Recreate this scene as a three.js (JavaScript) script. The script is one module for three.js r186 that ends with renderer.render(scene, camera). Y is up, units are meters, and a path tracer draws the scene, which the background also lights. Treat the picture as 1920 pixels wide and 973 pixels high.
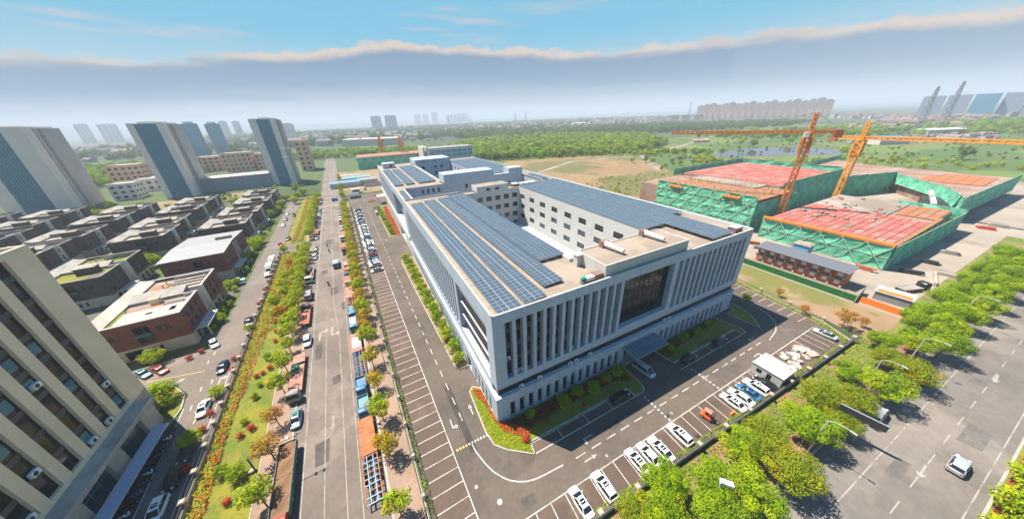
import * as THREE from 'three';
import { MarchingCubes } from 'three/addons/objects/MarchingCubes.js';
import { mergeGeometries } from 'three/addons/utils/BufferGeometryUtils.js';

// ---------------------------------------------------------------- camera, sky, sun, exposure
const scene = new THREE.Scene();
const camera = new THREE.PerspectiveCamera(83.3, 1920 / 973, 0.5, 40000);
camera.position.set(-13.03, 54, 35.39);
camera.up.set(0.23009515, 0.89849033, -0.37386008);
camera.lookAt(-13.03 + 0.3979147, 54 - 0.43744923, 35.39 - 0.80641309);
const EXPO = 2.4;
const SUN_DIR = new THREE.Vector3(-8.9, 25.7, -11.9).normalize();
const sun = new THREE.DirectionalLight(new THREE.Color().setRGB(1, 0.93, 0.80), 5);
sun.position.copy(SUN_DIR).multiplyScalar(400).add(new THREE.Vector3(60, 0, -60));
sun.target.position.set(60, 0, -60);
sun.castShadow = true;
sun.shadow.mapSize.set(4096, 4096);
Object.assign(sun.shadow.camera, { left: -320, right: 320, top: 320, bottom: -320, near: 1, far: 900 });
scene.add(sun, sun.target);

function rng(seed) { let a = seed >>> 0; return () => { a = (a + 0x6D2B79F5) | 0; let t = Math.imul(a ^ (a >>> 15), 1 | a); t = (t + Math.imul(t ^ (t >>> 7), 61 | t)) ^ t; return ((t ^ (t >>> 14)) >>> 0) / 4294967296; }; }
const lerp = (a, b, t) => a + (b - a) * t, clamp = (x, a = 0, b = 1) => Math.min(b, Math.max(a, x));
const sstep = (a, b, x) => { const t = clamp((x - a) / (b - a)); return t * t * (3 - 2 * t); };
// periodic fractal noise, 0..1
function fbm(W, H, px, py, oct, seed, gain = 0.5) {
  const out = new Float32Array(W * H), R = rng(seed); let amp = 1, tot = 0;
  for (let o = 0; o < oct; o++) {
    const nx = px << o, ny = py << o, g = new Float32Array(nx * ny).map(() => R());
    for (let y = 0; y < H; y++) {
      const fy = y / H * ny, y0 = Math.floor(fy), ty = fy - y0, sy = ty * ty * (3 - 2 * ty), r0 = (y0 % ny) * nx, r1 = ((y0 + 1) % ny) * nx;
      for (let x = 0; x < W; x++) {
        const fx = x / W * nx, x0 = Math.floor(fx), tx = fx - x0, sx = tx * tx * (3 - 2 * tx), a = x0 % nx, b = (x0 + 1) % nx;
        out[y * W + x] += amp * lerp(lerp(g[r0 + a], g[r0 + b], sx), lerp(g[r1 + a], g[r1 + b], sx), sy);
      }
    }
    tot += amp; amp *= gain;
  }
  let lo = 1e9, hi = -1e9; for (let i = 0; i < out.length; i++) { lo = Math.min(lo, out[i]); hi = Math.max(hi, out[i]); }
  for (let i = 0; i < out.length; i++) out[i] = (out[i] - lo) / (hi - lo);
  return out;
}
// sky: clear blue above a low bank of cloud whose top edge catches the light
{
  const W = 2048, H = 2048, d = new Float32Array(W * H * 4);
  const n1 = fbm(W, 512, 200, 40, 4, 11, 0.6), n0 = fbm(W, 512, 40, 8, 4, 14, 0.5), n2 = fbm(W, 512, 16, 24, 5, 12, 0.55), n3 = fbm(W, 512, 24, 64, 4, 13);
  const edge = [[-180, 8], [-120, 8.3], [-70, 7.2], [-28, 6.9], [-22, 7.1], [-7.4, 8.6], [9.4, 10.5], [19, 10.2], [27.6, 9.6], [39.6, 8.6], [47.5, 8.5], [63, 8.3], [71, 7.9], [81, 6.9], [110, 7.4], [150, 8.2], [180, 8]];
  for (let j = 0; j < H; j++) for (let i = 0; i < W; i++) {
    const el = (j + 0.5 - H / 2) / H * 180, phi = ((i + 0.5) / W - 0.5) * Math.PI * 2;
    const az = Math.atan2(Math.cos(phi), -Math.sin(phi)) * 180 / Math.PI;
    let e = 8; for (let k = 0; k < edge.length - 1; k++) if (az >= edge[k][0] && az <= edge[k + 1][0]) { const t = (az - edge[k][0]) / (edge[k + 1][0] - edge[k][0]); e = lerp(edge[k][1], edge[k + 1][1], t * t * (3 - 2 * t)); }
    const q = clamp(Math.floor((el + 2) * 14), 0, 511) * W + i;         // fine rows near the horizon
    e += (n0[q] - 0.5) * 0.5 + (n1[q] - 0.5) * 1.7;
    const te = Math.max(el, 0);
    let c = [lerp(0.34, 0.040, sstep(5, 50, te)), lerp(0.60, 0.21, sstep(5, 50, te)), lerp(0.74, 0.58, sstep(5, 50, te))];
    c = c.map((v, k) => lerp(v, [0.15, 0.52, 0.76][k], sstep(7, 12, te) * (1 - sstep(15, 40, te)) * 0.9));
    // thin fair weather scraps above the bank
    const scrap = sstep(0.60, 0.86, n2[q]) * sstep(e + 0.2, e + 1.5, el) * (1 - sstep(e + 3, e + 9, el)) * 0.75 + sstep(0.42, 0.75, n2[q]) * sstep(48, 68, az) * (1 - sstep(95, 120, az)) * (1 - sstep(20, 30, el)) * 0.5;
    c = c.map((v, k) => lerp(v, [0.58, 0.575, 0.61][k], clamp(scrap)));
    const t = clamp(te / e);
    const lw = sstep(-60, 40, az), low = [lerp(0.74, 0.56, lw), lerp(0.74, 0.60, lw), lerp(0.76, 0.66, lw)], up = [0.16, 0.285, 0.44], bw = sstep(0.04, 0.62, t + (n3[q] - 0.5) * 0.22) * (az > 60 ? 0.85 : 1);
    const bank = low.map((v, k) => lerp(v, up[k], bw));
    const inBank = 1 - sstep(e - 0.45, e + 0.4, el);
    const rim = sstep(e - 1.25, e - 0.1, el + (n1[q] - 0.5) * 1.1) * (1 - sstep(e - 0.1, e + 0.6, el)) * lerp(0.3, 1, sstep(0.3, 0.62, n2[q] * 0.6 + n0[q] * 0.4));
    c = c.map((v, k) => lerp(lerp(v, bank[k], inBank), [0.86, 0.66, 0.50][k], rim * 0.85));
    if (el < 0) c = [0.5, 0.54, 0.56];
    const o = (j * W + i) * 4;
    for (let k = 0; k < 3; k++) d[o + k] = c[k] / EXPO; d[o + 3] = 1;
  }
  const t = new THREE.DataTexture(d, W, H, THREE.RGBAFormat, THREE.FloatType);
  t.mapping = THREE.EquirectangularReflectionMapping; t.magFilter = t.minFilter = THREE.LinearFilter; t.wrapS = THREE.RepeatWrapping; t.needsUpdate = true;
  scene.background = t; scene.environment = t;
}
scene.fog = new THREE.FogExp2(0xc8d3e0, 0.00026);
const renderer = new THREE.WebGLRenderer({ antialias: true });
renderer.setSize(1024, 518);
renderer.toneMapping = THREE.LinearToneMapping; renderer.toneMappingExposure = EXPO;
renderer.shadowMap.enabled = true;

// ---------------------------------------------------------------- geometry helpers
const V = (x, y, z) => new THREE.Vector3(x, y, z);
class GB {
  constructor() { this.p = []; this.n = []; this.u = []; this.c = []; this.col = null; }
  tri(a, b, c, n, ua, ub, uc) {
    if (!n) n = V().crossVectors(V().subVectors(b, a), V().subVectors(c, a)).normalize();
    const uv = q => Math.abs(n.y) > 0.7 ? [q.x, q.z] : Math.abs(n.x) > Math.abs(n.z) ? [q.z, q.y] : [q.x, q.y];
    for (const [q, w] of [[a, ua], [b, ub], [c, uc]]) { this.p.push(q.x, q.y, q.z); this.n.push(n.x, n.y, n.z); this.u.push(...(w || uv(q))); if (this.col) this.c.push(...this.col); }
    return this;
  }
  quad(a, b, c, d) { this.tri(a, b, c); return this.tri(a, c, d); }
  hexa(q) { // 8 corners: bottom 0-3 counter-clockwise seen from above, top 4-7
    this.quad(q[3], q[2], q[1], q[0]); this.quad(q[4], q[5], q[6], q[7]);
    for (let i = 0; i < 4; i++) { const j = (i + 1) % 4; this.quad(q[i], q[j], q[4 + j], q[4 + i]); }
    return this;
  }
  box(cx, cy, cz, sx, sy, sz, ry = 0) { // centre, size
    const c = Math.cos(ry), s = Math.sin(ry), q = [];
    for (const y of [-1, 1]) for (const [x, z] of [[-1, 1], [1, 1], [1, -1], [-1, -1]]) { const X = x * sx / 2, Z = z * sz / 2; q.push(V(cx + X * c + Z * s, cy + y * sy / 2, cz - X * s + Z * c)); }
    return this.hexa(q);
  }
  slab(x0, x1, y0, y1, z0, z1) { return this.box((x0 + x1) / 2, (y0 + y1) / 2, (z0 + z1) / 2, Math.abs(x1 - x0), Math.abs(y1 - y0), Math.abs(z1 - z0)); }
  bar(a, b, w, h = w) {
    const d = V().subVectors(b, a).normalize(), up = Math.abs(d.y) > 0.95 ? V(1, 0, 0) : V(0, 1, 0), s = V().crossVectors(d, up).normalize(), t = V().crossVectors(s, d).normalize();
    const k = (o, i, j) => V().copy(o).addScaledVector(s, i * w / 2).addScaledVector(t, j * h / 2);
    const A = [k(a, -1, -1), k(a, 1, -1), k(a, 1, 1), k(a, -1, 1)], B = [k(b, -1, -1), k(b, 1, -1), k(b, 1, 1), k(b, -1, 1)];
    this.quad(A[3], A[2], A[1], A[0]); this.quad(B[0], B[1], B[2], B[3]);
    for (let i = 0; i < 4; i++) { const j = (i + 1) % 4; this.quad(A[i], A[j], B[j], B[i]); }
    return this;
  }
  tube(a, b, r0, r1 = r0, seg = 7) {
    const d = V().subVectors(b, a).normalize(), up = Math.abs(d.y) > 0.95 ? V(1, 0, 0) : V(0, 1, 0), s = V().crossVectors(d, up).normalize(), t = V().crossVectors(s, d).normalize();
    const P = (o, r, k) => { const w = k / seg * Math.PI * 2; return V().copy(o).addScaledVector(s, Math.cos(w) * r).addScaledVector(t, Math.sin(w) * r); };
    for (let k = 0; k < seg; k++) { this.quad(P(a, r0, k + 1), P(a, r0, k), P(b, r1, k), P(b, r1, k + 1)); this.tri(P(b, r1, k + 1), P(b, r1, k), b); this.tri(P(a, r0, k), P(a, r0, k + 1), a); }
    return this;
  }
  poly(pts, y) { // flat polygon [[x,z]...] at height y, facing up
    const c = pts.map(p => new THREE.Vector2(p[0], p[1]));
    for (const f of THREE.ShapeUtils.triangulateShape(c, [])) { let [a, b, d] = f.map(i => V(pts[i][0], y, pts[i][1])); const n = V().crossVectors(V().subVectors(b, a), V().subVectors(d, a)); if (n.y < 0) [b, d] = [d, b]; this.tri(a, b, d); }
    return this;
  }
  prism(pts, y0, y1) {
    this.poly(pts, y1);
    let A = 0; pts.forEach((p, i) => { const q = pts[(i + 1) % pts.length]; A += p[0] * q[1] - q[0] * p[1]; });
    const P = A > 0 ? pts.slice().reverse() : pts;
    P.forEach((p, i) => { const q = P[(i + 1) % P.length]; this.quad(V(p[0], y0, p[1]), V(q[0], y0, q[1]), V(q[0], y1, q[1]), V(p[0], y1, p[1])); });
    return this;
  }
  add(geo, m) {
    let g = geo.index ? geo.toNonIndexed() : geo; if (m) { g = g.clone(); g.applyMatrix4(m); }
    const P = g.attributes.position, N = g.attributes.normal, U = g.attributes.uv;
    for (let i = 0; i < P.count; i++) { this.p.push(P.getX(i), P.getY(i), P.getZ(i)); this.n.push(N.getX(i), N.getY(i), N.getZ(i)); this.u.push(U ? U.getX(i) : P.getX(i), U ? U.getY(i) : P.getZ(i)); const C = g.attributes.color; if (C) this.c.push(C.getX(i), C.getY(i), C.getZ(i)); else if (this.col) this.c.push(...this.col); }
    return this;
  }
  geo() {
    const g = new THREE.BufferGeometry();
    g.setAttribute('position', new THREE.Float32BufferAttribute(this.p, 3)); g.setAttribute('normal', new THREE.Float32BufferAttribute(this.n, 3)); g.setAttribute('uv', new THREE.Float32BufferAttribute(this.u, 2));
    if (this.c.length) g.setAttribute('color', new THREE.Float32BufferAttribute(this.c, 3));
    return g;
  }
}
const T = (x, y, z, ry = 0, rx = 0, rz = 0, s = 1) => new THREE.Matrix4().compose(V(x, y, z), new THREE.Quaternion().setFromEuler(new THREE.Euler(rx, ry, rz)), V(s, s, s));
// loft through rings of equal length, smooth
function loft(rings, caps = true) {
  const m = rings[0].length, p = [], idx = [];
  rings.forEach(r => r.forEach(q => p.push(q.x, q.y, q.z)));
  for (let i = 0; i < rings.length - 1; i++) for (let k = 0; k < m; k++) { const a = i * m + k, b = i * m + (k + 1) % m; idx.push(a, a + m, b, b, a + m, b + m); }
  if (caps) for (const [i, fl] of [[0, 0], [rings.length - 1, 1]]) { const c = p.length / 3, o = V(); rings[i].forEach(q => o.add(q)); o.multiplyScalar(1 / m); p.push(o.x, o.y, o.z); for (let k = 0; k < m; k++) { const a = i * m + k, b = i * m + (k + 1) % m; fl ? idx.push(a, c, b) : idx.push(a, b, c); } }
  const g = new THREE.BufferGeometry(); g.setAttribute('position', new THREE.Float32BufferAttribute(p, 3)); g.setIndex(idx); g.computeVertexNormals();
  const uv = []; for (let i = 0; i < p.length; i += 3) uv.push(p[i], p[i + 2]); g.setAttribute('uv', new THREE.Float32BufferAttribute(uv, 2));
  return g;
}
const taken = {};
function numbered(name) { const k = taken[name] = (taken[name] ?? -1) + 1; return k ? name + '_' + String(k).padStart(3, '0') : name; }
function mk(name, g, mat, parent = scene) {
  const o = new THREE.Mesh(g instanceof GB ? g.geo() : g, mat); o.castShadow = o.receiveShadow = true;
  o.name = parent === scene ? numbered(name) : name; parent.add(o); return o;
}
function thing(name, label, category, x = 0, y = 0, z = 0, ry = 0, group) {
  const o = new THREE.Group(); o.name = numbered(name); scene.add(o); o.position.set(x, y, z); o.rotation.y = ry;
  o.userData = { label, category }; if (group) o.userData.group = group; return o;
}
function dup(src, label, x, y, z, ry = 0, group) {
  const o = src.clone(); o.name = numbered(src.name.replace(/_\d{3}$/, '')); o.userData = { ...src.userData, label }; if (group) o.userData.group = group;
  o.position.set(x, y, z); o.rotation.set(0, ry, 0); scene.add(o); return o;
}
function struct(name, g, mat, label) { const o = mk(name, g, mat); o.userData = { kind: 'structure', label }; return o; }
const LX = (u, v) => u + 0.042 * v, LR = 0.042;           // the avenue runs 2.4 degrees off the factory's axis
const RZ = (w, x) => w + 0.03 * x, RR = -0.03;            // so does the main road in front
const Lpt = (u, v) => [LX(u, v), v], Rpt = (x, w) => [x, RZ(w, x)];

// ---------------------------------------------------------------- materials
const toS = x => { x = clamp(x); return Math.round(255 * (x <= 0.0031308 ? 12.92 * x : 1.055 * Math.pow(x, 1 / 2.4) - 0.055)); };
function tex(size, metres, fn) { // fn(i, x, y) gives a linear base colour
  const d = new Uint8Array(size * size * 4);
  for (let y = 0; y < size; y++) for (let x = 0; x < size; x++) { const i = y * size + x, c = fn(i, x, y); d[i * 4] = toS(c[0]); d[i * 4 + 1] = toS(c[1]); d[i * 4 + 2] = toS(c[2]); d[i * 4 + 3] = 255; }
  const t = new THREE.DataTexture(d, size, size); t.colorSpace = THREE.SRGBColorSpace; t.wrapS = t.wrapT = THREE.RepeatWrapping; t.magFilter = THREE.LinearFilter; t.minFilter = THREE.LinearMipmapLinearFilter; t.generateMipmaps = true;
  t.repeat.set(1 / metres, 1 / metres); t.needsUpdate = true; return t;
}
const nA = fbm(512, 512, 4, 4, 7, 1, 0.62), nB = fbm(512, 512, 3, 3, 4, 2), nC = fbm(512, 512, 64, 64, 3, 3), nD = fbm(512, 512, 8, 2, 6, 4, 0.6), nE = fbm(512, 512, 2, 2, 7, 5, 0.55);
const mix3 = (a, b, t) => [lerp(a[0], b[0], t), lerp(a[1], b[1], t), lerp(a[2], b[2], t)];
const mul3 = (a, k) => [a[0] * k, a[1] * k, a[2] * k];
const S = (o) => new THREE.MeshStandardMaterial({ roughness: 0.85, ...o });
const lin = (r, g, b) => new THREE.Color().setRGB(r, g, b);
const plain = (r, g, b, o = {}) => S({ color: lin(r, g, b), ...o });
const grain = (c, metres, amp = 0.25, o = {}) => S({ map: tex(256, metres, (i, x, y) => mul3(c, 1 + amp * ((nA[y * 2 * 512 + x * 2] - 0.5) * 1.3 + (nC[y * 512 + x] - 0.5) * 0.5))), ...o });
const asphalt = (c, metres) => S({ map: tex(512, metres, (i) => mul3(mix3(c, [c[0] * 0.9, c[1] * 0.92, c[2] * 0.95], nB[i]), (1 + 0.40 * (nA[i] - 0.5) + 0.26 * (nC[i] - 0.5)) * (1 - 0.16 * sstep(0.52, 0.62, nE[i]) - 0.22 * sstep(0.70, 0.78, nA[i])))), roughness: 0.92 });
const M = {
  yard: asphalt([0.108, 0.083, 0.066], 34),
  bay: asphalt([0.108, 0.072, 0.055], 23),
  road: asphalt([0.168, 0.133, 0.110], 41),
  road2: asphalt([0.178, 0.151, 0.130], 57),
  patch: asphalt([0.048, 0.042, 0.038], 9),
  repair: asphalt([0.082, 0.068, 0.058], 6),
  repair2: asphalt([0.135, 0.118, 0.104], 8),
  paving: S({ map: tex(512, 19, (i, x, y) => mul3([0.235, 0.155, 0.112], (1 + 0.4 * (nA[i] - 0.5) + 0.3 * (nC[i] - 0.5)))) }),
  redpaving: S({ map: tex(512, 17, (i) => mul3([0.23, 0.112, 0.075], 1 + 0.5 * (nA[i] - 0.5) + 0.3 * (nC[i] - 0.5))) }),
  kerb: grain([0.33, 0.295, 0.26], 3, 0.3),
  alley: S({ map: tex(512, 27, (i) => mix3(mix3([0.115, 0.100, 0.085], [0.075, 0.068, 0.058], nA[i]), [0.06, 0.085, 0.016], sstep(0.46, 0.58, nE[i]))), roughness: 1 }),
  darktower: grain([0.40, 0.37, 0.35], 20, 0.1),
  concrete: grain([0.36, 0.32, 0.28], 14, 0.4),
  paleconc: S({ map: tex(512, 46, (i) => mul3(mix3([0.27, 0.225, 0.185], [0.20, 0.16, 0.13], sstep(0.4, 0.75, nE[i])), 1 + 0.3 * (nA[i] - 0.5))) }),
  lawn: S({ map: tex(512, 15, (i) => mix3(mix3(mix3([0.105, 0.132, 0.010], [0.185, 0.170, 0.014], sstep(0.3, 0.75, nA[i])), [0.05, 0.085, 0.012], sstep(0.55, 0.9, nC[i])), [0.17, 0.135, 0.03], 0.7 * sstep(0.62, 0.76, nE[i]))), roughness: 1 }),
  verge: S({ map: tex(512, 21, (i) => mix3(mix3([0.085, 0.12, 0.014], [0.15, 0.15, 0.03], sstep(0.35, 0.7, nA[i])), [0.22, 0.13, 0.07], sstep(0.62, 0.8, nE[i]))), roughness: 1 }),
  soil: S({ map: tex(512, 43, (i) => mix3(mix3([0.27, 0.18, 0.105], [0.20, 0.128, 0.07], nA[i]), [0.13, 0.128, 0.03], sstep(0.60, 0.78, nE[i]))), roughness: 1 }),
  field: S({ map: tex(512, 130, (i) => mix3(mix3(mix3([0.19, 0.125, 0.052], [0.24, 0.15, 0.072], nA[i]), [0.115, 0.105, 0.030], sstep(0.52, 0.72, nE[i])), [0.06, 0.07, 0.02], sstep(0.58, 0.8, nC[i]) * 0.6)), roughness: 1 }),
  land: S({ map: tex(512, 900, (i) => mix3(mix3([0.054, 0.082, 0.020], [0.033, 0.055, 0.015], sstep(0.35, 0.6, nE[i])), [0.11, 0.105, 0.045], sstep(0.64, 0.85, nA[i]))), roughness: 1 }),
  meadow: S({ map: tex(512, 210, (i) => mix3(mix3([0.098, 0.148, 0.024], [0.060, 0.100, 0.018], sstep(0.4, 0.6, nE[i])), [0.13, 0.118, 0.042], sstep(0.6, 0.8, nA[i]))), roughness: 1 }),
  white: S({ map: tex(256, 6, (i, x, y) => mul3([0.48, 0.44, 0.40], 1 - 0.4 * sstep(0.5, 0.85, nA[y * 2 * 512 + x * 2]))) }),
  worn: S({ map: tex(256, 6, (i, x, y) => mul3([0.30, 0.265, 0.235], 1 - 0.4 * sstep(0.45, 0.8, nA[y * 2 * 512 + x * 2]))) }),
  yellow: plain(0.62, 0.42, 0.10),
  clad: S({ map: tex(512, 9.6, (i, x, y) => { const px = Math.floor(x / 64), py = Math.floor(y / 32), k = ((px * 37 + py * 71) % 13) / 13; const j = (x % 64 < 1.5 || y % 32 < 1.5) ? 0.86 : 1; return mul3([0.37, 0.42, 0.49], j * (0.955 + 0.07 * k) * (1 + 0.10 * (nA[i] - 0.5) - 0.10 * sstep(0.55, 0.8, nD[i]))); }), roughness: 0.6 }),
  ivory: S({ map: tex(512, 11, (i) => mul3([0.46, 0.44, 0.41], 1 + 0.12 * (nA[i] - 0.5) - 0.12 * sstep(0.55, 0.85, nD[i]))), roughness: 0.85 }),
  roof: S({ map: tex(512, 17, (i) => mul3(mix3([0.275, 0.218, 0.17], [0.225, 0.178, 0.142], sstep(0.45, 0.75, nE[i])), 1 + 0.18 * (nA[i] - 0.5))) }),
  glass: S({ color: lin(0.012, 0.017, 0.022), roughness: 0.07, metalness: 0.0 }),
  blueglass: S({ color: lin(0.065, 0.25, 0.36), roughness: 0.14 }),
  curtain: new THREE.MeshPhysicalMaterial({ color: lin(0.012, 0.016, 0.019), roughness: 0.06, specularIntensity: 0.45 }),
  blade: plain(0.23, 0.20, 0.18),
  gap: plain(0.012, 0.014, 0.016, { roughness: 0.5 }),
  frame: plain(0.16, 0.17, 0.18, { roughness: 0.5 }),
  alu: plain(0.55, 0.57, 0.60, { roughness: 0.4, metalness: 0.3 }),
  spandrel: plain(0.075, 0.072, 0.070, { roughness: 0.6 }),
  steel: plain(0.30, 0.31, 0.32, { roughness: 0.5, metalness: 0.4 }),
  darkmetal: plain(0.03, 0.03, 0.032, { roughness: 0.6 }),
  panel: new THREE.MeshPhysicalMaterial({ vertexColors: true, roughness: 0.3, specularIntensity: 0.35 }),
  vc: S({ vertexColors: true, roughness: 0.8 }),
  vcGloss: S({ vertexColors: true, roughness: 0.35 }),
  tower: S({ map: tex(256, 20, (i, x, y) => mul3([0.66, 0.59, 0.54], 1 + 0.1 * (nA[y * 2 * 512 + x * 2] - 0.5))), roughness: 0.8 }),
  beige: S({ map: tex(256, 13, (i, x, y) => mul3([0.72, 0.575, 0.395], 1 + 0.14 * (nA[y * 2 * 512 + x * 2] - 0.5) + 0.08 * (nD[y * 2 * 512 + x * 2] - 0.5))), roughness: 0.85 }),
  aptbrown: grain([0.17, 0.135, 0.115], 20, 0.1),
  peach: grain([0.58, 0.36, 0.24], 16, 0.12),
  brick: S({ map: tex(512, 7, (i, x, y) => mul3([0.145, 0.052, 0.034], ((y % 16 < 2) ? 0.9 : 1) * (1 + 0.5 * (nA[i] - 0.5) + 0.3 * (nC[i] - 0.5)))) }),
  darkbrick: S({ map: tex(512, 7, (i, x, y) => mul3([0.082, 0.058, 0.050], ((y % 16 < 2) ? 0.9 : 1) * (1 + 0.5 * (nA[i] - 0.5) + 0.3 * (nC[i] - 0.5)))) }),
  stonebase: grain([0.40, 0.345, 0.265], 5, 0.25),
  slate: S({ map: tex(512, 9, (i, x, y) => mul3([0.25, 0.228, 0.205], ((x % 12 < 2) ? 0.82 : 1) * (1 + 0.55 * (nA[i] - 0.5)))) }),
  terrace: S({ map: tex(512, 12, (i) => mul3(mix3([0.32, 0.265, 0.215], [0.19, 0.16, 0.135], sstep(0.35, 0.7, nA[i])), 1 + 0.3 * (nC[i] - 0.5))) }),
  greymetal: grain([0.21, 0.21, 0.215], 8, 0.12, { roughness: 0.55 }),
  net: S({ map: tex(512, 11, (i) => mul3(mix3([0.125, 0.47, 0.31], [0.075, 0.32, 0.205], sstep(0.35, 0.7, nA[i])), 1 + 0.3 * (nC[i] - 0.5))), roughness: 0.9, side: THREE.DoubleSide }),
  brace: plain(0.34, 0.43, 0.28),
  formply: S({ map: tex(512, 14, (i) => mul3(mix3([0.33, 0.070, 0.058], [0.38, 0.115, 0.092], sstep(0.3, 0.7, nA[i])), 1 + 0.25 * (nC[i] - 0.5))) }),
  formply2: S({ map: tex(512, 9, (i) => mul3(mix3([0.36, 0.105, 0.085], [0.33, 0.17, 0.135], sstep(0.35, 0.65, nA[i])), 1 + 0.4 * (nC[i] - 0.5))) }),
  slabconc: S({ map: tex(512, 22, (i) => mul3(mix3([0.27, 0.19, 0.15], [0.23, 0.125, 0.085], sstep(0.4, 0.7, nE[i])), 1 + 0.3 * (nA[i] - 0.5))) }),
  rebar: S({ map: tex(256, 6, (i, x, y) => mul3([0.25, 0.115, 0.052], 1 + 0.7 * (nA[y * 2 * 512 + x * 2] - 0.5))) }),
  crane: plain(0.72, 0.20, 0.012, { roughness: 0.5 }),
  craneY: plain(0.74, 0.30, 0.012, { roughness: 0.5 }),
  orange: plain(0.70, 0.17, 0.015, { roughness: 0.6 }),
  cabinorange: plain(0.55, 0.13, 0.035, { roughness: 0.6 }),
  hoarding: plain(0.008, 0.105, 0.022, { roughness: 0.55 }),
  water: S({ color: lin(0.05, 0.06, 0.06), roughness: 0.06 }),
  bark: grain([0.11, 0.075, 0.05], 1.5, 0.5),
  tyre: plain(0.02, 0.02, 0.021, { roughness: 0.9 }),
  rim: plain(0.35, 0.35, 0.36, { roughness: 0.35, metalness: 0.6 }),
  lampglass: plain(0.7, 0.7, 0.68, { roughness: 0.2 }),
  taillamp: plain(0.30, 0.01, 0.01, { roughness: 0.3 }),
  plate: plain(0.02, 0.08, 0.35),
  carwhite: S({ color: lin(0.72, 0.72, 0.70), roughness: 0.28 }),
  carblack: S({ color: lin(0.012, 0.012, 0.014), roughness: 0.22 }),
  carblue: S({ color: lin(0.025, 0.12, 0.26), roughness: 0.25 }),
  carnavy: S({ color: lin(0.012, 0.03, 0.06), roughness: 0.25 }),
  carsilver: S({ color: lin(0.42, 0.44, 0.46), roughness: 0.28, metalness: 0.3 }),
  cargrey: S({ color: lin(0.12, 0.13, 0.14), roughness: 0.28 }),
  carred: S({ color: lin(0.42, 0.05, 0.03), roughness: 0.3 }),
  carteal: S({ color: lin(0.12, 0.24, 0.27), roughness: 0.3 }),
  cabblue: plain(0.05, 0.155, 0.29, { roughness: 0.4 }),
  deckred: S({ map: tex(256, 5, (i, x, y) => mul3([0.32, 0.105, 0.068], 1 + 0.6 * (nA[y * 2 * 512 + x * 2] - 0.5))) }),
  deckpink: S({ map: tex(256, 5, (i, x, y) => mul3([0.34, 0.165, 0.130], 1 + 0.5 * (nA[y * 2 * 512 + x * 2] - 0.5))) }),
  deckorange: S({ map: tex(256, 5, (i, x, y) => mul3([0.33, 0.115, 0.045], 1 + 0.6 * (nA[y * 2 * 512 + x * 2] - 0.5))) }),
  dumpgreen: grain([0.10, 0.14, 0.12], 3, 0.4),
  rust: grain([0.36, 0.11, 0.05], 2, 0.5),
  brownbox: grain([0.21, 0.115, 0.085], 2, 0.4),
  cabinpale: grain([0.36, 0.36, 0.355], 6, 0.15, { roughness: 0.6 }),
  brownbrick: S({ map: tex(512, 7, (i, x, y) => mul3([0.112, 0.066, 0.052], ((y % 16 < 2) ? 0.9 : 1) * (1 + 0.5 * (nA[i] - 0.5) + 0.3 * (nC[i] - 0.5)))) }),
  stone: grain([0.36, 0.285, 0.235], 2, 0.35),
  duct: plain(0.60, 0.60, 0.59, { roughness: 0.45, metalness: 0.3 }),
};
// ---------------------------------------------------------------- ground, roads, pavements
{
  const g = new GB(), R = 16000, n = 8; g.poly([...Array(32)].map((_, k) => [Math.cos(k / 32 * 6.2832) * R, Math.sin(k / 32 * 6.2832) * R]), 0);
  struct('ground', g, M.land, 'green countryside reaching to the hazy horizon');
}
const Lstrip = (name, u0, u1, v0, v1, y, mat, label, y0) => { const p = [Lpt(u0, v0), Lpt(u1, v0), Lpt(u1, v1), Lpt(u0, v1)]; const g = new GB(); y0 === undefined ? g.poly(p, y) : g.prism(p, y0, y); return struct(name, g, mat, label); };
const Rstrip = (name, w0, w1, x0, x1, y, mat, label, y0) => { const p = [Rpt(x0, w0), Rpt(x1, w0), Rpt(x1, w1), Rpt(x0, w1)]; const g = new GB(); y0 === undefined ? g.poly(p, y) : g.prism(p, y0, y); return struct(name, g, mat, label); };
const sheet = (name, pts, y, mat, label) => struct(name, new GB().poly(pts, y), mat, label);

// countryside sheets, farthest first
sheet('meadow', [[150, -330], [500, -420], [900, -420], [1300, -250], [1300, 60], [360, 30], [250, -100], [170, -260]], 0.01, M.meadow, 'bright green meadow beyond the building site');
sheet('dry_field', [[77, -96], [100, -60], [250, -105], [262, -160], [345, -262], [330, -285], [175, -345], [80, -225]], 0.03, M.field, 'tan dry field behind the factory');
sheet('field_track', [[100, -228], [150, -230], [235, -278], [320, -262], [322, -266], [236, -284], [148, -236], [100, -234]], 0.05, M.paleconc, 'pale dirt track across the dry field');
sheet('field_track', [[168, -196], [176, -199], [212, -176], [210, -174.5], [178, -194]], 0.052, M.paleconc, 'short pale cross track in the dry field');
sheet('far_dirt_road', [[-70, -640], [140, -560], [330, -640], [330, -660], [140, -585], [-70, -670]], 0.05, M.paleconc, 'pale dirt road far behind the factory');
sheet('brown_verge', [[92, 26], [111, 26], [113, -110], [77, -110], [77, -30], [93, -12], [95.5, -6]], 0.035, M.soil, 'bare tan soil between factory fence and green hoarding');
sheet('site_ground', [[111, 30], [380, 46], [420, -20], [300, -120], [113, -118]], 0.028, M.paleconc, 'pale dusty concrete ground of the building site');
sheet('pond', [[385, -190], [420, -168], [470, -132], [500, -112], [560, -130], [560, -190], [500, -215], [430, -215]], 0.04, M.water, 'pale pond behind the building site');
sheet('pond', [[340, -205], [372, -190], [385, -200], [350, -222]], 0.04, M.water, 'small pond arm beside the bank of trees');
struct('farm_lane', new GB().poly([[262, -168], [345, -262], [480, -300], [700, -380], [700, -386], [480, -307], [341, -266], [256, -170]], 0.06), M.paleconc, 'narrow lane along the tree line past the dry field');
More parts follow.
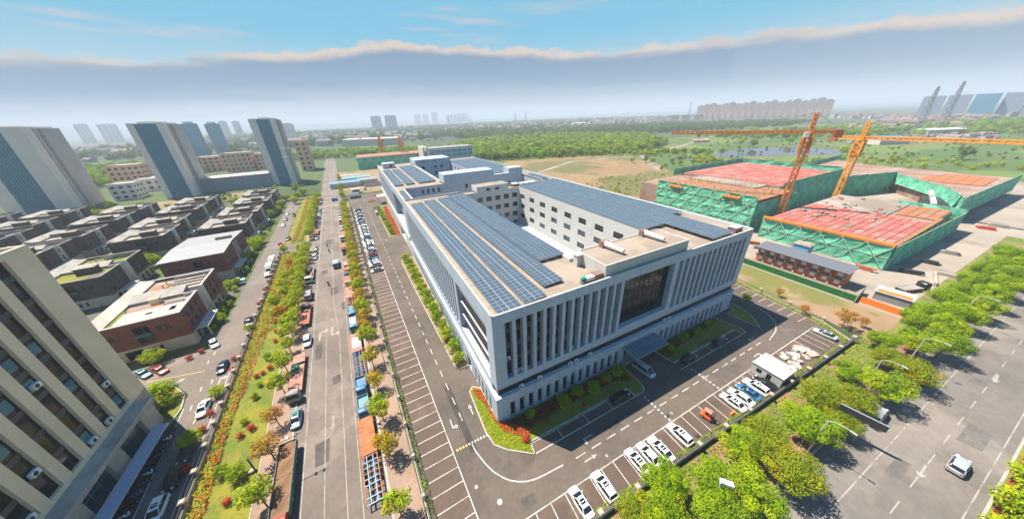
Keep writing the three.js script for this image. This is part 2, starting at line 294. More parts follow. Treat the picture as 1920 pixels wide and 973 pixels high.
// housing estate ground and its road
sheet('estate_ground', [[-275, -280], [LX(-57, -280), -280], Lpt(-57, -44), [-66, -44], [-95, -44], [-275, -140]], 0.02, M.alley, 'paved ground between the brick houses');
const estateRoad = sheet('estate_road', [Lpt(-49.4, 30), Lpt(-49.4, -262), Lpt(-57, -262), Lpt(-57.5, -60), [-70, -57.5], [-88, -58], [-88, -48], [-63, -45.4], [-59.6, -41], [-58.6, -36], [-57.9, -30], [-56.9, -14], [-55.4, 30]], 0.04, M.road, 'estate road along the wall');
sheet('lawn', [Lpt(-49, 30), Lpt(-40, 30), Lpt(-40, -127), Lpt(-49, -127)], 0.05, M.lawn, 'mown lawn strip between wall and pavement');
sheet('lawn', [Lpt(-49, -139), Lpt(-40, -139), Lpt(-40, -262), Lpt(-49, -262)], 0.05, M.lawn, 'far lawn strip past the estate entrance');
Lstrip('entrance_drive', -49.4, -35.6, -127, -139, 0.045, M.road, 'entrance drive from avenue into the estate');
const avenue = Lstrip('avenue', -35.6, -20.5, 40, -620, 0.035, M.road, 'long straight grey avenue lined with parked lorries');
Lstrip('pavement', -40, -35.6, 30, -127, 0.13, M.paving, 'pavement on the lawn side of the avenue', 0);
Lstrip('pavement', -40, -35.6, -139, -262, 0.13, M.paving, 'far pavement past the estate entrance', 0);
Lstrip('pavement', -20.5, -16.3, 30, -222, 0.13, M.paving, 'pinkish pavement on the factory side of the avenue', 0);
Lstrip('kerb', -20.85, -20.5, 30, -222, 0.15, M.kerb, 'kerb of the factory side pavement', 0);
Lstrip('kerb', -35.6, -35.3, 30, -127, 0.15, M.kerb, 'kerb of the lawn side pavement', 0);
Lstrip('kerb', -40.15, -40, 30, -127, 0.17, M.kerb, 'stone edging between lawn and pavement', 0);
// factory yard
const yard = sheet('factory_yard', [Lpt(-15.6, 26), Lpt(-15.6, -242), [80, -242], [80, -110], [93, -110], [93.6, -6], [90.4, 16], [86.4, 22.4], [60, 22.2], [27, 20.9], [0, 20.3], [-14.5, 20.2]], 0.05, M.yard, 'asphalt yard and drives round the factory');
// main road in front
const mainRoad = Rstrip('main_road', 29.9, 44.6, -60, 420, 0.02, M.road2, 'wide pale main road in front of the factory');
Rstrip('verge', 21.2, 26.6, -12, 230, 0.03, M.verge, 'grass verge under the roadside trees');
Rstrip('pavement', 26.6, 29.6, -12, 230, 0.14, M.redpaving, 'reddish brick pavement along the main road', 0);
Rstrip('kerb', 29.6, 29.9, -12, 230, 0.16, M.kerb, 'kerb of the main road', 0);
Rstrip('median', 44.9, 49, 20, 200, 0.16, M.lawn, 'planted median of the main road', 0);
Rstrip('kerb', 44.6, 44.9, 20, 200, 0.18, M.kerb, 'kerb of the planted median', 0);
Rstrip('main_road_far_carriageway', 49, 64, -60, 420, 0.021, M.road2, 'far carriageway of the main road');

// ---------------------------------------------------------------- painted markings (parts of the surface they lie on)
function mark(parent, name, pts, y, mat = M.white) { return mk(name, new GB().poly(pts, y), mat, parent); }
function stripe(parent, name, a, b, w, y, mat) { const dx = b[0] - a[0], dz = b[1] - a[1], l = Math.hypot(dx, dz), nx = -dz / l * w / 2, nz = dx / l * w / 2; return mark(parent, name, [[a[0] + nx, a[1] + nz], [b[0] + nx, b[1] + nz], [b[0] - nx, b[1] - nz], [a[0] - nx, a[1] - nz]], y, mat); }
const YM = 0.058;
// bays under the paint: darker asphalt
mk('bay_surface', new GB().poly([Lpt(-9.6, 17), Lpt(-9.6, -200), Lpt(-14.9, -200), Lpt(-14.9, 17)], 0.054), M.bay, yard);
mk('bay_surface', new GB().poly([Rpt(-6, 15.8), [86, 16], [85.8, 21.7], Rpt(55, 20.4), Rpt(0, 20)], 0.054), M.bay, yard);
mk('bay_surface', new GB().poly([[85.4, 15.4], [89.6, 15.6], [93, -6.4], [94, -60], [89, -60], [88.8, -6.4]], 0.054), M.bay, yard);
stripe(yard, 'stall_line', Lpt(-9.6, 17), Lpt(-9.6, -200), 0.16, YM);
for (let v = 16.3, k = 0; v > -86; v -= 2.5, k++) stripe(yard, 'stall_line', Lpt(-9.6, v), Lpt(-14.8, v + 0.22), 0.13, YM);
stripe(yard, 'stall_line', [-4, 15.75], [86.4, 16], 0.16, YM);
for (const x of [-1.1, 1.6, 4.3, 9.3, 11.8, 14.4, 16.9, 19.4, 21.9, 24.4, 27, 32.2, 37.2, 39.8, 42.4, 45, 47.5, 50, 52.6, 55.1, 64.8, 67.4, 76, 78.6, 81.1, 83.6]) stripe(yard, 'stall_line', [x, 15.9], [x - 0.25, 20.3 + 0.012 * x], 0.13, YM);
stripe(yard, 'stall_line', [34.7, 15.9], [34.4, 20.6], 0.13, YM);
stripe(yard, 'stall_line', [86.4, 16], [86.2, 21.6], 0.13, YM);
stripe(yard, 'stall_line', [93.2, -60], [93, -6], 0.16, YM); stripe(yard, 'stall_line', [93, -6], [89.9, 15.7], 0.16, YM);
for (let k = 0; k < 9; k++) { const z = 13.2 - k * 2.6, x = lerp(90.2, 93, (15.7 - z) / 22); stripe(yard, 'stall_line', [x, z], [x - 4.4, z - 0.3], 0.13, YM); }
for (const [a, b] of [[[-6.0, 1.3], [-5.85, 3]], [[-5.85, 3], [-5.1, 5.7]], [[-5.1, 5.7], [-4.4, 7.5]], [[-4.4, 7.5], [-3.4, 9]], [[-3.4, 9], [-2.5, 10]], [[-2.5, 10], [-1.4, 10.8]], [[-1.4, 10.8], [-0.2, 11.4]], [[-0.2, 11.4], [1.2, 11.8]], [[1.2, 11.8], [3, 12]], [[3, 12], [6.6, 12.2]]]) stripe(yard, 'guide_line', a, b, 0.2, YM);
for (let x = 9.2; x < 68; x += 3.55) stripe(yard, 'lane_dash', [x, 12.4], [x + 2.1, 12.4], 0.16, YM);
for (const [a, b] of [[[82.6, -3], [84.1, 1]], [[84.1, 1], [84, 4.2]], [[84, 4.2], [83.2, 6.8]], [[83.2, 6.8], [81.6, 8.9]], [[81.6, 8.9], [79.6, 10.6]], [[79.6, 10.6], [76.5, 12]], [[76.5, 12], [71, 13]]]) stripe(yard, 'guide_line', a, b, 0.18, YM);
for (let v = -4; v > -185; v -= 4.3) { const x = LX(-5.9, v); stripe(yard, 'lane_dash', [x, v], [x - 0.09, v - 2.1], 0.16, YM); }
for (let z = 9.4; z < 15.6; z += 0.82) { mark(yard, 'crossing_block', [[44.9, z], [45.3, z], [45.3, z + 0.42], [44.9, z + 0.42]], YM); mark(yard, 'crossing_block', [[29.4, z], [29.8, z], [29.8, z + 0.42], [29.4, z + 0.42]], YM); }
for (let k = 0; k < 11; k++) mark(yard, 'crossing_block', [[-8.9 + k * 0.58, 0.85], [-8.58 + k * 0.58, 0.84], [-8.58 + k * 0.58, 1.24], [-8.9 + k * 0.58, 1.25]], YM, k < 4 ? M.yellow : M.white);
mk('trench_patch', new GB().poly([[-7.3, -13.9], [-5.95, -13.8], [-5.5, 2.7], [-6.7, 2.8]], 0.055), M.patch, yard);
function arrow(parent, x, z, dir, turn, y, s = 1, m) { // dir: heading angle, turn -1/0/1
  const c = Math.cos(dir), sn = Math.sin(dir), P = (a, b) => [x + (a * c + b * sn) * s, z + (-a * sn + b * c) * s];
  if (!turn) return mark(parent, 'lane_arrow', [P(-0.09, -1.3), P(0.09, -1.3), P(0.09, 0.4), P(0.38, 0.4), P(0, 1.3), P(-0.38, 0.4), P(-0.09, 0.4)], y, m);
  const t = turn; return mark(parent, 'lane_arrow', [P(-0.09 * t, -1.3), P(0.1 * t, -1.3), P(0.1 * t, 0.55), P(0.55 * t, 0.55), P(0.55 * t, 0.2), P(1.05 * t, 0.72), P(0.55 * t, 1.2), P(0.55 * t, 0.85), P(-0.09 * t, 0.85)], y, m);
}
arrow(yard, -3.7, -5.6, Math.PI, 0, YM); arrow(yard, -8.2, -4.2, 0, 1, YM); arrow(yard, 11.5, 13.6, Math.PI / 2, 0, YM); arrow(yard, 13.3, 10.4, -Math.PI / 2, 1, YM);
arrow(yard, 62.8, 14.2, Math.PI / 2, -1, YM); arrow(yard, 67.5, 10.6, -Math.PI / 2, 0, YM); arrow(yard, -8.6, -118, 0, 0, YM);
for (const [x, z, r] of [[-5.3, 11.9, 0.42], [-7.8, 8.2, 0.3], [31.2, 14.6, 0.3], [14.2, 14.6, 0.25]]) mk('manhole_cover', new GB().tube(V(x, 0.04, z), V(x, 0.062, z), r, r, 14), z === 8.2 ? M.stone : M.steel, yard);
// avenue
const YA = 0.042;
stripe(avenue, 'lane_line', Lpt(-26.75, 30), Lpt(-26.75, -46), 0.13, YA, M.worn); stripe(avenue, 'lane_line', Lpt(-26.75, -46), Lpt(-28.0, -66), 0.13, YA, M.worn); stripe(avenue, 'lane_line', Lpt(-28.0, -66), Lpt(-28.0, -420), 0.13, YA, M.worn);
stripe(avenue, 'lane_line', Lpt(-29.95, 30), Lpt(-29.95, -48), 0.13, YA, M.worn);
stripe(avenue, 'lane_line', Lpt(-33.2, 30), Lpt(-33.2, -420), 0.15, YA, M.worn);
stripe(avenue, 'lane_line', Lpt(-24.6, 30), Lpt(-24.6, -420), 0.13, YA, M.worn);
for (let v = -51; v > -64; v -= 6) stripe(avenue, 'lane_dash', Lpt(-29.95, v), Lpt(-29.95, v - 2.4), 0.13, YA, M.worn);
arrow(avenue, LX(-31.6, -49), -49, Math.PI, -1, YA, 2.1, M.worn); arrow(avenue, LX(-28.6, -49), -49, 0, 1, YA, 2.1, M.worn); arrow(avenue, LX(-28.6, -16), -16, 0, 0, YA, 1.5, M.worn);
for (let k = 0; k < 8; k++) { const u = -34.5 + k * 1.7; mark(avenue, 'crossing_bar', [Lpt(u, -214), Lpt(u + 0.7, -214), Lpt(u + 0.7, -218), Lpt(u, -218)], YA, M.worn); }
for (const [u, v, w, l] of [[-31.5, -8, 2.2, 5], [-28.5, -27, 1.6, 3], [-32.4, -38, 1.4, 7], [-28.8, -72, 2.4, 6], [-32, -92, 2, 4], [-30.5, -128, 3, 8], [-25.6, -60, 1.2, 5]]) mk('repair_patch', new GB().poly([Lpt(u, v), Lpt(u + w, v - 0.2), Lpt(u + w + 0.15, v - l), Lpt(u - 0.1, v - l + 0.3)], 0.0385), M.repair, avenue);
for (const [x, z, w, l] of [[18, 10.2, 3, 1.6], [-7.8, -40, 1.6, 5], [-4.6, -62, 1.4, 4], [52, 13.2, 4, 1.4], [-2.4, 13.2, 2.4, 1.6]]) mk('repair_patch', new GB().poly([[x, z], [x + w, z + 0.1], [x + w - 0.1, z + l], [x + 0.1, z + l]], 0.0535), M.repair, yard);
for (const [x, w, a, b] of [[52, 36.2, 5, 1.6], [70, 39.6, 7, 2.6], [92, 36.8, 6, 2], [46, 41, 4, 1.8]]) mk('repair_patch', new GB().poly([Rpt(x, w), Rpt(x + a, w + 0.1), Rpt(x + a, w + b), Rpt(x + 0.2, w + b)], 0.0235), M.repair2, mainRoad);
// estate road
const YE = 0.047;
for (const [x, z] of [[-55.1, -31.2], [-54.8, -19.6], [-54.6, -14.2], [-54.3, -5]]) stripe(estateRoad, 'lane_dash', [x, z - 1], [x, z + 1.1], 0.16, YE, M.yellow);
for (const [x, z] of [[-57.2, -41], [-57.1, -35.4], [-59, -51.5], [-58.7, -55], [-55.7, -42.6]]) stripe(estateRoad, 'lane_dash', [x - 0.1, z - 0.8], [x + 0.1, z + 0.8], 0.2, YE);
arrow(estateRoad, -54.1, -42, Math.PI, -1, YE, 1.2); arrow(estateRoad, -63.2, -46.6, 2.2, 0, YE, 1.1);
stripe(estateRoad, 'edge_line', [-58.6, -48], [-70, -50.4], 0.12, YE, M.yellow); stripe(estateRoad, 'edge_line', Lpt(-50.9, 20), Lpt(-50.9, -46), 0.14, YE);
stripe(estateRoad, 'edge_line', [-55.5, 10], [-56.8, -14], 0.16, YE); stripe(estateRoad, 'edge_line', [-56.8, -14], [-58.5, -36], 0.16, YE);
// main road
const YR = 0.027;
stripe(mainRoad, 'edge_line', Rpt(-20, 34.9), Rpt(230, 34.9), 0.16, YR, M.worn); stripe(mainRoad, 'edge_line', Rpt(20, 43.6), Rpt(230, 43.6), 0.16, YR, M.worn);
for (let x = 22; x < 230; x += 7.5) stripe(mainRoad, 'lane_dash', Rpt(x, 38.9), Rpt(x + 3.4, 38.9), 0.15, YR, M.worn);
arrow(mainRoad, 57, RZ(38.9, 57), -Math.PI / 2, 0, YR, 1.5, M.worn); arrow(mainRoad, 98, RZ(39.2, 98), -Math.PI / 2, 0, YR, 1.5, M.worn);

// ---------------------------------------------------------------- kerbed planting islands of the yard
function island(name, pts, label, mat = M.lawn) {
  const o = struct(name, new GB().prism(pts, 0, 0.16), mat, label); const g = new GB();
  pts.forEach((p, i) => { const q = pts[(i + 1) % pts.length]; g.bar(V(p[0], 0.1, p[1]), V(q[0], 0.1, q[1]), 0.24, 0.2); });
  mk('kerb', g, M.kerb, o); return o;
}
const isleA = island('planting_bed', [[0, -9.4], [-1.4, -10.8], [-2.5, -9.8], [-2.7, -4.9], [-2.9, 0.6], [-2.4, 3.5], [-0.6, 5.5], [3.2, 8.3], [3.7, 6.1], [28, 6.2], [28.1, 8.4], [30.4, 8.5], [31.2, 8], [31.7, 6.2], [32, 0.3], [0, 0.3]], 'lawn and shrub bed wrapping the near factory corner');
const isleB = island('planting_bed', [[42.4, 0.3], [43.1, 6.2], [67.6, 6.3], [67.8, 8.4], [69.2, 8.5], [69.7, 7.2], [69.5, 5.8], [68, 0.3]], 'lawn bed right of the factory entrance');
island('planting_bed', [[73.3, 1.4], [74.2, 9.2], [75.2, 8.7], [78.5, 4.7], [79.8, -0.3], [77.2, -2], [77.2, 1.2]], 'small pointed lawn bed at the far factory corner');
island('planting_bed', [[-0.2, -17.2], [-2.4, -17], [-3.1, -18.2], [-4.8, -58.9], [-5.7, -86], [-4.8, -89.5], [-0.2, -89.5]], 'long hedge bed along the factory side wall', M.soil);
island('planting_bed', [[-0.4, -122.7], [-6.4, -121.2], [-8.4, -180], [-5, -193], [-0.4, -190]], 'red flowering bed along the far factory side wall');
for (const [x0, x1, n] of [[3.8, 28, 4], [43.2, 67.7, 4]]) {
  mk('bay_surface', new GB().poly([[x0, 6.3], [x1, 6.4], [x1, 8.4], [x0 - 0.4, 8.3]], 0.0545), M.bay, yard);
  stripe(yard, 'stall_line', [x0 - 0.3, 8.35], [x1, 8.45], 0.16, YM); stripe(yard, 'stall_line', [x0, 6.45], [x1, 6.5], 0.12, YM);
  for (let k = 1; k < n; k++) { const x = x0 - 0.6 + k * 6.25; stripe(yard, 'stall_line', [x, 6.4], [x, 8.35], 0.14, YM); }
}
// ---------------------------------------------------------------- walls with real openings
const YAX = V(0, 1, 0);
// a wall face from plan point o, outward normal N, running along U = Y x N; openings {u,v,w,h} are recessed by d
function wallFace(gb, o, N, u0, u1, v0, v1, ops, d) {
  const U = V().crossVectors(YAX, N), P = (u, v, k = 0) => V(o.x, 0, o.z).addScaledVector(U, u).addScaledVector(N, -k).setY(v);
  const vs = [...new Set([v0, v1, ...ops.flatMap(q => [q.v, q.v + q.h])].map(x => +x.toFixed(3)))].filter(x => x >= v0 - 1e-3 && x <= v1 + 1e-3).sort((a, b) => a - b);
  for (let i = 0; i < vs.length - 1; i++) {
    const a = vs[i], b = vs[i + 1], m = (a + b) / 2; let u = u0;
    const hit = ops.filter(q => q.v < m && q.v + q.h > m).sort((p, q) => p.u - q.u);
    for (const q of hit) { if (q.u > u + 1e-3) gb.quad(P(u, a), P(q.u, a), P(q.u, b), P(u, b)); u = q.u + q.w; }
    if (u1 > u + 1e-3) gb.quad(P(u, a), P(u1, a), P(u1, b), P(u, b));
  }
  for (const q of ops) {
    const a = q.u, b = q.u + q.w, c = q.v, e = q.v + q.h, k = q.d || d;
    gb.quad(P(a, c), P(b, c), P(b, c, k), P(a, c, k)); gb.quad(P(a, e, k), P(b, e, k), P(b, e), P(a, e));
    gb.quad(P(a, c), P(a, c, k), P(a, e, k), P(a, e)); gb.quad(P(b, c, k), P(b, c), P(b, e), P(b, e, k));
  }
}
const paneCache = {};
function panes(parent, o, N, ops, d, opt = {}) {
  const U = V().crossVectors(YAX, N), ry = Math.atan2(N.x, N.z), { glass = M.glass, name = 'window', bars = [], frame = M.frame, vbars = 0, fw = 0.07 } = opt;
  for (const q of ops) {
    const key = [q.w.toFixed(2), q.h.toFixed(2), bars.join(), vbars, fw].join('|');
    if (!paneCache[key]) {
      const g = new GB().box(0, q.h / 2, -0.03, q.w, q.h, 0.06), f = new GB();
      if (bars.length || vbars) {
        for (const s of [-1, 1]) f.box(s * (q.w / 2 - fw / 2), q.h / 2, 0.03, fw, q.h, 0.05);
        for (const b of [fw / 2 / q.h, ...bars, 1 - fw / 2 / q.h]) f.box(0, b * q.h, 0.032, q.w - 2 * fw, fw, 0.05);
        for (let k = 1; k <= vbars; k++) f.box(-q.w / 2 + q.w * k / (vbars + 1), q.h / 2, 0.026, fw * 0.8, q.h - 2 * fw, 0.05);
      }
      paneCache[key] = [g.geo(), f.p.length ? f.geo() : null];
    }
    const [g, f] = paneCache[key], w = mk(name, g, typeof glass === 'function' ? glass(q) : glass, parent);
    w.position.set(o.x, 0, o.z).addScaledVector(U, q.u + q.w / 2).addScaledVector(N, -(q.d || d)).setY(q.v); w.rotation.y = ry;
    if (f) mk('window_frame', f, frame, w);
    for (const [a, b] of q.bands || []) { const k = (q.w - 0.04).toFixed(2) + 's' + (b - a).toFixed(2); paneCache[k] ||= new GB().box(0, 0, 0, q.w - 0.04, b - a, 0.08).geo(); mk('spandrel', paneCache[k], M.spandrel, w).position.set(0, (a + b) / 2 - q.v, 0.05); }
  }
}
const NX = V(1, 0, 0), NXm = V(-1, 0, 0), NZ = V(0, 0, 1), NZm = V(0, 0, -1);
function parapet(gb, x0, x1, z0, z1, y0, y1, t = 0.35) { // ring inside the rectangle, z0 > z1
  gb.slab(x0, x1, y0, y1, z0 - t, z0); gb.slab(x0, x1, y0, y1, z1, z1 + t); gb.slab(x0, x0 + t, y0, y1, z1 + t, z0 - t); gb.slab(x1 - t, x1, y0, y1, z1 + t, z0 - t);
}
// ================================================================ the factory, front court block
const W = 76.8;
{
  const f = thing('factory_building', 'long pale stone factory block with tall window slots round an open court', 'building');
  // --- front, ground floor
  const fl = []; for (let k = 0; k < 14; k++) fl.push({ u: 2.8 + 2.1 * k, v: 0.12, w: 1.1, h: 4.2 }); for (let k = 0; k < 13; k++) fl.push({ u: 45.4 + 2.1 * k, v: 0.12, w: 1.1, h: 4.2 });
  const ent = { u: 33, v: 0.06, w: 9.2, h: 4.0, d: 1.6 };
  const g = new GB();
  wallFace(g, V(0, 0, 0), NZ, 0, 76, 0, 6.5, [...fl, ent], 0.55);
  // --- left side, ground floor (u runs along +z: from z=-92 to 0)
  const sl = []; for (let z = -3.0; z > -13; z -= 2.08) sl.push({ u: z - 0.9 + 92, v: 0.12, w: 0.85, h: 3.9 });
  for (let z = -21; z > -86; z -= 2.1) sl.push({ u: z - 0.9 + 92, v: 0.12, w: 0.9, h: 3.9 });
  sl.push({ u: 74.5, v: 0.08, w: 2.6, h: 3.6 });
  wallFace(g, V(0, 0, -92), NXm, 0, 92, 0, 6.5, sl, 0.5);
  g.slab(75.4, 76, 0, 6.5, -91.6, -0.05);
  mk('ground_floor_wall', g, M.clad, f);
  panes(f, V(0, 0, 0), NZ, fl, 0.55, { bars: [0.3, 0.72] }); panes(f, V(0, 0, -92), NXm, sl, 0.5, { bars: [0.3, 0.72] });
  panes(f, V(0, 0, 0), NZ, [ent], 1.6, { glass: M.curtain, name: 'entrance_glazing', bars: [0.62], vbars: 6, frame: M.alu });
  mk('ledge', new GB().slab(-0.12, 76.2, 6.5, 6.7, -2.2, 0.15).slab(-0.12, 0.6, 6.5, 6.7, -92, -2.2), M.clad, f);
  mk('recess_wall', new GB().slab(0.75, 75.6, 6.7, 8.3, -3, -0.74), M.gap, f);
  mk('side_skirt', new GB().slab(0.52, 2.3, 6.7, 8.32, -92, -3.05), M.clad, f);
  // --- upper front
  const us = []; for (let k = 0; k < 13; k++) us.push({ u: 2.8 + 2.115 * k - 0.5, v: 10.1, w: 1.4, h: 13 }); for (let k = 0; k < 13; k++) us.push({ u: 73.0 - 2.115 * k - 0.5, v: 10.1, w: 1.4, h: 13 });
  us.forEach(q => q.bands = [[12.9, 14.1], [16.3, 17.5], [19.7, 20.9]]);
  const big = { u: 29.9, v: 10.6, w: 15.6, h: 12.5, d: 1.3 };
  const g2 = new GB();
  wallFace(g2, V(0.5, 0, -0.5), NZ, 0, W - 0.5, 8.3, 25.2, [...us, big], 1.15);
  // --- upper left side: u from z=-92
  const uf = []; for (let z = -24.4; z > -90; z -= 2.1) uf.push({ u: z + 92, v: 8.7, w: 1.25, h: 12.6, bands: [[12.6, 13.4], [16, 16.8]] });
  const lou = { u: 92 - 21.4, v: 8.7, w: 17.9, h: 12.7, d: 2.4 };
  wallFace(g2, V(0.5, 0, -92), NXm, 0, 91.5, 8.3, 25.2, [...uf, lou], 1.05);
  g2.slab(W - 0.5, W, 8.3, 25.2, -92, -0.85); g2.slab(0.9, W - 0.4, 8.22, 8.4, -92, -0.9);
  mk('upper_wall', g2, M.clad, f);
  panes(f, V(0.5, 0, -0.5), NZ, us, 1.15, { glass: M.glass, name: 'slot_window' });
  panes(f, V(0.5, 0, -92), NXm, uf, 1.05, { glass: M.glass, name: 'slot_window' });
  panes(f, V(0.5, 0, -0.5), NZ, [big], 1.3, { glass: M.curtain, name: 'curtain_glazing', bars: [0.2, 0.4, 0.6, 0.8], vbars: 9, frame: M.darkmetal, fw: 0.06 });
  panes(f, V(0.5, 0, -92), NXm, [lou], 2.4, { glass: M.curtain, name: 'curtain_glazing', bars: [0.12, 0.24, 0.36, 0.48, 0.6, 0.72, 0.84], vbars: 21, frame: plain(0.27, 0.235, 0.21), fw: 0.12 });
  for (const y of [12.6, 16.2, 19.7]) mk('louvre_rail', new GB().slab(1.0, 1.3, y, y + 0.35, -21.3, -3.6), M.clad, f);
  for (let z = -4.6; z > -21; z -= 0.62) mk('louvre_blade', new GB().box(1.9, 14.9, z, 0.5, 12.2, 0.07), M.blade, f);
  // --- court walls
  const cw = [], rows = [20.05, 15.65, 10.95, 6.25], cols = [-83.4, -75, -66.4, -57.9, -49.4, -41.2, -33, -24.8, -16.6];
  for (const y of rows) for (const z of cols) cw.push({ u: z + 85, v: y, w: 3.9, h: 2.05 });
  const g3 = new GB(); wallFace(g3, V(51.3, 0, -85), NXm, 0, 73, 0, 25.1, cw, 0.22);
  const rw = []; for (const y of [20.5, 16.2, 11.7, 7.2, 2.8]) for (let k = 0; k < 6; k++) rw.push({ u: 26.1 + k * 4.35 - 25, v: y, w: 2.6, h: 2.1 });
  wallFace(g3, V(25, 0, -85), NZ, 0, 26.3, 0, 25.1, rw, 0.22);
  g3.slab(24.7, 25, 0, 25.1, -85, -12); g3.slab(25, 51.3, 0, 25.1, -12, -11.7); g3.slab(24.6, 51.6, 0, 25, -92, -91.6); g3.slab(0.9, 24.7, 8.4, 24.2, -92, -91.7); g3.slab(51.6, 76.3, 0, 24.2, -92, -91.7);
  mk('court_wall', g3, M.ivory, f);
  panes(f, V(51.3, 0, -85), NXm, cw, 0.22, { bars: [0.42, 0.72], vbars: 0, frame: M.frame }); panes(f, V(25, 0, -85), NZ, rw, 0.22, { bars: [0.35], vbars: 1 });
  mk('court_floor', new GB().slab(25, 51.3, 0.06, 0.2, -85, -12), M.concrete, f);
  // --- roof
  const g4 = new GB(); for (const [a, b, c, e] of [[0.85, 24.7, -91.7, -0.85], [51.6, W - 0.4, -91.7, -0.85], [24.7, 51.6, -11.7, -0.85], [24.7, 51.6, -91.6, -85.2]]) g4.slab(a, b, 24, 24.35, c, e);
  mk('roof_deck', g4, M.roof, f);
  const gp = new GB(); gp.slab(0.85, W - 0.35, 24, 25.19, -0.86, -0.52); gp.slab(W - 0.86, W - 0.52, 24, 25.19, -92, -0.9); gp.slab(0.52, 0.86, 24, 25.19, -92, -0.9); gp.slab(0.86, W - 0.86, 24, 25.0, -92, -91.66);
  gp.slab(24.4, 24.7, 24.3, 25.05, -85.3, -11.4); gp.slab(51.6, 51.9, 24.3, 25.05, -85.3, -11.4); gp.slab(24.7, 51.6, 24.3, 25.05, -11.7, -11.4); gp.slab(24.7, 51.6, 24.3, 25.05, -85.5, -85.2);
  mk('parapet', gp, M.ivory, f);
  // slabs of the roof walkway
  const sg = new GB().box(0, 0, 0, 1.0, 0.07, 2.86).geo(); for (let z = -2.6, k = 0; z > -90; z -= 2.95, k++) { const s = mk('roof_slab', sg, M.roof, f); s.position.set(1.42, 24.39 + 0.006 * (k % 3), z); }
  const sg2 = new GB().box(0, 0, 0, 0.42, 0.05, 2.9).geo(); for (const x of [7.0, 12.55]) for (let z = -8; z > -88; z -= 4.4) { const s = mk('roof_slab', sg2, M.roof, f); s.position.set(x, 24.38, z); }
  // --- penthouses
  const ph = new GB(); ph.slab(25.6, 50.7, 24.35, 27.1, -10.2, -1.5); parapet(ph, 25.6, 50.7, -1.5, -10.2, 27.1, 27.35, 0.22);
  const p1 = mk('penthouse', ph, M.ivory, f); mk('penthouse_roof', new GB().slab(25.85, 50.45, 27.1, 27.16, -9.95, -1.75), M.roof, p1);
  const pd = new GB(); pd.slab(24.3, 25.58, 24.36, 26.9, -9.9, -8.6).slab(24.1, 25.7, 26.9, 27.1, -10.1, -8.4); mk('stair_porch', pd, M.ivory, f);
  const pr = new GB(); const pw = [{ u: 4.2, v: 25.2, w: 2.1, h: 1.15 }, { u: 8.5, v: 25.2, w: 2.1, h: 1.15 }];
  wallFace(pr, V(30.8, 0, -84.96), NZ, 0, 15, 25.0, 27.35, pw, 0.15); pr.slab(30.8, 45.8, 25, 27.2, -91.9, -85.2); parapet(pr, 30.8, 45.8, -85.2, -91.9, 27.2, 27.4, 0.25);
  const p2 = mk('rear_penthouse', pr, M.ivory, f); mk('penthouse_roof', new GB().slab(31.1, 45.5, 27.2, 27.26, -91.6, -85.5), M.roof, p2); panes(f, V(30.8, 0, -84.96), NZ, pw, 0.15, { bars: [0.5] });
  // --- entrance canopy: glass plates on steel ribs
  const cn = new GB(); cn.bar(V(32.1, 5, 0.1), V(32.1, 4.7, 4.2), 0.2, 0.3).bar(V(42.6, 5, 0.1), V(42.6, 4.7, 4.2), 0.2, 0.3).bar(V(32.1, 4.7, 4.2), V(42.6, 4.7, 4.2), 0.16, 0.26).bar(V(32.1, 4.86, 2.1), V(42.6, 4.86, 2.1), 0.12, 0.2);
  for (let k = 1; k < 6; k++) cn.bar(V(32.1 + k * 1.75, 5, 0.1), V(32.1 + k * 1.75, 4.7, 4.2), 0.1, 0.2);
  const can = mk('entrance_canopy', cn, M.steel, f);
  const cp = plain(0.10, 0.17, 0.20, { roughness: 0.1 });
  for (let k = 0; k < 6; k++) for (const [a, b] of [[0.1, 2.05], [2.15, 4.2]]) mk('glass_plate', new GB().bar(V(32.1 + (k + 0.5) * 1.75, 5.13 - a * 0.073, a), V(32.1 + (k + 0.5) * 1.75, 5.13 - b * 0.073, b), 1.68, 0.03), cp, can);
  for (let k = 0; k < 6; k++) mk('entrance_column', new GB().slab(33 + k * 1.8 - 0.12, 33.12 + k * 1.8, 0.06, 4.06, -0.35, -0.1), M.clad, f);
  mk('entrance_step', new GB().slab(32.4, 42.4, 0.05, 0.2, 0.05, 1.4), M.concrete, f);
  for (const x of [30.5, 33.8, 36, 38.4, 41, 44]) mk('wall_lamp', new GB().box(x, 5.75, 0.08, 0.34, 0.22, 0.14), M.alu, f);
}
